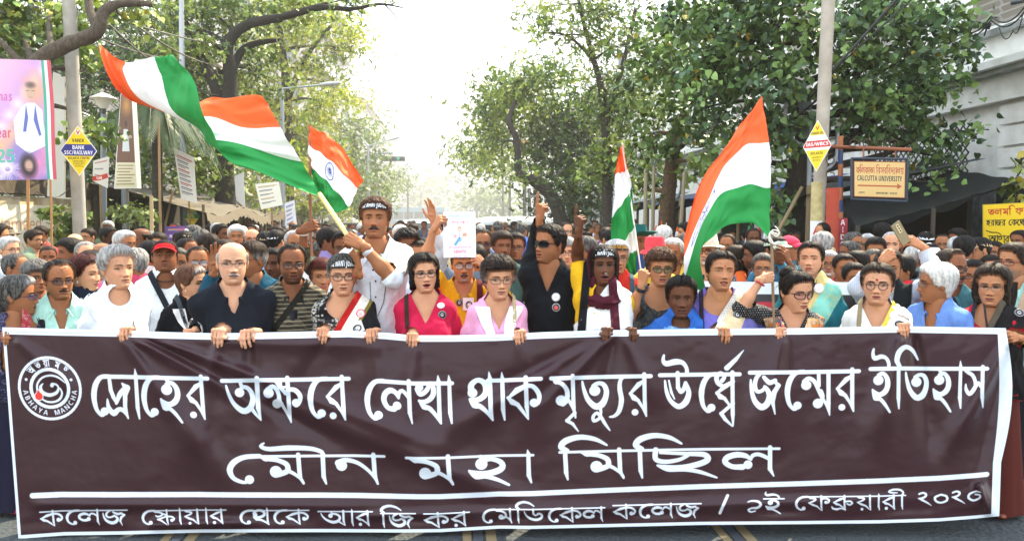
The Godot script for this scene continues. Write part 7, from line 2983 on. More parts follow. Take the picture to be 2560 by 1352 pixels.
func paper_tex()->StandardMaterial3D:
	if not _mats.has("paper"):
		var pr:=Print.new(128,128,Color.html("eeecea"))
		pr.ring(70,74,34,12,Color.html("1c1b20"))
		pr.stroke("84,60,4 64,50,5 50,64,6 54,84,7 72,90,6",Transform2D(),Color.html("1c1b20"))
		_mats["paper"]=tmat(pr.tex(),.8)
	return _mats["paper"]
func front_row()->void:
	var FR:="people holding the long banner"
	var lace:=print_cloth("lace","e0e3e9","cbd1da",5.0)
	var p:Node3D
	person({"label":"person at the far left in profile, blue-framed spectacles and flower-printed navy kurta","group":FR,"px":40,"py":742,"d":4.76,"fem":true,"yaw":72,"byaw":25,"tone":"tan","hs":1.04,"size":.92,"face":{"age":.9,"open":.25,"lipc":"7a3f3a"},"hair":{"style":"back","col":"salt","thick":.013,"mix":.35,"front":"grey","bun":Vector3(0,-.05,-.115),"buns":.05},"glasses":{"c":"2b3358","r":.0022,"w":.023,"h":.015,"round":.3,"tint":Color(.45,.35,.5,.35)},"top":{"mat":print_cloth("flowers","26243c","6b6a8e",9.0),"style":"scoop","sleeve":.9,"name":"kurta"},"layers":[{"kind":"sash","name":"stole","mat":print_cloth("lace","b23440","e8dcd4",6.0),"line":[.07,1.5,.02,1.1],"d0":-.07,"d1":.0,"iso":.024},{"kind":"sash","name":"bag_strap","c":"1d1d20","line":[.15,1.5,.13,1.1],"d0":-.03,"d1":.01,"iso":.03}],"R":g_(8,832),"lower":["skirt","25233a","b02a5a"]})
	person({"label":"person with dark spectacles and an open mint green shirt","group":FR,"px":146,"py":702,"d":4.95,"yaw":14,"tone":"tan","hs":1.02,"face":{"age":.6,"beard":.12,"lipc":"8a5a50"},"hair":{"style":"recede","col":"black","thick":.017,"part":-.03},"must":{"mc":"15110f","mw":.03,"mt":.006,"mdrop":.005},"glasses":{"c":"2a1a18","r":.0022,"w":.025,"h":.016,"round":.35,"tint":Color(.3,.28,.3,.35)},"top":{"c":"b5e2d2","style":"openshirt","collar":"b5e2d2","gap":.42,"sleeve":.9}})
	person({"label":"person in white lace kurta and white stole, looking right, one hand on the banner","group":FR,"px":292,"py":674,"d":4.74,"fem":true,"yaw":26,"pitch":4,"tone":"fair","hs":1.06,"face":{"age":.8,"bindi":.0022,"lipc":"8f5a50","browc":"2a211c","jaw":1.04},"hair":{"style":"short","col":"grey","thick":.024,"curl":.007,"mix":.6,"wisps":150,"wlen":.02},"top":{"mat":lace,"style":"tee","sleeve":1.3,"name":"kurta"},"layers":[{"kind":"scarf","name":"stole","c":"e8eaee","x0":.045,"x1":.135,"iso":.028,"back":.15,"amp":.012}],"L":g_(310,-1,-.5),"lower":["trousers","e4e4e8"]})
	p=person({"label":"person with half-rimmed spectacles in a black polo shirt, both hands on the banner","group":FR,"px":580,"py":659,"d":4.72,"yaw":3,"tone":"pale","hs":1.1,"size":1.06,"fat":1.05,"shw":1.14,"face":{"age":.9,"frown":1.0,"jaw":1.02,"lipc":"a5786a","browc":"4a4038","gaze":-.5},"hair":{"style":"bald","col":"silver","thick":.009},"must":{"mc":"4b4744","mc2":"c4beb8","mw":.03,"mt":.0068,"mdrop":.007},"glasses":{"c":"2b2523","r":.0015,"half":.35,"w":.026,"h":.015,"round":.4},"top":{"c":"191d26","style":"shirt","collar":"191d26","gap":.4,"sleeve":.85},"R":g_(545,826,.2),"L":g_(618,828,-.4),"lower":["trousers","23252c"]})
	pin(p,p.get_meta("kit").fl,.085,1.225,.026,badge_tex("dark"))
	p=person({"label":"person with spectacles and crossed bag strap in a black and tan striped kurta","group":FR,"px":729,"py":662,"d":4.95,"yaw":6,"tone":"brown","hs":1.03,"face":{"age":.5,"open":.6,"beard":.75,"beardc":"2a2322","wide":1.02,"cheek":.006},"hair":{"style":"recede","col":"black","thick":.012},"glasses":{"c":"22231c","r":.0024,"w":.026,"h":.016,"round":.3},"top":{"mat":print_cloth("stripes","24221f","8d8168",4.6),"style":"shirt","sleeve":1.0,"collar":cloth("2c2a26"),"gap":.35,"ch":.02,"name":"kurta"},"layers":[{"kind":"sash","name":"bag_strap","c":"26241f","line":[.10,1.46,-.16,1.12],"d0":-.018,"d1":.018,"iso":.024}]})
	card(p,"sunglasses",p.get_meta("kit").fl,.0,1.2,.05,.07,mat("1a1d28",.15))
	p=person({"label":"person with lettered headband and square spectacles, red-bordered white and black sari","group":FR,"px":856,"py":690,"d":4.72,"fem":true,"yaw":2,"tone":"fair","hs":1.03,"face":{"age":.9,"cheek":.006,"lipc":"8f5550","browc":"2a201c","wide":1.02},"hair":{"style":"back","col":"salt","thick":.016,"mix":.2,"temple":"grey"},"glasses":{"c":"171214","r":.0022,"w":.0265,"h":.018,"round":.35},"band":["WE WANT JUSTICE","f2f2f2"],"bandy":.068,"bandx":6.0,"earring":"c02a24","earlen":.011,"top":{"mat":print_cloth("flowers","151316","d9d4c8",7.0),"style":"scoop","sleeve":.8,"name":"blouse"},"layers":[{"kind":"sash","name":"sari_border","c":"b3201f","line":[.075,1.44,-.15,1.1],"d0":-.01,"d1":.032,"iso":.024},{"kind":"sash","name":"sari_pleats","c":"e9e2d6","line":[.075,1.44,-.15,1.1],"d0":.030,"d1":.092,"iso":.025},{"kind":"sash","name":"sari_stripe","c":"8a7a34","line":[.075,1.44,-.15,1.1],"d0":.090,"d1":.115,"iso":.026},{"kind":"sash","name":"sari_pallu","c":"232428","line":[.075,1.44,-.15,1.1],"d0":.113,"d1":.5,"iso":.025,"amp":.014}],"R":g_(806,-1,.4),"L":g_(928,-1,-.3),"lower":["skirt","dcd4c6"]})
	pin(p,p.get_meta("kit").fl,.105,1.265,.028,badge_tex("pink"),.03)
	card(p,"paper_badge",p.get_meta("kit").fl,.075,1.19,.085,.07,paper_tex(),.35,.034)
	p=person({"label":"person with spectacles and two badges on a crimson V-necked kurta, mouth open","group":FR,"px":1062,"py":686,"d":4.72,"fem":true,"yaw":8,"pitch":4,"roll":-3,"tone":"fair","hs":1.0,"face":{"age":.3,"open":.85,"lipc":"a04048","wide":1.05,"cheek":.007},"hair":{"style":"bob","col":"black","thick":.018,"part":.012,"mix":.25},"glasses":{"c":"1a1517","r":.0018,"w":.0255,"h":.0175,"round":.45},"top":{"c":"c21d45","style":"v","sleeve":1.1,"name":"kurta"},"layers":[{"kind":"sash","name":"bag_strap","c":"3a2a26","line":[-.125,1.5,-.118,1.0],"d0":-.014,"d1":.014,"iso":.024,"front":true}],"R":g_(1030,836,.2),"lower":["trousers","3a2030"]})
	pin(p,p.get_meta("kit").fl,.095,1.305,.024,badge_tex("white"),.024,.8)
	pin(p,p.get_meta("kit").fl,.098,1.25,.026,badge_tex("dark"))
	p=person({"label":"person in a pink kurta and long white scarf, holding the banner with one hand","group":FR,"px":1245,"py":699,"d":4.70,"fem":true,"yaw":12,"tone":"fair","hs":1.06,"face":{"age":.8,"lipc":"9a6058","cheek":.006,"wide":1.03},"hair":{"style":"boy","col":"dark","thick":.026,"curl":.004,"mix":.2,"temple":"salt"},"glasses":{"c":"2a2422","r":.0016,"w":.026,"h":.017,"round":.5},"top":{"mat":print_cloth("vines","e2a0c2","d68cb4",6.0),"style":"v","sleeve":1.2,"name":"kurta"},"layers":[{"kind":"scarf","name":"scarf","c":"f3f2f4","x0":.03,"x1":.088,"iso":.028,"back":.10,"amp":.014},{"kind":"sash","name":"bag_strap","c":"b3a078","line":[.105,1.5,.100,1.0],"d0":-.012,"d1":.012,"iso":.032,"front":true}],"L":g_(1300,-1,-.3),"lower":["trousers","d8d0d4"]})
	p=person({"label":"person in wraparound sunglasses and black kurta, one finger raised, face turned left","group":"shouting marchers with raised arms","px":1374,"py":614,"d":4.98,"yaw":-46,"byaw":-10,"pitch":6,"tone":"tan","hs":1.03,"face":{"age":.3,"open":.3,"beard":.28,"beardc":"3a2c26","jaw":1.05},"hair":{"style":"short","col":"black","thick":.016,"curl":.004,"mix":.3,"wisps":50,"wlen":.02},"glasses":{"c":"0c0d0f","r":.0026,"w":.029,"h":.0185,"round":.4,"tint":Color(.02,.03,.03,1.0),"y":.001},"top":{"c":"14161b","style":"shirt","sleeve":1.95,"name":"kurta","collar":"14161b","gap":.6,"ch":.018},"R":{"p":[1350,528,5.0],"f":Vector3(.05,1,.05),"n":Vector3(.75,0,-.7),"pose":"point","pole":Vector3(-.15,-.3,-1)}})
	pin(p,p.get_meta("kit").fl,.06,1.245,.028,badge_tex("white"))
	pin(p,p.get_meta("kit").fl,.062,1.18,.027,badge_tex("red"))
	p=person({"label":"shouting person in headband, maroon headscarf and white sari, one finger raised high","group":FR,"px":1509,"py":668,"d":4.72,"fem":true,"yaw":6,"pitch":8,"tone":"dark","hs":1.02,"face":{"age":.2,"open":1.0,"lipc":"8a3a3c","kohl":1.0,"wide":.98},"hair":{"style":"bob","col":"black","thick":.014,"mix":.1},"band":["WE WANT JUSTICE","f2f2f2"],"bandy":.067,"bandx":6.0,"earring":"c8a24a","top":{"c":"e6b01e","style":"tee","sleeve":.82,"name":"blouse"},"wrap":{"name":"headscarf","c":"4a1826","r":.085,"t":.036,"k":1.1,"y":1.425},"layers":[{"kind":"sash","name":"sari_pallu","c":"f0efee","line":[-.02,1.42,-.18,1.22],"d0":.0,"d1":.6,"armmax":-.5,"iso":.024,"amp":.014},{"kind":"sash","name":"scarf_end","c":"4a1826","line":[.06,1.45,.085,1.0],"d0":-.028,"d1":.028,"iso":.036,"front":true},{"kind":"sash","name":"bag_strap","c":"17161a","line":[-.11,1.48,-.15,1.05],"d0":-.03,"d1":.022,"iso":.03}],"R":{"p":[1447,556,4.66],"f":Vector3(.0,1,.12),"n":Vector3(.75,.1,-.6),"pose":"point","pole":Vector3(-.1,-.3,-1)},"L":g_(1520,822,.1),"lower":["skirt","e2e0da"]})
	pin(p,p.get_meta("kit").fl,-.035,1.29,.024,badge_tex("yellow"),.034)
	var xh:=Transform3D(Basis(),Vector3(0,1.585*p.get_meta("kit").s,0))*Transform3D(Basis.from_euler(Vector3(-.14,.1,0)),Vector3.ZERO)
	var hood:=MB.new()
	hood.grid(48,26,func(u:float,w:float):
		var a:=lerpf(-2.55,2.55,u)+PI
		var y:=lerpf(.128,-.17,w)
		var q:=prof(clampf(y-.005,-.16,.117))
		var side:=absf(sin(a))
		var k:=.026+.012*smoothstep(.0,-.1,y)*side
		var z:=cos(a)
		return Vector3(sin(a)*(maxf(q.x,.06*smoothstep(.12,.08,y))+k),y+.012*smoothstep(.06,.12,y),(z*(.02+k*.4 if z>0 else maxf(q.z,.085*smoothstep(.125,.08,y))+k))-.012+.004*sin(u*40.0)))
	obj("headscarf",hood,cloth("4a1826"),p).transform=xh
	var ring:=MB.new()
	var rp:=PackedVector3Array()
	var rr:=PackedFloat32Array()
	for i in 13:
		var a:=TAU*i/12.0
		rp.append(Vector3(.0065*cos(a),-.049+.0065*sin(a),.113))
		rr.append(.0012)
	ring.tube(rp,rr,5)
	obj("nose_ring",ring,mat("c8c0b4",.2,.9),p).transform=xh
	p=person({"label":"person with green-rimmed spectacles raising a clenched fist beside the narrow flag","group":"shouting marchers with raised arms","px":1652,"py":672,"d":4.98,"fem":true,"yaw":8,"tone":"mid","hs":.98,"face":{"age":.5,"open":.3,"lipc":"a0505a","wide":1.04,"cheek":.007},"hair":{"style":"boy","col":"brown","thick":.024,"curl":.005,"mix":.3,"wisps":60},"glasses":{"c":"26302c","r":.0026,"w":.026,"h":.0165,"round":.4,"cat":true,"tint":Color(.3,.5,.35,.25)},"top":{"mat":print_cloth("vines","2b3038","8a7c4a",7.0),"style":"scoop","sleeve":.6,"name":"kurta"},"R":{"p":[1608,690,4.72],"f":Vector3(.1,1,.1),"n":Vector3(.5,-.1,-.85),"pose":"fist","pole":Vector3(-.4,-1,.0)}})
	var wb:=MB.new()
	var wp:=PackedVector3Array()
	var wr:=PackedFloat32Array()
	var K:Dictionary=p.get_meta("kit")
	bangle(p,K,"R","wristwatch","24262c",.012,.86)
	p=person({"label":"short person wrapped in a bright blue shawl, mouth slightly open","group":FR,"px":1703,"py":745,"d":4.70,"fem":true,"yaw":4,"tone":"dark","hs":1.05,"size":.94,"face":{"age":.8,"open":.4,"frown":.6,"lipc":"6a3a36","cheek":.006},"earring":"b8923a","hair":{"style":"back","col":"black","thick":.016,"part":.0,"mix":.2,"bun":Vector3(0,-.05,-.11),"buns":.055},"top":{"c":"2a62b4","style":"tee","sleeve":1.5,"name":"shawl","iso":.022,"amp":.02,"rough":.45},"wrap":{"name":"shawl_fold","mat":print_cloth("lace","4a83b8","c8d4dc",6.0),"r":.10,"t":.034,"k":.8,"y":1.415},"R":g_(1580,823,.0),"lower":["skirt","2a4a7a"]})
	p=person({"label":"person with gold earrings in a lilac and beige sari, mouth open","group":FR,"px":1800,"py":681,"d":4.74,"fem":true,"yaw":16,"pitch":6,"roll":3,"tone":"mid","hs":1.02,"face":{"age":.6,"open":.8,"bindi":.005,"lipc":"9a4a50","lid":.6,"wide":1.02},"hair":{"style":"back","col":"black","thick":.014,"part":.01,"mix":.15,"bun":Vector3(0,-.04,-.115)},"earring":"d0a23a","top":{"c":"6f66b4","style":"scoop","sleeve":.7,"name":"blouse"},"layers":[{"kind":"sash","name":"sari_border","mat":print_cloth("dots","c9c0b4","4a5a8a",8.0),"line":[.08,1.44,-.14,1.1],"d0":.0,"d1":.035,"iso":.025},{"kind":"sash","name":"sari_pallu","c":"d8c09a","line":[.08,1.44,-.14,1.1],"d0":.033,"d1":.15,"iso":.026},{"kind":"sash","name":"sari_end","c":"7d78c0","line":[.08,1.44,-.14,1.1],"d0":.148,"d1":.5,"iso":.025},{"kind":"sash","name":"bag_strap","c":"2c2430","line":[-.12,1.5,-.115,1.0],"d0":-.014,"d1":.014,"iso":.026,"front":true}],"R":g_(1812,823,.2),"lower":["skirt","8a84c0"]})
	pin(p,p.get_meta("kit").fl,.095,1.24,.026,badge_tex("dark"),.03)
	strand(p,"necklace",p.get_meta("kit").fl,[[-.055,1.40],[-.01,1.335],[.01,1.335],[.055,1.40]],.0016,mat("c8a040",.3,.8),.004)
	p=person({"label":"person with dark spectacles and patchwork scarf over black, holding a flagstick","group":FR,"px":1985,"py":730,"d":4.70,"fem":true,"yaw":36,"byaw":6,"pitch":-6,"tone":"fair","hs":1.03,"size":.94,"face":{"age":.2,"lipc":"9a4a50","bindi":.0018,"kohl":1.0,"cheek":.007,"wide":1.02},"hair":{"style":"back","col":"black","thick":.016,"mix":.1,"bun":Vector3(-.035,.105,-.045),"buns":.05,"wisps":30,"wlen":.04},"glasses":{"c":"231a1e","r":.0026,"w":.0265,"h":.019,"round":.5,"tint":Color(.7,.4,.45,.2)},"top":{"mat":print_cloth("dots","15141a","cfcbc4",9.0),"style":"v","sleeve":1.1,"name":"kurta"},"layers":[{"kind":"scarf","name":"scarf","mat":print_cloth("patch","c8602a","d9a23a",4.0),"x0":.052,"x1":.14,"iso":.027,"back":.13,"amp":.014}],"R":{"p":[1925,694,4.66],"f":Vector3(.9,.15,-.2),"n":Vector3(.15,0,-1),"pose":"pole","pole":Vector3(-.7,-1,.1)},"L":g_(1955,822,-.3),"lower":["trousers","1c1b22"]})
	bangle(p,p.get_meta("kit"),"R","bracelet","b0302a",.006,.88)
	p=person({"label":"person in a teal and gold sari with a printed lanyard, chin raised","group":"marchers just behind the banner","px":2028,"py":651,"d":5.25,"fem":true,"yaw":-8,"pitch":8,"tone":"fair","hs":.98,"face":{"age":.3,"lipc":"a0484e","bindi":.002,"lid":.75,"kohl":1.0},"hair":{"style":"back","col":"black","thick":.014,"part":.0,"mix":.1,"tail":[.34,.06]},"earring":"d0a040","top":{"c":"2c8088","style":"scoop","sleeve":.8,"name":"blouse","rough":.5},"layers":[{"kind":"sash","name":"sari_border","c":"d3bd7e","line":[.05,1.44,-.13,1.1],"d0":-.02,"d1":.06,"iso":.024},{"kind":"sash","name":"sari_pallu","mat":print_cloth("vines","7cc0b0","c8c078",5.0),"line":[.05,1.44,-.13,1.1],"d0":.058,"d1":.19,"iso":.026},{"kind":"sash","name":"sari_end","c":"22707e","line":[.05,1.44,-.13,1.1],"d0":.188,"d1":.5,"iso":.025}],"lower":["skirt","2c8088"]})
	pin(p,p.get_meta("kit").fl,.055,1.335,.034,badge_tex("white"),.03)
	strand(p,"lanyard",p.get_meta("kit").fl,[[.05,1.42],[.02,1.3],[-.01,1.15]],.006,mat("14161c",.6),.026)
	strand(p,"lanyard",p.get_meta("kit").fl,[[-.06,1.42],[-.04,1.3],[-.02,1.15]],.006,mat("14161c",.6),.026)
	p=person({"label":"person with round spectacles and red bindi in a white and yellow sari","group":FR,"px":2195,"py":713,"d":4.70,"fem":true,"yaw":-2,"pitch":2,"tone":"fair","hs":1.04,"face":{"age":.9,"bindi":.0068,"lipc":"8f4148","wide":1.05,"jaw":1.06,"cheek":.007},"hair":{"style":"back","col":"dark","thick":.016,"part":.004,"mix":.25,"bun":Vector3(0,-.05,-.11)},"glasses":{"c":"1a1a1a","r":.0019,"w":.0245,"h":.0225,"round":1.0,"metal":.3},"earring":"c8a24a","top":{"mat":print_cloth("pinstripes","efefec","e4e4e0",6.0),"style":"v","sleeve":.9,"name":"blouse"},"layers":[{"kind":"sash","name":"sari_border","c":"e6cf52","line":[.08,1.44,-.06,1.1],"d0":.0,"d1":.028,"iso":.024},{"kind":"sash","name":"sari_pallu","c":"ecebe6","line":[.08,1.44,-.06,1.1],"d0":.026,"d1":.5,"iso":.025,"amp":.014},{"kind":"sash","name":"bag_strap","c":"9c8a6c","line":[-.10,1.5,-.11,1.0],"d0":-.014,"d1":.014,"iso":.026,"front":true}],"L":g_(2262,-1,-.4),"lower":["skirt","e4e2da"]})
	pin(p,p.get_meta("kit").fl,.095,1.285,.024,badge_tex("white"),.03)
	card(p,"paper_badge",p.get_meta("kit").fl,.13,1.255,.10,.075,paper_tex(),-.4,.032)
	strand(p,"necklace",p.get_meta("kit").fl,[[-.055,1.40],[-.0,1.32],[.055,1.40]],.0014,mat("c8a040",.3,.8),.004)
	person({"label":"person in an open-necked blue shirt, in profile facing left near the right end","group":"marchers just behind the banner","px":2346,"py":711,"d":4.85,"yaw":-74,"byaw":-30,"tone":"tan","hs":1.04,"face":{"age":1.0,"lipc":"8a5a4e","open":.2},"hair":{"style":"back","col":"white","thick":.017,"mix":.6},"glasses":{"c":"3a302a","r":.0016,"w":.025,"h":.016,"round":.4},"top":{"c":"6d92d8","style":"openshirt","collar":"6d92d8","gap":.4,"sleeve":.9}})
	p=person({"label":"person in red blouse and black sari gripping the banner's right end","group":FR,"px":2484,"py":717,"d":4.70,"fem":true,"yaw":-8,"tone":"mid","hs":1.04,"face":{"age":.4,"bindi":.002,"lipc":"7f464a","wide":1.03,"cheek":.006},"hair":{"style":"long","col":"dark","thick":.02,"part":.005,"mix":.3,"tail":[.30,.115]},"glasses":{"c":"2a201e","r":.0014,"w":.0265,"h":.0165,"round":.5,"half":.5},"top":{"c":"b5222e","style":"scoop","sleeve":.95,"name":"blouse"},"layers":[{"kind":"sash","name":"sari_pallu","c":"1f1d20","line":[.03,1.44,-.10,1.1],"d0":.03,"d1":.5,"iso":.025,"amp":.014},{"kind":"sash","name":"sari_border","c":"5d5448","line":[.03,1.44,-.10,1.1],"d0":-.006,"d1":.032,"iso":.026},{"kind":"sash","name":"bag_strap","c":"2c2c34","line":[-.10,1.46,-.125,1.0],"d0":-.011,"d1":.011,"iso":.026,"front":true}],"R":{"p":[2310,850,4.86],"f":Vector3(-1,-.4,-.1),"n":Vector3(0,-1,.2),"pose":"cup","pole":Vector3(.3,-.3,-1)},"L":{"p":[2528,842,4.49],"f":Vector3(-.85,.1,.55),"n":Vector3(-.3,-.35,-.9),"pose":"grip","pole":Vector3(1,-.6,.1)},"lower":["skirt","5a2620","7a3a20"]})
	pin(p,p.get_meta("kit").fl,.135,1.30,.028,badge_tex("dark"),.03)
	strand(p,"lanyard",p.get_meta("kit").fl,[[-.045,1.42],[-.03,1.3],[.0,1.12]],.006,mat("14161c",.6),.03)
	bangle(p,p.get_meta("kit"),"L","bangle","c8a24a",.004,.84)
func bangle(p:Node3D,K:Dictionary,side:String,called:String,hex:String,w:float,t:float)->void:
	var el:Vector3=K[side][1]
	var wr:Vector3=K[side][2]
	var d:=(wr-el).normalized()
	var c:=el.lerp(wr,t)
	var m:=MB.new()
	m.tube(PackedVector3Array([c-d*w,c-d*w*.4,c+d*w*.4,c+d*w]),PackedFloat32Array([.0335,.0365,.0365,.0335]),18,false)
	obj(called,m,mat(hex,.4,.2),p)
func second_row()->void:
	var SR:="marchers just behind the banner"
	var p:Node3D
	p=person({"label":"tallest person, in lettered headband and white shirt, gripping the bamboo flagpole","group":"shouting marchers with raised arms","px":938,"py":551,"d":4.95,"yaw":-6,"pitch":7,"tone":"tan","hs":1.06,"size":1.04,"face":{"age":.3,"beard":.25,"beardc":"5a473c","lipc":"8a5a4e","lid":.8,"jaw":1.05},"hair":{"style":"short","col":"brown","thick":.022,"curl":.005,"mix":.35,"wisps":70,"wlen":.018},"must":{"mc":"17110f","mw":.034,"mt":.0085,"mdrop":.012},"band":["WE WANT JUSTICE","f2f2f2"],"bandy":.072,"bandg":.014,"bandx":6.0,"top":{"c":"e0e4ea","style":"shirt","collar":"e0e4ea","gap":.36,"sleeve":1.12,"amp":.013,"buttons":"26262c"},"L":{"p":[884,603,4.66],"f":Vector3(-.75,.35,-.1),"n":Vector3(-.5,-.3,-.8),"pose":"pole","pole":Vector3(.6,-1,.4)},"R":{"p":[888,652,4.68],"f":Vector3(-.25,.9,.0),"n":Vector3(.7,.1,-.7),"pose":"pole","pole":Vector3(-.5,-1,.0)}})
	bangle(p,p.get_meta("kit"),"L","wristwatch","c9c9cc",.014,.80)
	bangle(p,p.get_meta("kit"),"R","bracelet","b02a30",.004,.86)
	strand(p,"earphone_cord",p.get_meta("kit").fl,[[.07,1.40],[.05,1.25],[.015,1.17],[-.012,1.17],[-.03,1.28],[-.035,1.38]],.0022,mat("17171a",.6),.02)
	p=person({"label":"person with orange-lettered headband and yellow kurta holding up the white placard","group":"shouting marchers with raised arms","px":1159,"py":663,"d":5.2,"yaw":2,"tone":"mid","hs":1.02,"face":{"age":.7,"open":.6,"goat":.9,"beardc":"8f8880","lipc":"8a5550"},"hair":{"style":"short","col":"salt","thick":.012,"mix":.4},"must":{"mc":"2b2524","mc2":"6a6460","mw":.028,"mt":.0055,"mdrop":.014},"glasses":{"c":"2a2624","r":.0018,"w":.025,"h":.017,"round":.4,"tint":Color(.9,.92,.95,.3)},"band":["FIGHT FOR JUSTICE","d99a2c"],"bandy":.066,"top":{"c":"e4a81c","style":"shirt","collar":"e4a81c","gap":.35,"ch":.026,"sleeve":1.25,"name":"kurta"},"layers":[{"kind":"sash","name":"bag_strap","c":"5a1f28","line":[.115,1.5,.10,1.0],"d0":-.02,"d1":.02,"iso":.026,"front":true}],"R":{"p":[1094,556,5.0],"f":Vector3(.5,.75,.15),"n":Vector3(.7,-.3,-.5),"pose":"pinch","pole":Vector3(-.9,-.3,.2)},"L":{"p":[1202,655,4.98],"f":Vector3(-.6,.5,.1),"n":Vector3(-.6,-.3,-.7),"pose":"pinch","pole":Vector3(.6,-1,.2)}})
	pin(p,p.get_meta("kit").fl,-.03,1.26,.024,badge_tex("dark"))
	card(p,"paper_badge",p.get_meta("kit").fl,.03,1.255,.075,.085,paper_tex(),.0,.03)
	p=person({"label":"person mostly hidden behind the white placard, bare forearm raised","group":"shouting marchers with raised arms","px":1040,"py":640,"d":6.3,"yaw":10,"tone":"mid","hair":{"style":"short","col":"black","thick":.018},"top":{"c":"d0d3dc","style":"crew","sleeve":1.6},"L":{"p":[1079,515,6.0],"f":Vector3(-.1,1,.1),"n":Vector3(-.5,0,.8),"pose":"open","pole":Vector3(.4,-.3,.1)},"lod":1})
	p=person({"label":"person in a red cap and white T-shirt with a dark bag strap, chin lifted","group":SR,"px":411,"py":644,"d":5.5,"yaw":-3,"pitch":12,"tone":"brown","face":{"age":.4,"frown":.4,"wide":1.06,"jaw":1.1,"beard":.12,"lipc":"7a4a40","lid":.7},"hair":{"style":"short","col":"black","thick":.006},"hat":{"kind":"cap","c":"cf1f28","c2":"b81c24"},"top":{"c":"f2f4f8","style":"tee","sleeve":.8},"layers":[{"kind":"sash","name":"bag_strap","c":"23272e","line":[-.10,1.46,.06,1.1],"d0":-.02,"d1":.022,"iso":.024}]})
	var bd:=MB.new()
	for k in 26:
		var a:=lerpf(-2.2,2.2,k/25.0)
		bd.ball(Vector3(sin(a)*.072,1.43-.02*cos(a),cos(a)*.07)*p.get_meta("kit").s,Vector3.ONE*.006,6,4)
	obj("beads",bd,mat("2a1c16",.5),p)
	person({"label":"person in navy jacket and checked neck scarf, profile right","group":SR,"px":208,"py":686,"d":5.15,"fem":true,"yaw":52,"byaw":20,"tone":"fair","face":{"age":.3,"lipc":"a0464c","cheek":.008,"kohl":1.0,"wide":1.03},"hair":{"style":"back","col":"henna","thick":.017,"mix":.15,"tail":[.26,.05]},"earring":"d8d8dc","earlen":.01,"top":{"c":"1c2438","style":"crew","sleeve":1.5,"name":"jacket"},"wrap":{"name":"neck_scarf","mat":print_cloth("plaid","c8c0cc","4a3a50",7.0),"r":.075,"t":.026,"y":1.44}})
	person({"label":"person in a black jacket with a white scarf, face turned right","group":SR,"px":474,"py":709,"d":5.05,"fem":true,"yaw":58,"byaw":15,"tone":"fair","hs":.95,"face":{"age":.6,"lipc":"9a6058"},"hair":{"style":"back","col":"brown","thick":.015,"mix":.75,"front":"grey"},"earring":"e8e4dc","top":{"c":"15161b","style":"crew","sleeve":1.9,"name":"jacket"},"layers":[{"kind":"scarf","name":"scarf","c":"ece6e4","x0":.03,"x1":.075,"iso":.03,"back":.1},{"kind":"sash","name":"bag_strap","c":"3f464c","line":[-.10,1.5,-.02,1.05],"d0":-.014,"d1":.014,"iso":.03}],"L":g_(470,826,0,.03)})
	person({"label":"person in a dark teal shirt behind the black polo shirt, open palm raised","group":"shouting marchers with raised arms","px":632,"py":650,"d":5.3,"yaw":-58,"byaw":-15,"tone":"tan","face":{"age":.7},"hair":{"style":"short","col":"dark","thick":.014,"temple":"grey"},"glasses":{"c":"2a2a2a","r":.0016},"top":{"c":"24546a","style":"shirt","collar":"24546a","sleeve":1.85},"R":{"p":[534,655,5.0],"f":Vector3(.05,1,.1),"n":Vector3(.35,0,.9),"pose":"open","pole":Vector3(-.6,-1,.1)}})
	person({"label":"person in a pink top peering out just left of the square-spectacled headband wearer","group":SR,"px":804,"py":692,"d":5.5,"fem":true,"yaw":6,"tone":"mid","lod":1,"face":{"age":.1,"lipc":"a0505a"},"hair":{"style":"boy","col":"henna","thick":.02,"mix":.4},"top":{"c":"e2b8bc","style":"tee","sleeve":.6}})
	p=person({"label":"person in a camouflage jacket gripping the stick of the medium flag, face half hidden","group":"shouting marchers with raised arms","px":862,"py":622,"d":5.7,"yaw":-10,"tone":"brown","lod":1,"face":{"age":.3,"must":.5},"hair":{"style":"short","col":"black","thick":.018},"glasses":{},"top":{"mat":print_cloth("camo","3a3d30","4c5038",3.0),"style":"crew","sleeve":1.5,"name":"jacket"},"R":{"p":[775,566,5.4],"f":Vector3(.75,.35,-.3),"n":Vector3(.3,0,-1),"pose":"pole","pole":Vector3(-.5,-1,.2)}})
	bangle(p,p.get_meta("kit"),"R","bracelet","c9c4b8",.004,.86)
	p=person({"label":"person holding up a gold phone, pale striped sleeves and dark waistcoat","group":"shouting marchers with raised arms","px":2222,"py":672,"d":5.25,"yaw":0,"tone":"mid","face":{"age":.4},"hair":{"style":"short","col":"black","thick":.016},"top":{"mat":print_cloth("pinstripes","c3cad8","aab2c6",5.0),"style":"crew","sleeve":1.88},"layers":[{"kind":"cape","name":"waistcoat","c":"24292c","vy":1.0,"va":.1,"y0":.9,"xmax":.155,"iso":.024}],"R":{"p":[2222,640,5.02],"f":Vector3(.75,.6,.0),"n":Vector3(.5,-.3,-.8),"pose":"pinch","pole":Vector3(-.8,-.8,.3)},"L":{"p":[2290,606,5.02],"f":Vector3(-.85,.45,.05),"n":Vector3(-.3,-.4,-.85),"pose":"cup","pole":Vector3(.8,-.7,.3)}})
	person({"label":"person with heavy spectacles in a dark teal shirt, turned right, behind the blue shirt","group":SR,"px":2376,"py":672,"d":5.15,"yaw":52,"byaw":10,"tone":"brown","face":{"age":.7,"open":.3,"beard":.35,"beardc":"4a423e","lipc":"70403a"},"hair":{"style":"recede","col":"dark","thick":.016},"must":{"mc":"1d1816"},"glasses":{"c":"14100f","r":.003,"w":.026,"h":.018,"round":.35},"top":{"c":"3d6a72","style":"shirt","collar":"3d6a72","sleeve":.9}})
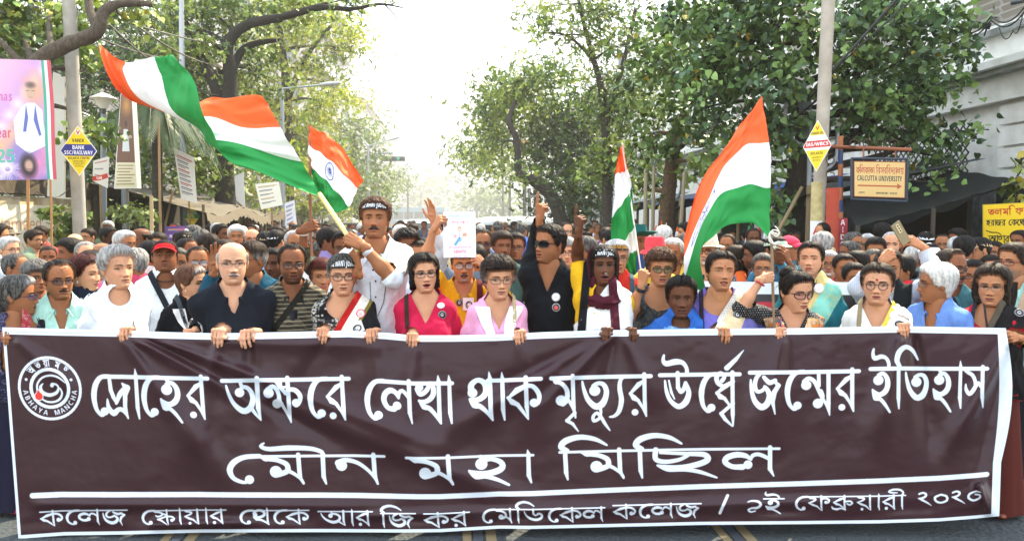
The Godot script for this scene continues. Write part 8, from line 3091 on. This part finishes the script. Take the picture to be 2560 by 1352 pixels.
	person({"label":"person with red-sided spectacles in a mint kurta and beige waistcoat at the right edge","group":SR,"px":2541,"py":656,"d":5.2,"yaw":-42,"byaw":-15,"tone":"mid","face":{"age":.5,"beard":.6,"beardc":"6e655e"},"hair":{"style":"back","col":"dark","thick":.018,"mix":.4,"tail":[.16,.06]},"glasses":{"c":"6a2420","r":.0022,"w":.026,"h":.014,"round":.2},"top":{"c":"9fd2c8","style":"shirt","collar":"9fd2c8","sleeve":1.5,"name":"kurta"},"layers":[{"kind":"cape","name":"waistcoat","c":"c8a88c","vy":1.0,"va":.18,"xmax":.15,"iso":.026}],"nolegs":false})
	person({"label":"person in an orange-lettered headband and red T-shirt behind the maroon headscarf","group":SR,"px":1540,"py":645,"d":5.5,"yaw":14,"tone":"mid","face":{"age":.7},"hair":{"style":"short","col":"silver","thick":.016,"mix":.5},"glasses":{"c":"2a2626"},"band":["STAND FOR JUSTICE","d8982c"],"bandy":.075,"top":{"c":"d03428","style":"crew","sleeve":.8},"layers":[{"kind":"sash","name":"bag_strap","c":"3f5a62","line":[.12,1.5,.11,1.0],"d0":-.016,"d1":.016,"iso":.025,"front":true}]})
	person({"label":"person in a coral red bucket hat behind the raised fist","group":SR,"px":1637,"py":640,"d":5.9,"lod":1,"tone":"mid","hat":{"kind":"bucket","c":"dd4a54","brim":.03,"drop":.03},"hair":{"style":"short","col":"black","thick":.008},"top":{"c":"e0c24a","style":"crew"}})
	person({"label":"person in a mustard open-collared shirt right of the coral bucket hat","group":SR,"px":1684,"py":634,"d":6.3,"yaw":-14,"lod":1,"tone":"tan","face":{"age":1.0,"frown":.8,"beard":.15,"beardc":"8a8580"},"hair":{"style":"short","col":"silver","thick":.012,"mix":.4},"top":{"c":"e6c84a","style":"openshirt","collar":"d8b03a"}})
	person({"label":"person in a cream brimmed hat and dark spectacles","group":SR,"px":1770,"py":628,"d":6.2,"yaw":-16,"lod":1,"tone":"fair","face":{"age":1.0,"goat":1.0,"beard":.4,"beardc":"cfc9c2"},"must":{"mc":"8a8682","mc2":"dcd6d0"},"hair":{"style":"short","col":"white","thick":.01},"glasses":{"c":"1d1a18","r":.0028,"w":.024,"h":.017,"round":.3},"hat":{"kind":"brim","c":"ded2bc","band":"d0c4ac","brim":.048,"drop":.012},"top":{"c":"39506e","style":"shirt","collar":"39506e"}})
	person({"label":"person under a wide dark green hat right of the narrow flag","group":SR,"px":1596,"py":604,"d":6.6,"yaw":-6,"lod":1,"tone":"brown","hair":{"style":"short","col":"black","thick":.01},"hat":{"kind":"brim","c":"1f5a58","brim":.09,"drop":-.035},"top":{"c":"2c4a8a","style":"crew"}})
	person({"label":"person in a pale green cap and spectacles holding a hand to the mouth","group":SR,"px":1940,"py":628,"d":6.4,"yaw":40,"byaw":25,"lod":1,"tone":"brown","face":{"age":.5},"hair":{"style":"short","col":"black","thick":.008},"glasses":{"c":"2a2826","r":.002},"hat":{"kind":"cap","c":"b4c2ac"},"top":{"c":"3f7a96","style":"crew"},"L":{"p":[1968,640,6.15],"f":Vector3(-.4,1,0),"n":Vector3(-.6,0,-.7),"pose":"rest","pole":Vector3(.5,-1,0)}})
	var W:=[
		[1973,622,7.2,"person in a rose red cap in profile facing right",{"yaw":72,"hat":{"kind":"cap","c":"e0405a"},"top":["crew","4a7a8a"],"tone":"tan"}],
		[2073,660,6.9,"person with small spectacles in a pale blue shirt beside the teal sari",{"tone":"tan","face":{"age":1.0,"beard":.5,"goat":1.0,"beardc":"c9c4be"},"hair":{"style":"short","col":"silver","thick":.01},"glasses":{"c":"3a3632"},"top":["openshirt","c2d2e6","c2d2e6"]}],
		[2058,616,7.4,"person in grey seen from behind beside the red wrapped post",{"yaw":165,"hair":{"style":"back","col":"grey","thick":.024,"mix":.5},"top":["crew","7f8a94"]}],
		[2124,634,7.6,"person with spectacles in profile facing left, near the AIDS board",{"yaw":-62,"tone":"brown","face":{"age":.9},"hair":{"style":"short","col":"salt","thick":.011},"glasses":{"c":"22201e"},"top":["crew","c04a56"]}],
		[2134,609,8.2,"person in dark grey looking right below the tarpaulin",{"yaw":48,"tone":"tan","hair":{"style":"short","col":"salt","thick":.008},"glasses":{"c":"2a2826"},"top":["crew","4a4f58"]}],
		[2169,613,8.6,"person with spectacles in a white shirt below the tarpaulin",{"tone":"tan","face":{"age":.8},"hair":{"style":"short","col":"silver","thick":.014},"glasses":{"c":"2a2826"},"top":["openshirt","d5dce6","d5dce6"]}],
		[2144,664,6.4,"person in a cream shawl, face turned left beside the striped sleeve",{"fem":true,"yaw":-48,"tone":"tan","face":{"age":.7},"hair":{"style":"back","col":"black","thick":.014,"bun":Vector3(0,-.03,-.11)},"top":["scoop","e0dbd4"]}],
		[2135,696,5.9,"person in a yellow top half hidden by the striped sleeve",{"fem":true,"yaw":20,"tone":"tan","face":{"age":.0,"lipc":"8a4a48"},"hair":{"style":"back","col":"black","thick":.014},"top":["scoop","e6c832"]}],
		[2254,676,6.0,"person in a red dupatta facing left behind the round spectacles",{"fem":true,"yaw":-55,"tone":"tan","face":{"age":.5},"glasses":{"c":"2a2422"},"hair":{"style":"back","col":"black","thick":.014,"bun":Vector3(0,-.03,-.11)},"top":["tee","cf2f3a"]}],
		[2230,612,7.6,"person in grey-blue directly behind the raised phone",{"tone":"fair","hair":{"style":"recede","col":"silver","thick":.01},"top":["crew","8fa0b0"]}],
		[2190,628,7.2,"person in violet lowering the head left of the raised phone",{"tone":"tan","pitch":-20,"hair":{"style":"low","col":"black","thick":.02},"glasses":{"c":"22201e"},"top":["crew","4a3f5a"]}],
		[2315,607,8.6,"person in a white cap seen from behind, under the tarpaulin",{"yaw":200,"hair":{"style":"short","col":"black","thick":.009},"hat":{"kind":"cap","c":"eef0f4"},"top":["crew","cdd6e4"]}],
		[2324,643,6.6,"person in a white cap facing right, behind the open-necked blue shirt",{"yaw":30,"tone":"dark","hair":{"style":"short","col":"black","thick":.006},"hat":{"kind":"cap","c":"ece9e6"},"top":["crew","5a6a72"]}],
		[2357,612,9.0,"person with spectacles in a white shirt beside the dark doorway",{"tone":"tan","face":{"age":.5},"hair":{"style":"recede","col":"black","thick":.01},"must":{"mc":"171312"},"glasses":{"c":"3a3632"},"top":["openshirt","d5dcec","d5dcec"]}],
		[2394,598,9.4,"person in black in the shadowed doorway, facing left",{"yaw":-50,"tone":"brown","hair":{"style":"low","col":"black","thick":.018},"glasses":{"c":"22201e"},"top":["crew","2a2c33"]}],
		[2412,626,7.0,"person in a white shirt seen from behind, left of the beige cap",{"yaw":172,"tone":"mid","hair":{"style":"low","col":"black","thick":.019},"top":["crew","dfe6f2"]}],
		[2448,627,7.0,"person in a beige cap and cream shirt, profile left",{"yaw":-62,"tone":"mid","face":{"goat":1.0,"beardc":"2a2422"},"glasses":{"c":"1a1816"},"hair":{"style":"short","col":"black","thick":.009},"hat":{"kind":"cap","c":"c8a888"},"top":["crew","e6d8be"]}],
		[2487,632,8.2,"person with spectacles in a lilac shirt near the yellow wall sign",{"yaw":-20,"tone":"tan","face":{"open":.3},"hair":{"style":"short","col":"black","thick":.012},"glasses":{"c":"2a2826"},"top":["openshirt","c8c8dc","c8c8dc"]}],
		[2434,690,5.9,"person with black oval spectacles just left of the black sari",{"fem":true,"tone":"tan","face":{"age":.5,"wide":1.04,"lipc":"804a46"},"hair":{"style":"back","col":"black","thick":.016},"glasses":{"c":"1a1716","r":.0024,"h":.014},"top":["scoop","7a8296"]}],
		[2478,672,6.8,"person in a mauve blouse half hidden behind the black sari",{"fem":true,"yaw":10,"tone":"fair","hair":{"style":"back","col":"black","thick":.014},"top":["scoop","b8b0c0"]}],
		[2550,604,8.6,"person in black at the right edge before the yellow wall sign",{"yaw":-30,"tone":"brown","hair":{"style":"short","col":"black","thick":.012},"top":["crew","20202a"]}],
		[2395,622,8.0,"person in grey turned away behind the white-shirted back",{"yaw":150,"hair":{"style":"recede","col":"silver","thick":.012},"top":["crew","8a8f98"]}],
		[2185,655,6.9,"person in a dark red shirt behind the striped raised sleeves",{"yaw":30,"tone":"tan","hair":{"style":"short","col":"salt","thick":.006},"top":["crew","b03a44"]}],
		[1840,648,7.0,"person with an orange dupatta and spectacles in profile facing left",{"fem":true,"yaw":-72,"tone":"mid","face":{"age":.1},"glasses":{"c":"8a8278"},"hair":{"style":"long","col":"dark","thick":.016,"tail":[.3,.06]},"top":["tee","e0642c"]}],
		[1886,640,6.9,"person in a navy shirt with spectacles, profile left, near the large right flag",{"yaw":-78,"tone":"brown","face":{"beard":.8,"beardc":"1c1716"},"glasses":{"c":"2a2826"},"hair":{"style":"low","col":"black","thick":.024},"top":["openshirt","24345e","24345e"]}],
		[1820,615,8.4,"person in light blue just behind the orange dupatta",{"yaw":-20,"tone":"tan","hair":{"style":"recede","col":"dark","thick":.012},"top":["crew","a8b8cc"]}],
		[1908,672,6.2,"person with spectacles and small bindi right behind the flagstick",{"fem":true,"tone":"mid","face":{"age":.8,"bindi":.004},"hair":{"style":"back","col":"salt","thick":.016},"glasses":{"c":"4a4440"},"top":["scoop","4a5a86"]}],
		[1730,645,6.4,"person in pale blue-grey between the coral hat and the large flag",{"fem":true,"yaw":20,"tone":"fair","face":{"age":.9},"hair":{"style":"boy","col":"grey","thick":.02},"glasses":{"c":"3a3632"},"top":["scoop","b8c4d0"]}],
		[1660,593,9.0,"person in pale grey behind the coral hat, turned away",{"yaw":160,"hair":{"style":"short","col":"white","thick":.018},"top":["crew","c8ccd2"]}],
		[1207,610,7.0,"person with tinted spectacles just right of the white placard",{"tone":"tan","face":{"beard":.7,"beardc":"2a2220"},"must":{"mc":"1c1614"},"hair":{"style":"recede","col":"black","thick":.014},"glasses":{"c":"2a2422","tint":Color(.3,.25,.35,.45)},"top":["crew","6a727e"]}],
		[1255,616,6.7,"person in dark green glancing right, second from the white placard",{"yaw":16,"tone":"brown","face":{"age":.0,"must":.6,"gaze":.5},"must":{"mc":"2a1f1a","mt":.003},"hair":{"style":"low","col":"dark","thick":.02},"top":["crew","3f5a52"]}],
		[1289,619,6.9,"person with rectangular spectacles behind the black-sleeved raised arm",{"tone":"tan","face":{"beard":.2,"beardc":"4a3c36"},"hair":{"style":"short","col":"black","thick":.018},"glasses":{"c":"1d1a18","r":.0022},"top":["crew","2f3540"]}],
		[1018,616,6.3,"person with thin-rimmed spectacles just right of the tallest person",{"tone":"brown","yaw":8,"hair":{"style":"low","col":"black","thick":.03,"curl":.009,"wisps":60},"glasses":{"c":"3a3a3c","r":.002},"top":["crew","c8cedc"]}],
		[1060,628,7.2,"person in plum behind the bare raised forearm",{"fem":true,"yaw":-30,"tone":"tan","hair":{"style":"back","col":"black","thick":.013},"top":["scoop","8a4a5a"]}],
		[823,605,7.3,"person in a purple collared shirt looking right, by the medium flag's stick",{"yaw":75,"tone":"brown","face":{"age":.1},"hair":{"style":"low","col":"black","thick":.022},"glasses":{"c":"1d1a1c"},"top":["openshirt","8a78a8","8a78a8"]}],
		[735,612,7.0,"person in off-white behind the striped kurta",{"yaw":12,"tone":"tan","face":{"age":1.0},"hair":{"style":"recede","col":"silver","thick":.012},"top":["crew","ece8e2"]}],
		[690,605,8.0,"person in a white cap and pale blue shirt, turned away, behind the striped kurta",{"yaw":150,"hair":{"style":"short","col":"black","thick":.01},"hat":{"kind":"cap","c":"eceff6"},"top":["crew","a8c6ee"]}],
		[661,608,8.2,"person in a tan cap seen from behind above the black polo shoulder",{"yaw":190,"hair":{"style":"short","col":"black","thick":.01},"hat":{"kind":"cap","c":"cdb48a"},"top":["crew","b8c8e4"]}],
		[684,660,5.9,"person with mouth open between the black polo and the striped kurta",{"yaw":-20,"tone":"dark","face":{"open":.6},"hair":{"style":"short","col":"black","thick":.01},"top":["crew","2a4a5a"]}],
		[630,598,9.0,"person with spectacles in beige far behind the black polo shirt",{"tone":"fair","face":{"age":1.0},"hair":{"style":"bald","col":"white","thick":.012},"glasses":{"c":"2a2624"},"top":["crew","d8d4cc"]}],
		[590,592,8.8,"person in pale grey with head bowed behind the black polo shirt",{"tone":"tan","hair":{"style":"low","col":"white","thick":.02},"top":["crew","c8cdd8"]}],
		[551,586,9.6,"person in slate blue in half profile near the stall awnings",{"yaw":50,"tone":"dark","hair":{"style":"short","col":"black","thick":.014},"top":["crew","6a7a96"]}],
		[494,656,6.0,"person with large silver spectacles and navy shirt behind the black jacket",{"tone":"tan","yaw":6,"face":{"age":.5},"hair":{"style":"recede","col":"black","thick":.012},"glasses":{"c":"6a6a70","w":.027,"h":.02,"r":.002,"tint":Color(.8,.85,.9,.35)},"top":["openshirt","2f4a66","2f4a66"]}],
		[468,632,6.8,"person in black looking right behind the large silver spectacles",{"yaw":40,"tone":"brown","hair":{"style":"recede","col":"black","thick":.014},"top":["crew","24282e"]}],
		[444,657,6.2,"person with thin spectacles just right of the red cap",{"tone":"tan","face":{"age":.8},"hair":{"style":"short","col":"salt","thick":.008},"glasses":{"c":"2a2626"},"top":["crew","8a9098"]}],
		[519,618,7.4,"person in slate turned away above the open palm",{"yaw":-140,"hair":{"style":"low","col":"dark","thick":.018},"top":["crew","4a525c"]}],
		[503,606,8.0,"person in grey seen from behind near the violet poster",{"yaw":180,"hair":{"style":"short","col":"salt","thick":.02},"top":["crew","6a6f7a"]}],
		[462,606,8.2,"person in a beige prayer cap in front of the violet poster",{"yaw":130,"tone":"tan","hat":{"kind":"skull","c":"b8a284"},"hair":{"style":"short","col":"black","thick":.008},"top":["crew","9aa0a8"]}],
		[352,600,7.8,"person in a maroon shirt looking down to the left",{"yaw":-60,"tone":"dark","hair":{"style":"bald","col":"black","thick":.012},"top":["crew","5a1f30"]}],
		[375,640,6.6,"person in pale grey turned away beside the red cap",{"yaw":-150,"hair":{"style":"low","col":"black","thick":.018},"top":["crew","d8d4d0"]}],
		[311,612,7.0,"person with dark spectacles in a grey-green kurta",{"yaw":42,"tone":"tan","face":{"age":.9},"hair":{"style":"short","col":"silver","thick":.014},"glasses":{"c":"1a1816"},"top":["openshirt","b4c2b8","b4c2b8"]}],
		[271,594,9.2,"person in a purple shirt standing by the wall",{"yaw":55,"tone":"deep","face":{"beard":.9,"beardc":"120e0d"},"hair":{"style":"short","col":"black","thick":.01},"top":["openshirt","5a3f72","5a3f72"]}],
		[255,642,6.4,"person with spectacles half hidden behind the white stole",{"tone":"tan","yaw":15,"face":{"age":.8},"hair":{"style":"bald","col":"salt","thick":.01},"glasses":{"c":"22201e"},"top":["crew","aab4bc"]}],
		[213,640,6.8,"person in beige beside the bush",{"yaw":15,"tone":"fair","hair":{"style":"recede","col":"grey","thick":.012},"top":["crew","d6cfc4"]}],
		[172,632,7.0,"person in a white shirt facing left by the bush",{"yaw":-70,"tone":"brown","hair":{"style":"low","col":"black","thick":.02},"top":["crew","e8e6e2"]}],
		[186,612,8.2,"person in blue-grey seen from behind at the bush",{"yaw":170,"tone":"fair","hair":{"style":"bald","col":"salt","thick":.008},"top":["crew","8f96a0"]}],
		[119,644,7.6,"person in brown beside the crooked stick",{"tone":"brown","face":{"frown":.8},"hair":{"style":"short","col":"dark","thick":.003},"top":["crew","7a5a48"]}],
		[89,695,5.8,"person with spectacles between the flower-printed kurta and the mint shirt",{"fem":true,"yaw":20,"tone":"tan","face":{"age":.9},"hair":{"style":"boy","col":"salt","thick":.03,"curl":.008,"mix":.6},"glasses":{"c":"2a2624"},"top":["scoop","c2c8d0"]}],
		[39,672,6.2,"person with thin spectacles in profile facing right at far left",{"yaw":62,"tone":"tan","face":{"age":.9},"hair":{"style":"recede","col":"salt","thick":.014},"glasses":{"c":"2a2624"},"top":["crew","8a8078"]}],
		[21,625,7.6,"person with spectacles below the peaked cap at far left",{"yaw":40,"tone":"fair","hair":{"style":"short","col":"silver","thick":.018},"glasses":{"c":"3a3632"},"top":["crew","a8a49c"]}],
		[12,592,9.0,"person in a brown peaked cap at the far left edge",{"yaw":60,"tone":"dark","hat":{"kind":"cap","c":"7a6a58"},"hair":{"style":"short","col":"black","thick":.008},"top":["crew","4a4440"]}],
		[230,668,6.0,"person in deep pink turned away behind the navy jacket",{"fem":true,"yaw":120,"hair":{"style":"back","col":"dark","thick":.02,"bun":Vector3(0,-.02,-.12)},"top":["scoop","c8406a"]}],
		[340,660,6.2,"person in a pink-red kurta turned away behind the white stole's shoulder",{"yaw":-160,"hair":{"style":"low","col":"grey","thick":.016},"top":["crew","d04a6a"]}],
		[1567,616,7.6,"person in dark blue turned away left of the narrow flag",{"yaw":160,"hair":{"style":"low","col":"dark","thick":.02},"top":["crew","3a4656"]}],
		[1465,626,7.0,"person with spectacles behind the bare raised arm, facing left",{"yaw":-120,"tone":"tan","hair":{"style":"short","col":"salt","thick":.014},"glasses":{"c":"6a6a6c"},"top":["crew","30353c"]}],
		[1415,580,10.5,"person with spectacles far back under the crooked tree",{"yaw":30,"tone":"fair","hair":{"style":"recede","col":"black","thick":.012},"glasses":{"c":"4a4642"},"top":["crew","b8c0c8"]}],
		[1418,632,6.4,"person with spectacles peeping out behind the sunglasses wearer",{"fem":true,"tone":"fair","face":{"age":1.0},"hair":{"style":"boy","col":"grey","thick":.016},"glasses":{"c":"2a2624"},"top":["scoop","c8c0c4"]}],
		[1246,572,12.5,"person in a grey-green cap seen from behind in mid-street",{"yaw":170,"hat":{"kind":"cap","c":"9a9888"},"hair":{"style":"short","col":"salt","thick":.01},"top":["crew","c2cad4"]}],
		[1305,578,12.0,"person in a bright blue shirt turned away in mid-street",{"yaw":150,"hair":{"style":"short","col":"salt","thick":.012},"top":["crew","3a62c0"]}],
		[1190,650,6.3,"person in a grey shirt turned away behind the yellow kurta",{"yaw":-170,"hair":{"style":"low","col":"black","thick":.016},"top":["crew","6a7686"]}],
		[1100,640,6.6,"person in a slate shirt behind the white placard's lower corner",{"yaw":12,"tone":"tan","hair":{"style":"short","col":"black","thick":.014},"top":["crew","5f6a7a"]}],
		[975,660,5.8,"person in pale blue close behind the tallest person",{"yaw":-8,"tone":"tan","hair":{"style":"short","col":"black","thick":.014},"top":["crew","c4cfe2"]}],
		[560,640,6.2,"person with spectacles between the open palm and the black polo",{"yaw":-30,"tone":"brown","hair":{"style":"low","col":"dark","thick":.018},"glasses":{"c":"22201e"},"top":["crew","59616a"]}],
		[2290,650,6.8,"person in a violet-grey shirt stooping behind the raised phone arm",{"yaw":140,"hair":{"style":"recede","col":"silver","thick":.012},"top":["crew","5a5470"]}],
		[2110,672,6.3,"person in a red collared shirt between the teal sari and cream shawl",{"yaw":20,"tone":"tan","hair":{"style":"short","col":"black","thick":.014},"top":["openshirt","b83a48","b83a48"]}],
		[2510,690,6.0,"person in a grey jacket turned away behind the black sari",{"yaw":150,"hair":{"style":"low","col":"dark","thick":.016},"top":["crew","747c88"]}],
	]
	for w in W:
		var o:Dictionary=w[4]
		o.px=w[0]
		o.py=w[1]
		o.d=w[2]
		o.label=w[3]
		o.group="marchers in the second and third ranks"
		if not o.has("tone"):
			o.tone="mid"
		walker(o)
func crowd()->void:
	var rg:=RandomNumberGenerator.new()
	rg.seed=2025
	var shirts:=["d9dde4","c6cfdc","8fa6c4","44566e","2a2e38","6b5a4a","a84a4a","c9b48a","7a8a72","e6e2d8","5a6a8a","b8a8a0","384858","ac6a3a","7d4a5a","e8e6e2","303038"]
	var names:={"d9dde4":"white","c6cfdc":"pale grey","8fa6c4":"light blue","44566e":"slate blue","2a2e38":"black","6b5a4a":"brown","a84a4a":"brick red","c9b48a":"sand","7a8a72":"sage green","e6e2d8":"cream","5a6a8a":"denim blue","b8a8a0":"taupe","384858":"dark blue","ac6a3a":"rust","7d4a5a":"plum","e8e6e2":"ivory","303038":"charcoal"}
	var hairs:=[["short","black","short black"],["low","black","thick black"],["recede","black","receding black"],["low","black","full black"],["short","salt","greying"],["low","dark","brown"],["short","silver","silver"],["bald","salt","balding"],["low","dark","dark brown"],["short","white","white"]]
	var tones:=["mid","tan","brown","dark","tan","mid"]
	var n:=0
	var d:=6.0
	while d<40.0 and n<185:
		var gap:=.72+.022*d
		var x:=-minf(.66*d,6.4)+rg.randf()*.4
		while x<minf(.66*d,6.6) and n<185:
			var q:=lane(0,0)+Vector3(x-.0737*d+rg.randf_range(-.16,.16),0,-d+rg.randf_range(-.25,.25))
			x+=gap*rg.randf_range(.85,1.35)
			var free:=true
			for p:Vector3 in _people:
				if Vector2(p.x-q.x,p.y-q.z).length()<.4:
					free=false
					break
			if not free:
				continue
			var fem:=rg.randf()<.2
			var eye:=rg.randf_range(1.40,1.68)-(.07 if fem else .0)
			var h:Array=hairs[rg.randi()%hairs.size()] if not fem else ["back",["black","dark","salt"][rg.randi()%3],"tied dark"]
			var sh:String=shirts[rg.randi()%shirts.size()]
			var yaw:float=[rg.randfn()*25.0,rg.randfn()*25.0,180.0+rg.randfn()*30.0,rg.randf_range(-90,90)][rg.randi()%4]
			var o:={"at":Vector3(q.x,eye,q.z),"fem":fem,"tone":tones[rg.randi()%6],"yaw":yaw,"hair":{"style":h[0],"col":h[1],"thick":[.012,.018][rg.randi()%2]},"top":[["crew","openshirt"][rg.randi()%2] if not fem else "scoop",sh],"lod":1 if d<10.0 else 2,"face":{"age":.4,"beard":.4 if not fem and rg.randf()<.2 else .0}}
			var extra:=""
			if rg.randf()<.35 and d<16.0:
				o.glasses={"c":"22201e","r":.002}
				extra=" with spectacles"
			if not fem and rg.randf()<.3 and d<14.0:
				o.must={"mc":"1a1513"}
			if not fem and rg.randf()<.13:
				var cc:Array=[["eceef2","white"],["c8b48c","tan"],["a82c34","red"],["2c3a5a","navy"]][rg.randi()%4]
				o.hat={"kind":"cap","c":cc[0]}
				extra=" in a %s cap"%cc[1]
			var side:String=["far left","left","centre left","middle","centre right","right","far right"][clampi(int((q.x/absf(q.z)+.67)/1.34*7.0),0,6)]
			var turned:="turned away" if absf(wrapf(yaw,-180,180))>110 else ("facing left" if wrapf(yaw,-180,180)<-40 else ("facing right" if wrapf(yaw,-180,180)>40 else "facing forward"))
			var dep:="near rows" if d<9.0 else ("middle rows" if d<16.0 else "far rows")
			o.label="person%s in a %s %s, %s, %s, %s"%[extra,names[sh],"sari blouse" if fem else "shirt",turned,dep,side]
			o.group="the crowd of marchers filling the street"
			walker(o)
			n+=1
		d+=.62+.045*d
func held_things()->void:
	var o3:=[
		[[655,240,5.25],[703,322,5.2],[752,405,5.15],[801,489,5.1]],
		[[585,243,5.35],[600,314,5.3],[625,368,5.2],[655,436,5.1]],
		[[520,247,5.5],[515,292,5.4],[522,346,5.25],[560,392,5.05]],
		[[448,285,5.55],[462,303,5.4],[490,322,5.2],[523,316,5.0]],
		[[350,262,5.45],[360,252,5.35],[425,265,5.15],[490,225,5.0]],
		[[285,210,5.35],[308,180,5.3],[400,190,5.15],[460,165,5.1]],
		[[244,106,5.3],[306,150,5.3],[391,146,5.2],[432,140,5.2]]]
	flag("very large national flag streaming left from a bamboo pole, twisted in the middle",[[o3,.0,1.0,.0,1.0,.022]],[[896,630,4.66],[884,612,4.69],[798,485,5.11]],.0155,"d8c07a")
	flag("medium national flag with its wheel showing, behind the big flag's pole",[[[[[773,316,5.42],[772,364,5.42],[773,415,5.41],[786,464,5.4]],[[838,352,5.5],[826,402,5.45],[818,455,5.4],[806,500,5.38]],[[908,450,5.6],[892,470,5.55],[873,518,5.45],[826,538,5.4]]]]],[[777,640,5.4],[775,480,5.41],[773,312,5.43]],.010,"8a5a3c")
	flag("tall national flag hanging from a thin stick at the right, curling over the marchers",[[[[[1906,240,4.85],[1922,358,4.8],[1928,470,4.75],[1926,597,4.7]],[[1868,290,4.9],[1873,360,4.85],[1868,463,4.8],[1872,556,4.75]],[[1808,375,5.0],[1818,408,4.95],[1802,488,4.8],[1800,576,4.75]],[[1742,478,5.1],[1766,505,5.0],[1757,560,4.85],[1752,636,4.8]],[[1711,592,5.15],[1712,640,5.1],[1712,690,5.0],[1768,744,4.85]]],.0,.66,.0,1.0]],[[1936,830,4.65],[1930,605,4.69],[1927,585,4.70]],.009,"8a6f52")
	flag("narrow national flag drooping from a white stick near the middle right",[[[[[1557,361,5.6],[1569,425,5.6],[1580,468,5.6],[1588,565,5.6]],[[1553,366,5.65],[1558,430,5.66],[1562,500,5.64],[1570,590,5.62]],[[1546,392,5.65],[1539,434,5.65],[1529,545,5.65],[1527,640,5.65]]],.0,.45,.0,1.0],[[[[1578,552,5.7],[1590,580,5.7],[1593,640,5.7],[1592,676,5.7]],[[1562,585,5.72],[1574,590,5.72],[1576,648,5.72],[1582,692,5.72]],[[1550,622,5.72],[1560,630,5.72],[1552,656,5.72],[1570,704,5.72]]],.0,.45,.2,1.0]],[[1606,700,5.6],[1580,520,5.6],[1556,358,5.62]],.006,"e6e2da")
	var cd:=thing("tie_cord","white cord knotted round the stick at the foot of the right flag","cord",at(1930,590,4.68))
	var cm:=MB.new()
	for k in 3:
		var pts:=PackedVector3Array()
		var rr:=PackedFloat32Array()
		for i in 14:
			var t:=i/13.0
			pts.append(Vector3(.01+.03*sin(t*6.0+k),.04-.10*t*(.6+.2*k)+.02*cos(t*9.0+k*2.0),.015+.01*cos(t*7.0)))
			rr.append(.0035)
		cm.tube(pts,rr,5)
	obj("cord",cm,mat("e8e6e0",.8),cd)
	var pr:=Print.new(320,464,Color.html("e9ecf4"))
	bengali(pr,"ik ba ca aa ra ha ii na _ n6 _ ma aa sa",42,268,36,.26,Color.html("7e9fd0"),1.1)
	pr.frame(28,76,270,362,2.5,Color.html("d8708a"))
	bengali(pr,"ik ba ca aa ra _ ca aa i _ ex ex ex",84,246,100,.22,Color.html("c8404e"),1.3)
	var blu:=Color.html("5b9cc8")
	var org:=Color.html("ee8a5a")
	pr.stroke("118,330,26 140,300,24 158,270,22; 148,268,12 178,270,12; 152,284,10 178,286,10; 150,298,9 172,300,9",Transform2D(),blu)
	pr.stroke("160,266,6 163,220,5 160,190,5",Transform2D(),Color.html("6f8ab8"))
	pr.blotch(160,172,26,34,org,.6)
	pr.blotch(160,176,10,14,Color.html("f6e6dc"),.5)
	pr.blotch(208,236,30,28,Color.html("f0a47a"),.7)
	pr.blotch(116,248,28,26,Color.html("e8a0b0"),.8)
	pr.blotch(106,232,14,14,Color.html("a8b4dc"),.8)
	for k in 8:
		pr.seg(Vector2(186+k*6,210+(k*37%44)),Vector2(192+k*6,218+(k*23%40)),2.5,1,Color.html("e0603e"))
	words(pr,"We Demand Justice for",162,362,18,Color.html("d84a62"),222)
	words(pr,"ABHAYA",162,404,34,Color.html("e0405c"),124)
	bengali(pr,"ka la ma _ ba ra",90,240,448,.16,Color.html("d87a9a"),1.2)
	var pl:=thing("placard","white placard lettered We Demand Justice, with a blue and orange drawing, held up","placard",at(1150,587,5.0))
	var q:=[at(1108,530,5.02),at(1188,529,5.0),at(1109,644,4.97),at(1190,643,4.95)]
	sheet_board(pl,"sheet",q[0],q[1],q[2],q[3],tmat(pr.tex(),.6),.004,mat("dfe2e8",.7),.003)
	var ph:=thing("mobile_phone","gold mobile phone held up by striped-sleeved arms","phone",at(2253,583,5.0),.0)
	var bs:=Basis(Vector3(0,0,1),.55)*Basis(Vector3(0,1,0),.35)
	var pb:=MB.new()
	pb.box(Transform3D(bs,Vector3.ZERO),Vector3(.078,.155,.010))
	obj("body",pb,mat("7d6f56",.25,.6),ph)
	var pc:=MB.new()
	pc.box(Transform3D(bs,bs*Vector3(.0,.035,.006)),Vector3(.026,.06,.004))
	obj("camera_bump",pc,mat("c8b48a",.25,.6),ph)
	for k in 3:
		var ln:=MB.new()
		ln.ball(bs*Vector3(.0,.053-.018*k,.009),Vector3(.007,.007,.002),10,6)
		obj("lens",ln,mat("101012",.1),ph)
	var b2:=Print.new(512,192,Color.html("2a2228"))
	b2.rect(0,0,512,40,Color.html("e6e8ec"))
	b2.blotch(250,190,110,130,Color.html("c8283a"),.05)
	b2.ring(250,190,84,10,Color.html("e8e8f0"))
	b2.blotch(250,190,74,74,Color.html("2a3a86"),.05)
	words(b2,"smans",250,96,26,Color.html("f0f0f4"),120)
	b2.rect(60,60,90,60,Color.html("3a4a9a"))
	bengali(b2,"ma ra na",20,120,150,.3,Color.html("e6e8ec"),1.2)
	bengali(b2,"ra na _ ma ta",360,500,130,.4,Color.html("e6e8ec"),1.2)
	var sb:=thing("second_banner","dark banner with a red and blue round emblem, carried behind the front rank","banner",at(1990,760,5.55))
	sheet_board(sb,"cloth",at(1660,702,5.6),at(2185,706,5.5),at(1660,850,5.5),at(2185,860,5.45),tmat(b2.tex(),.45),.006,mat("3a3036",.7),.012)
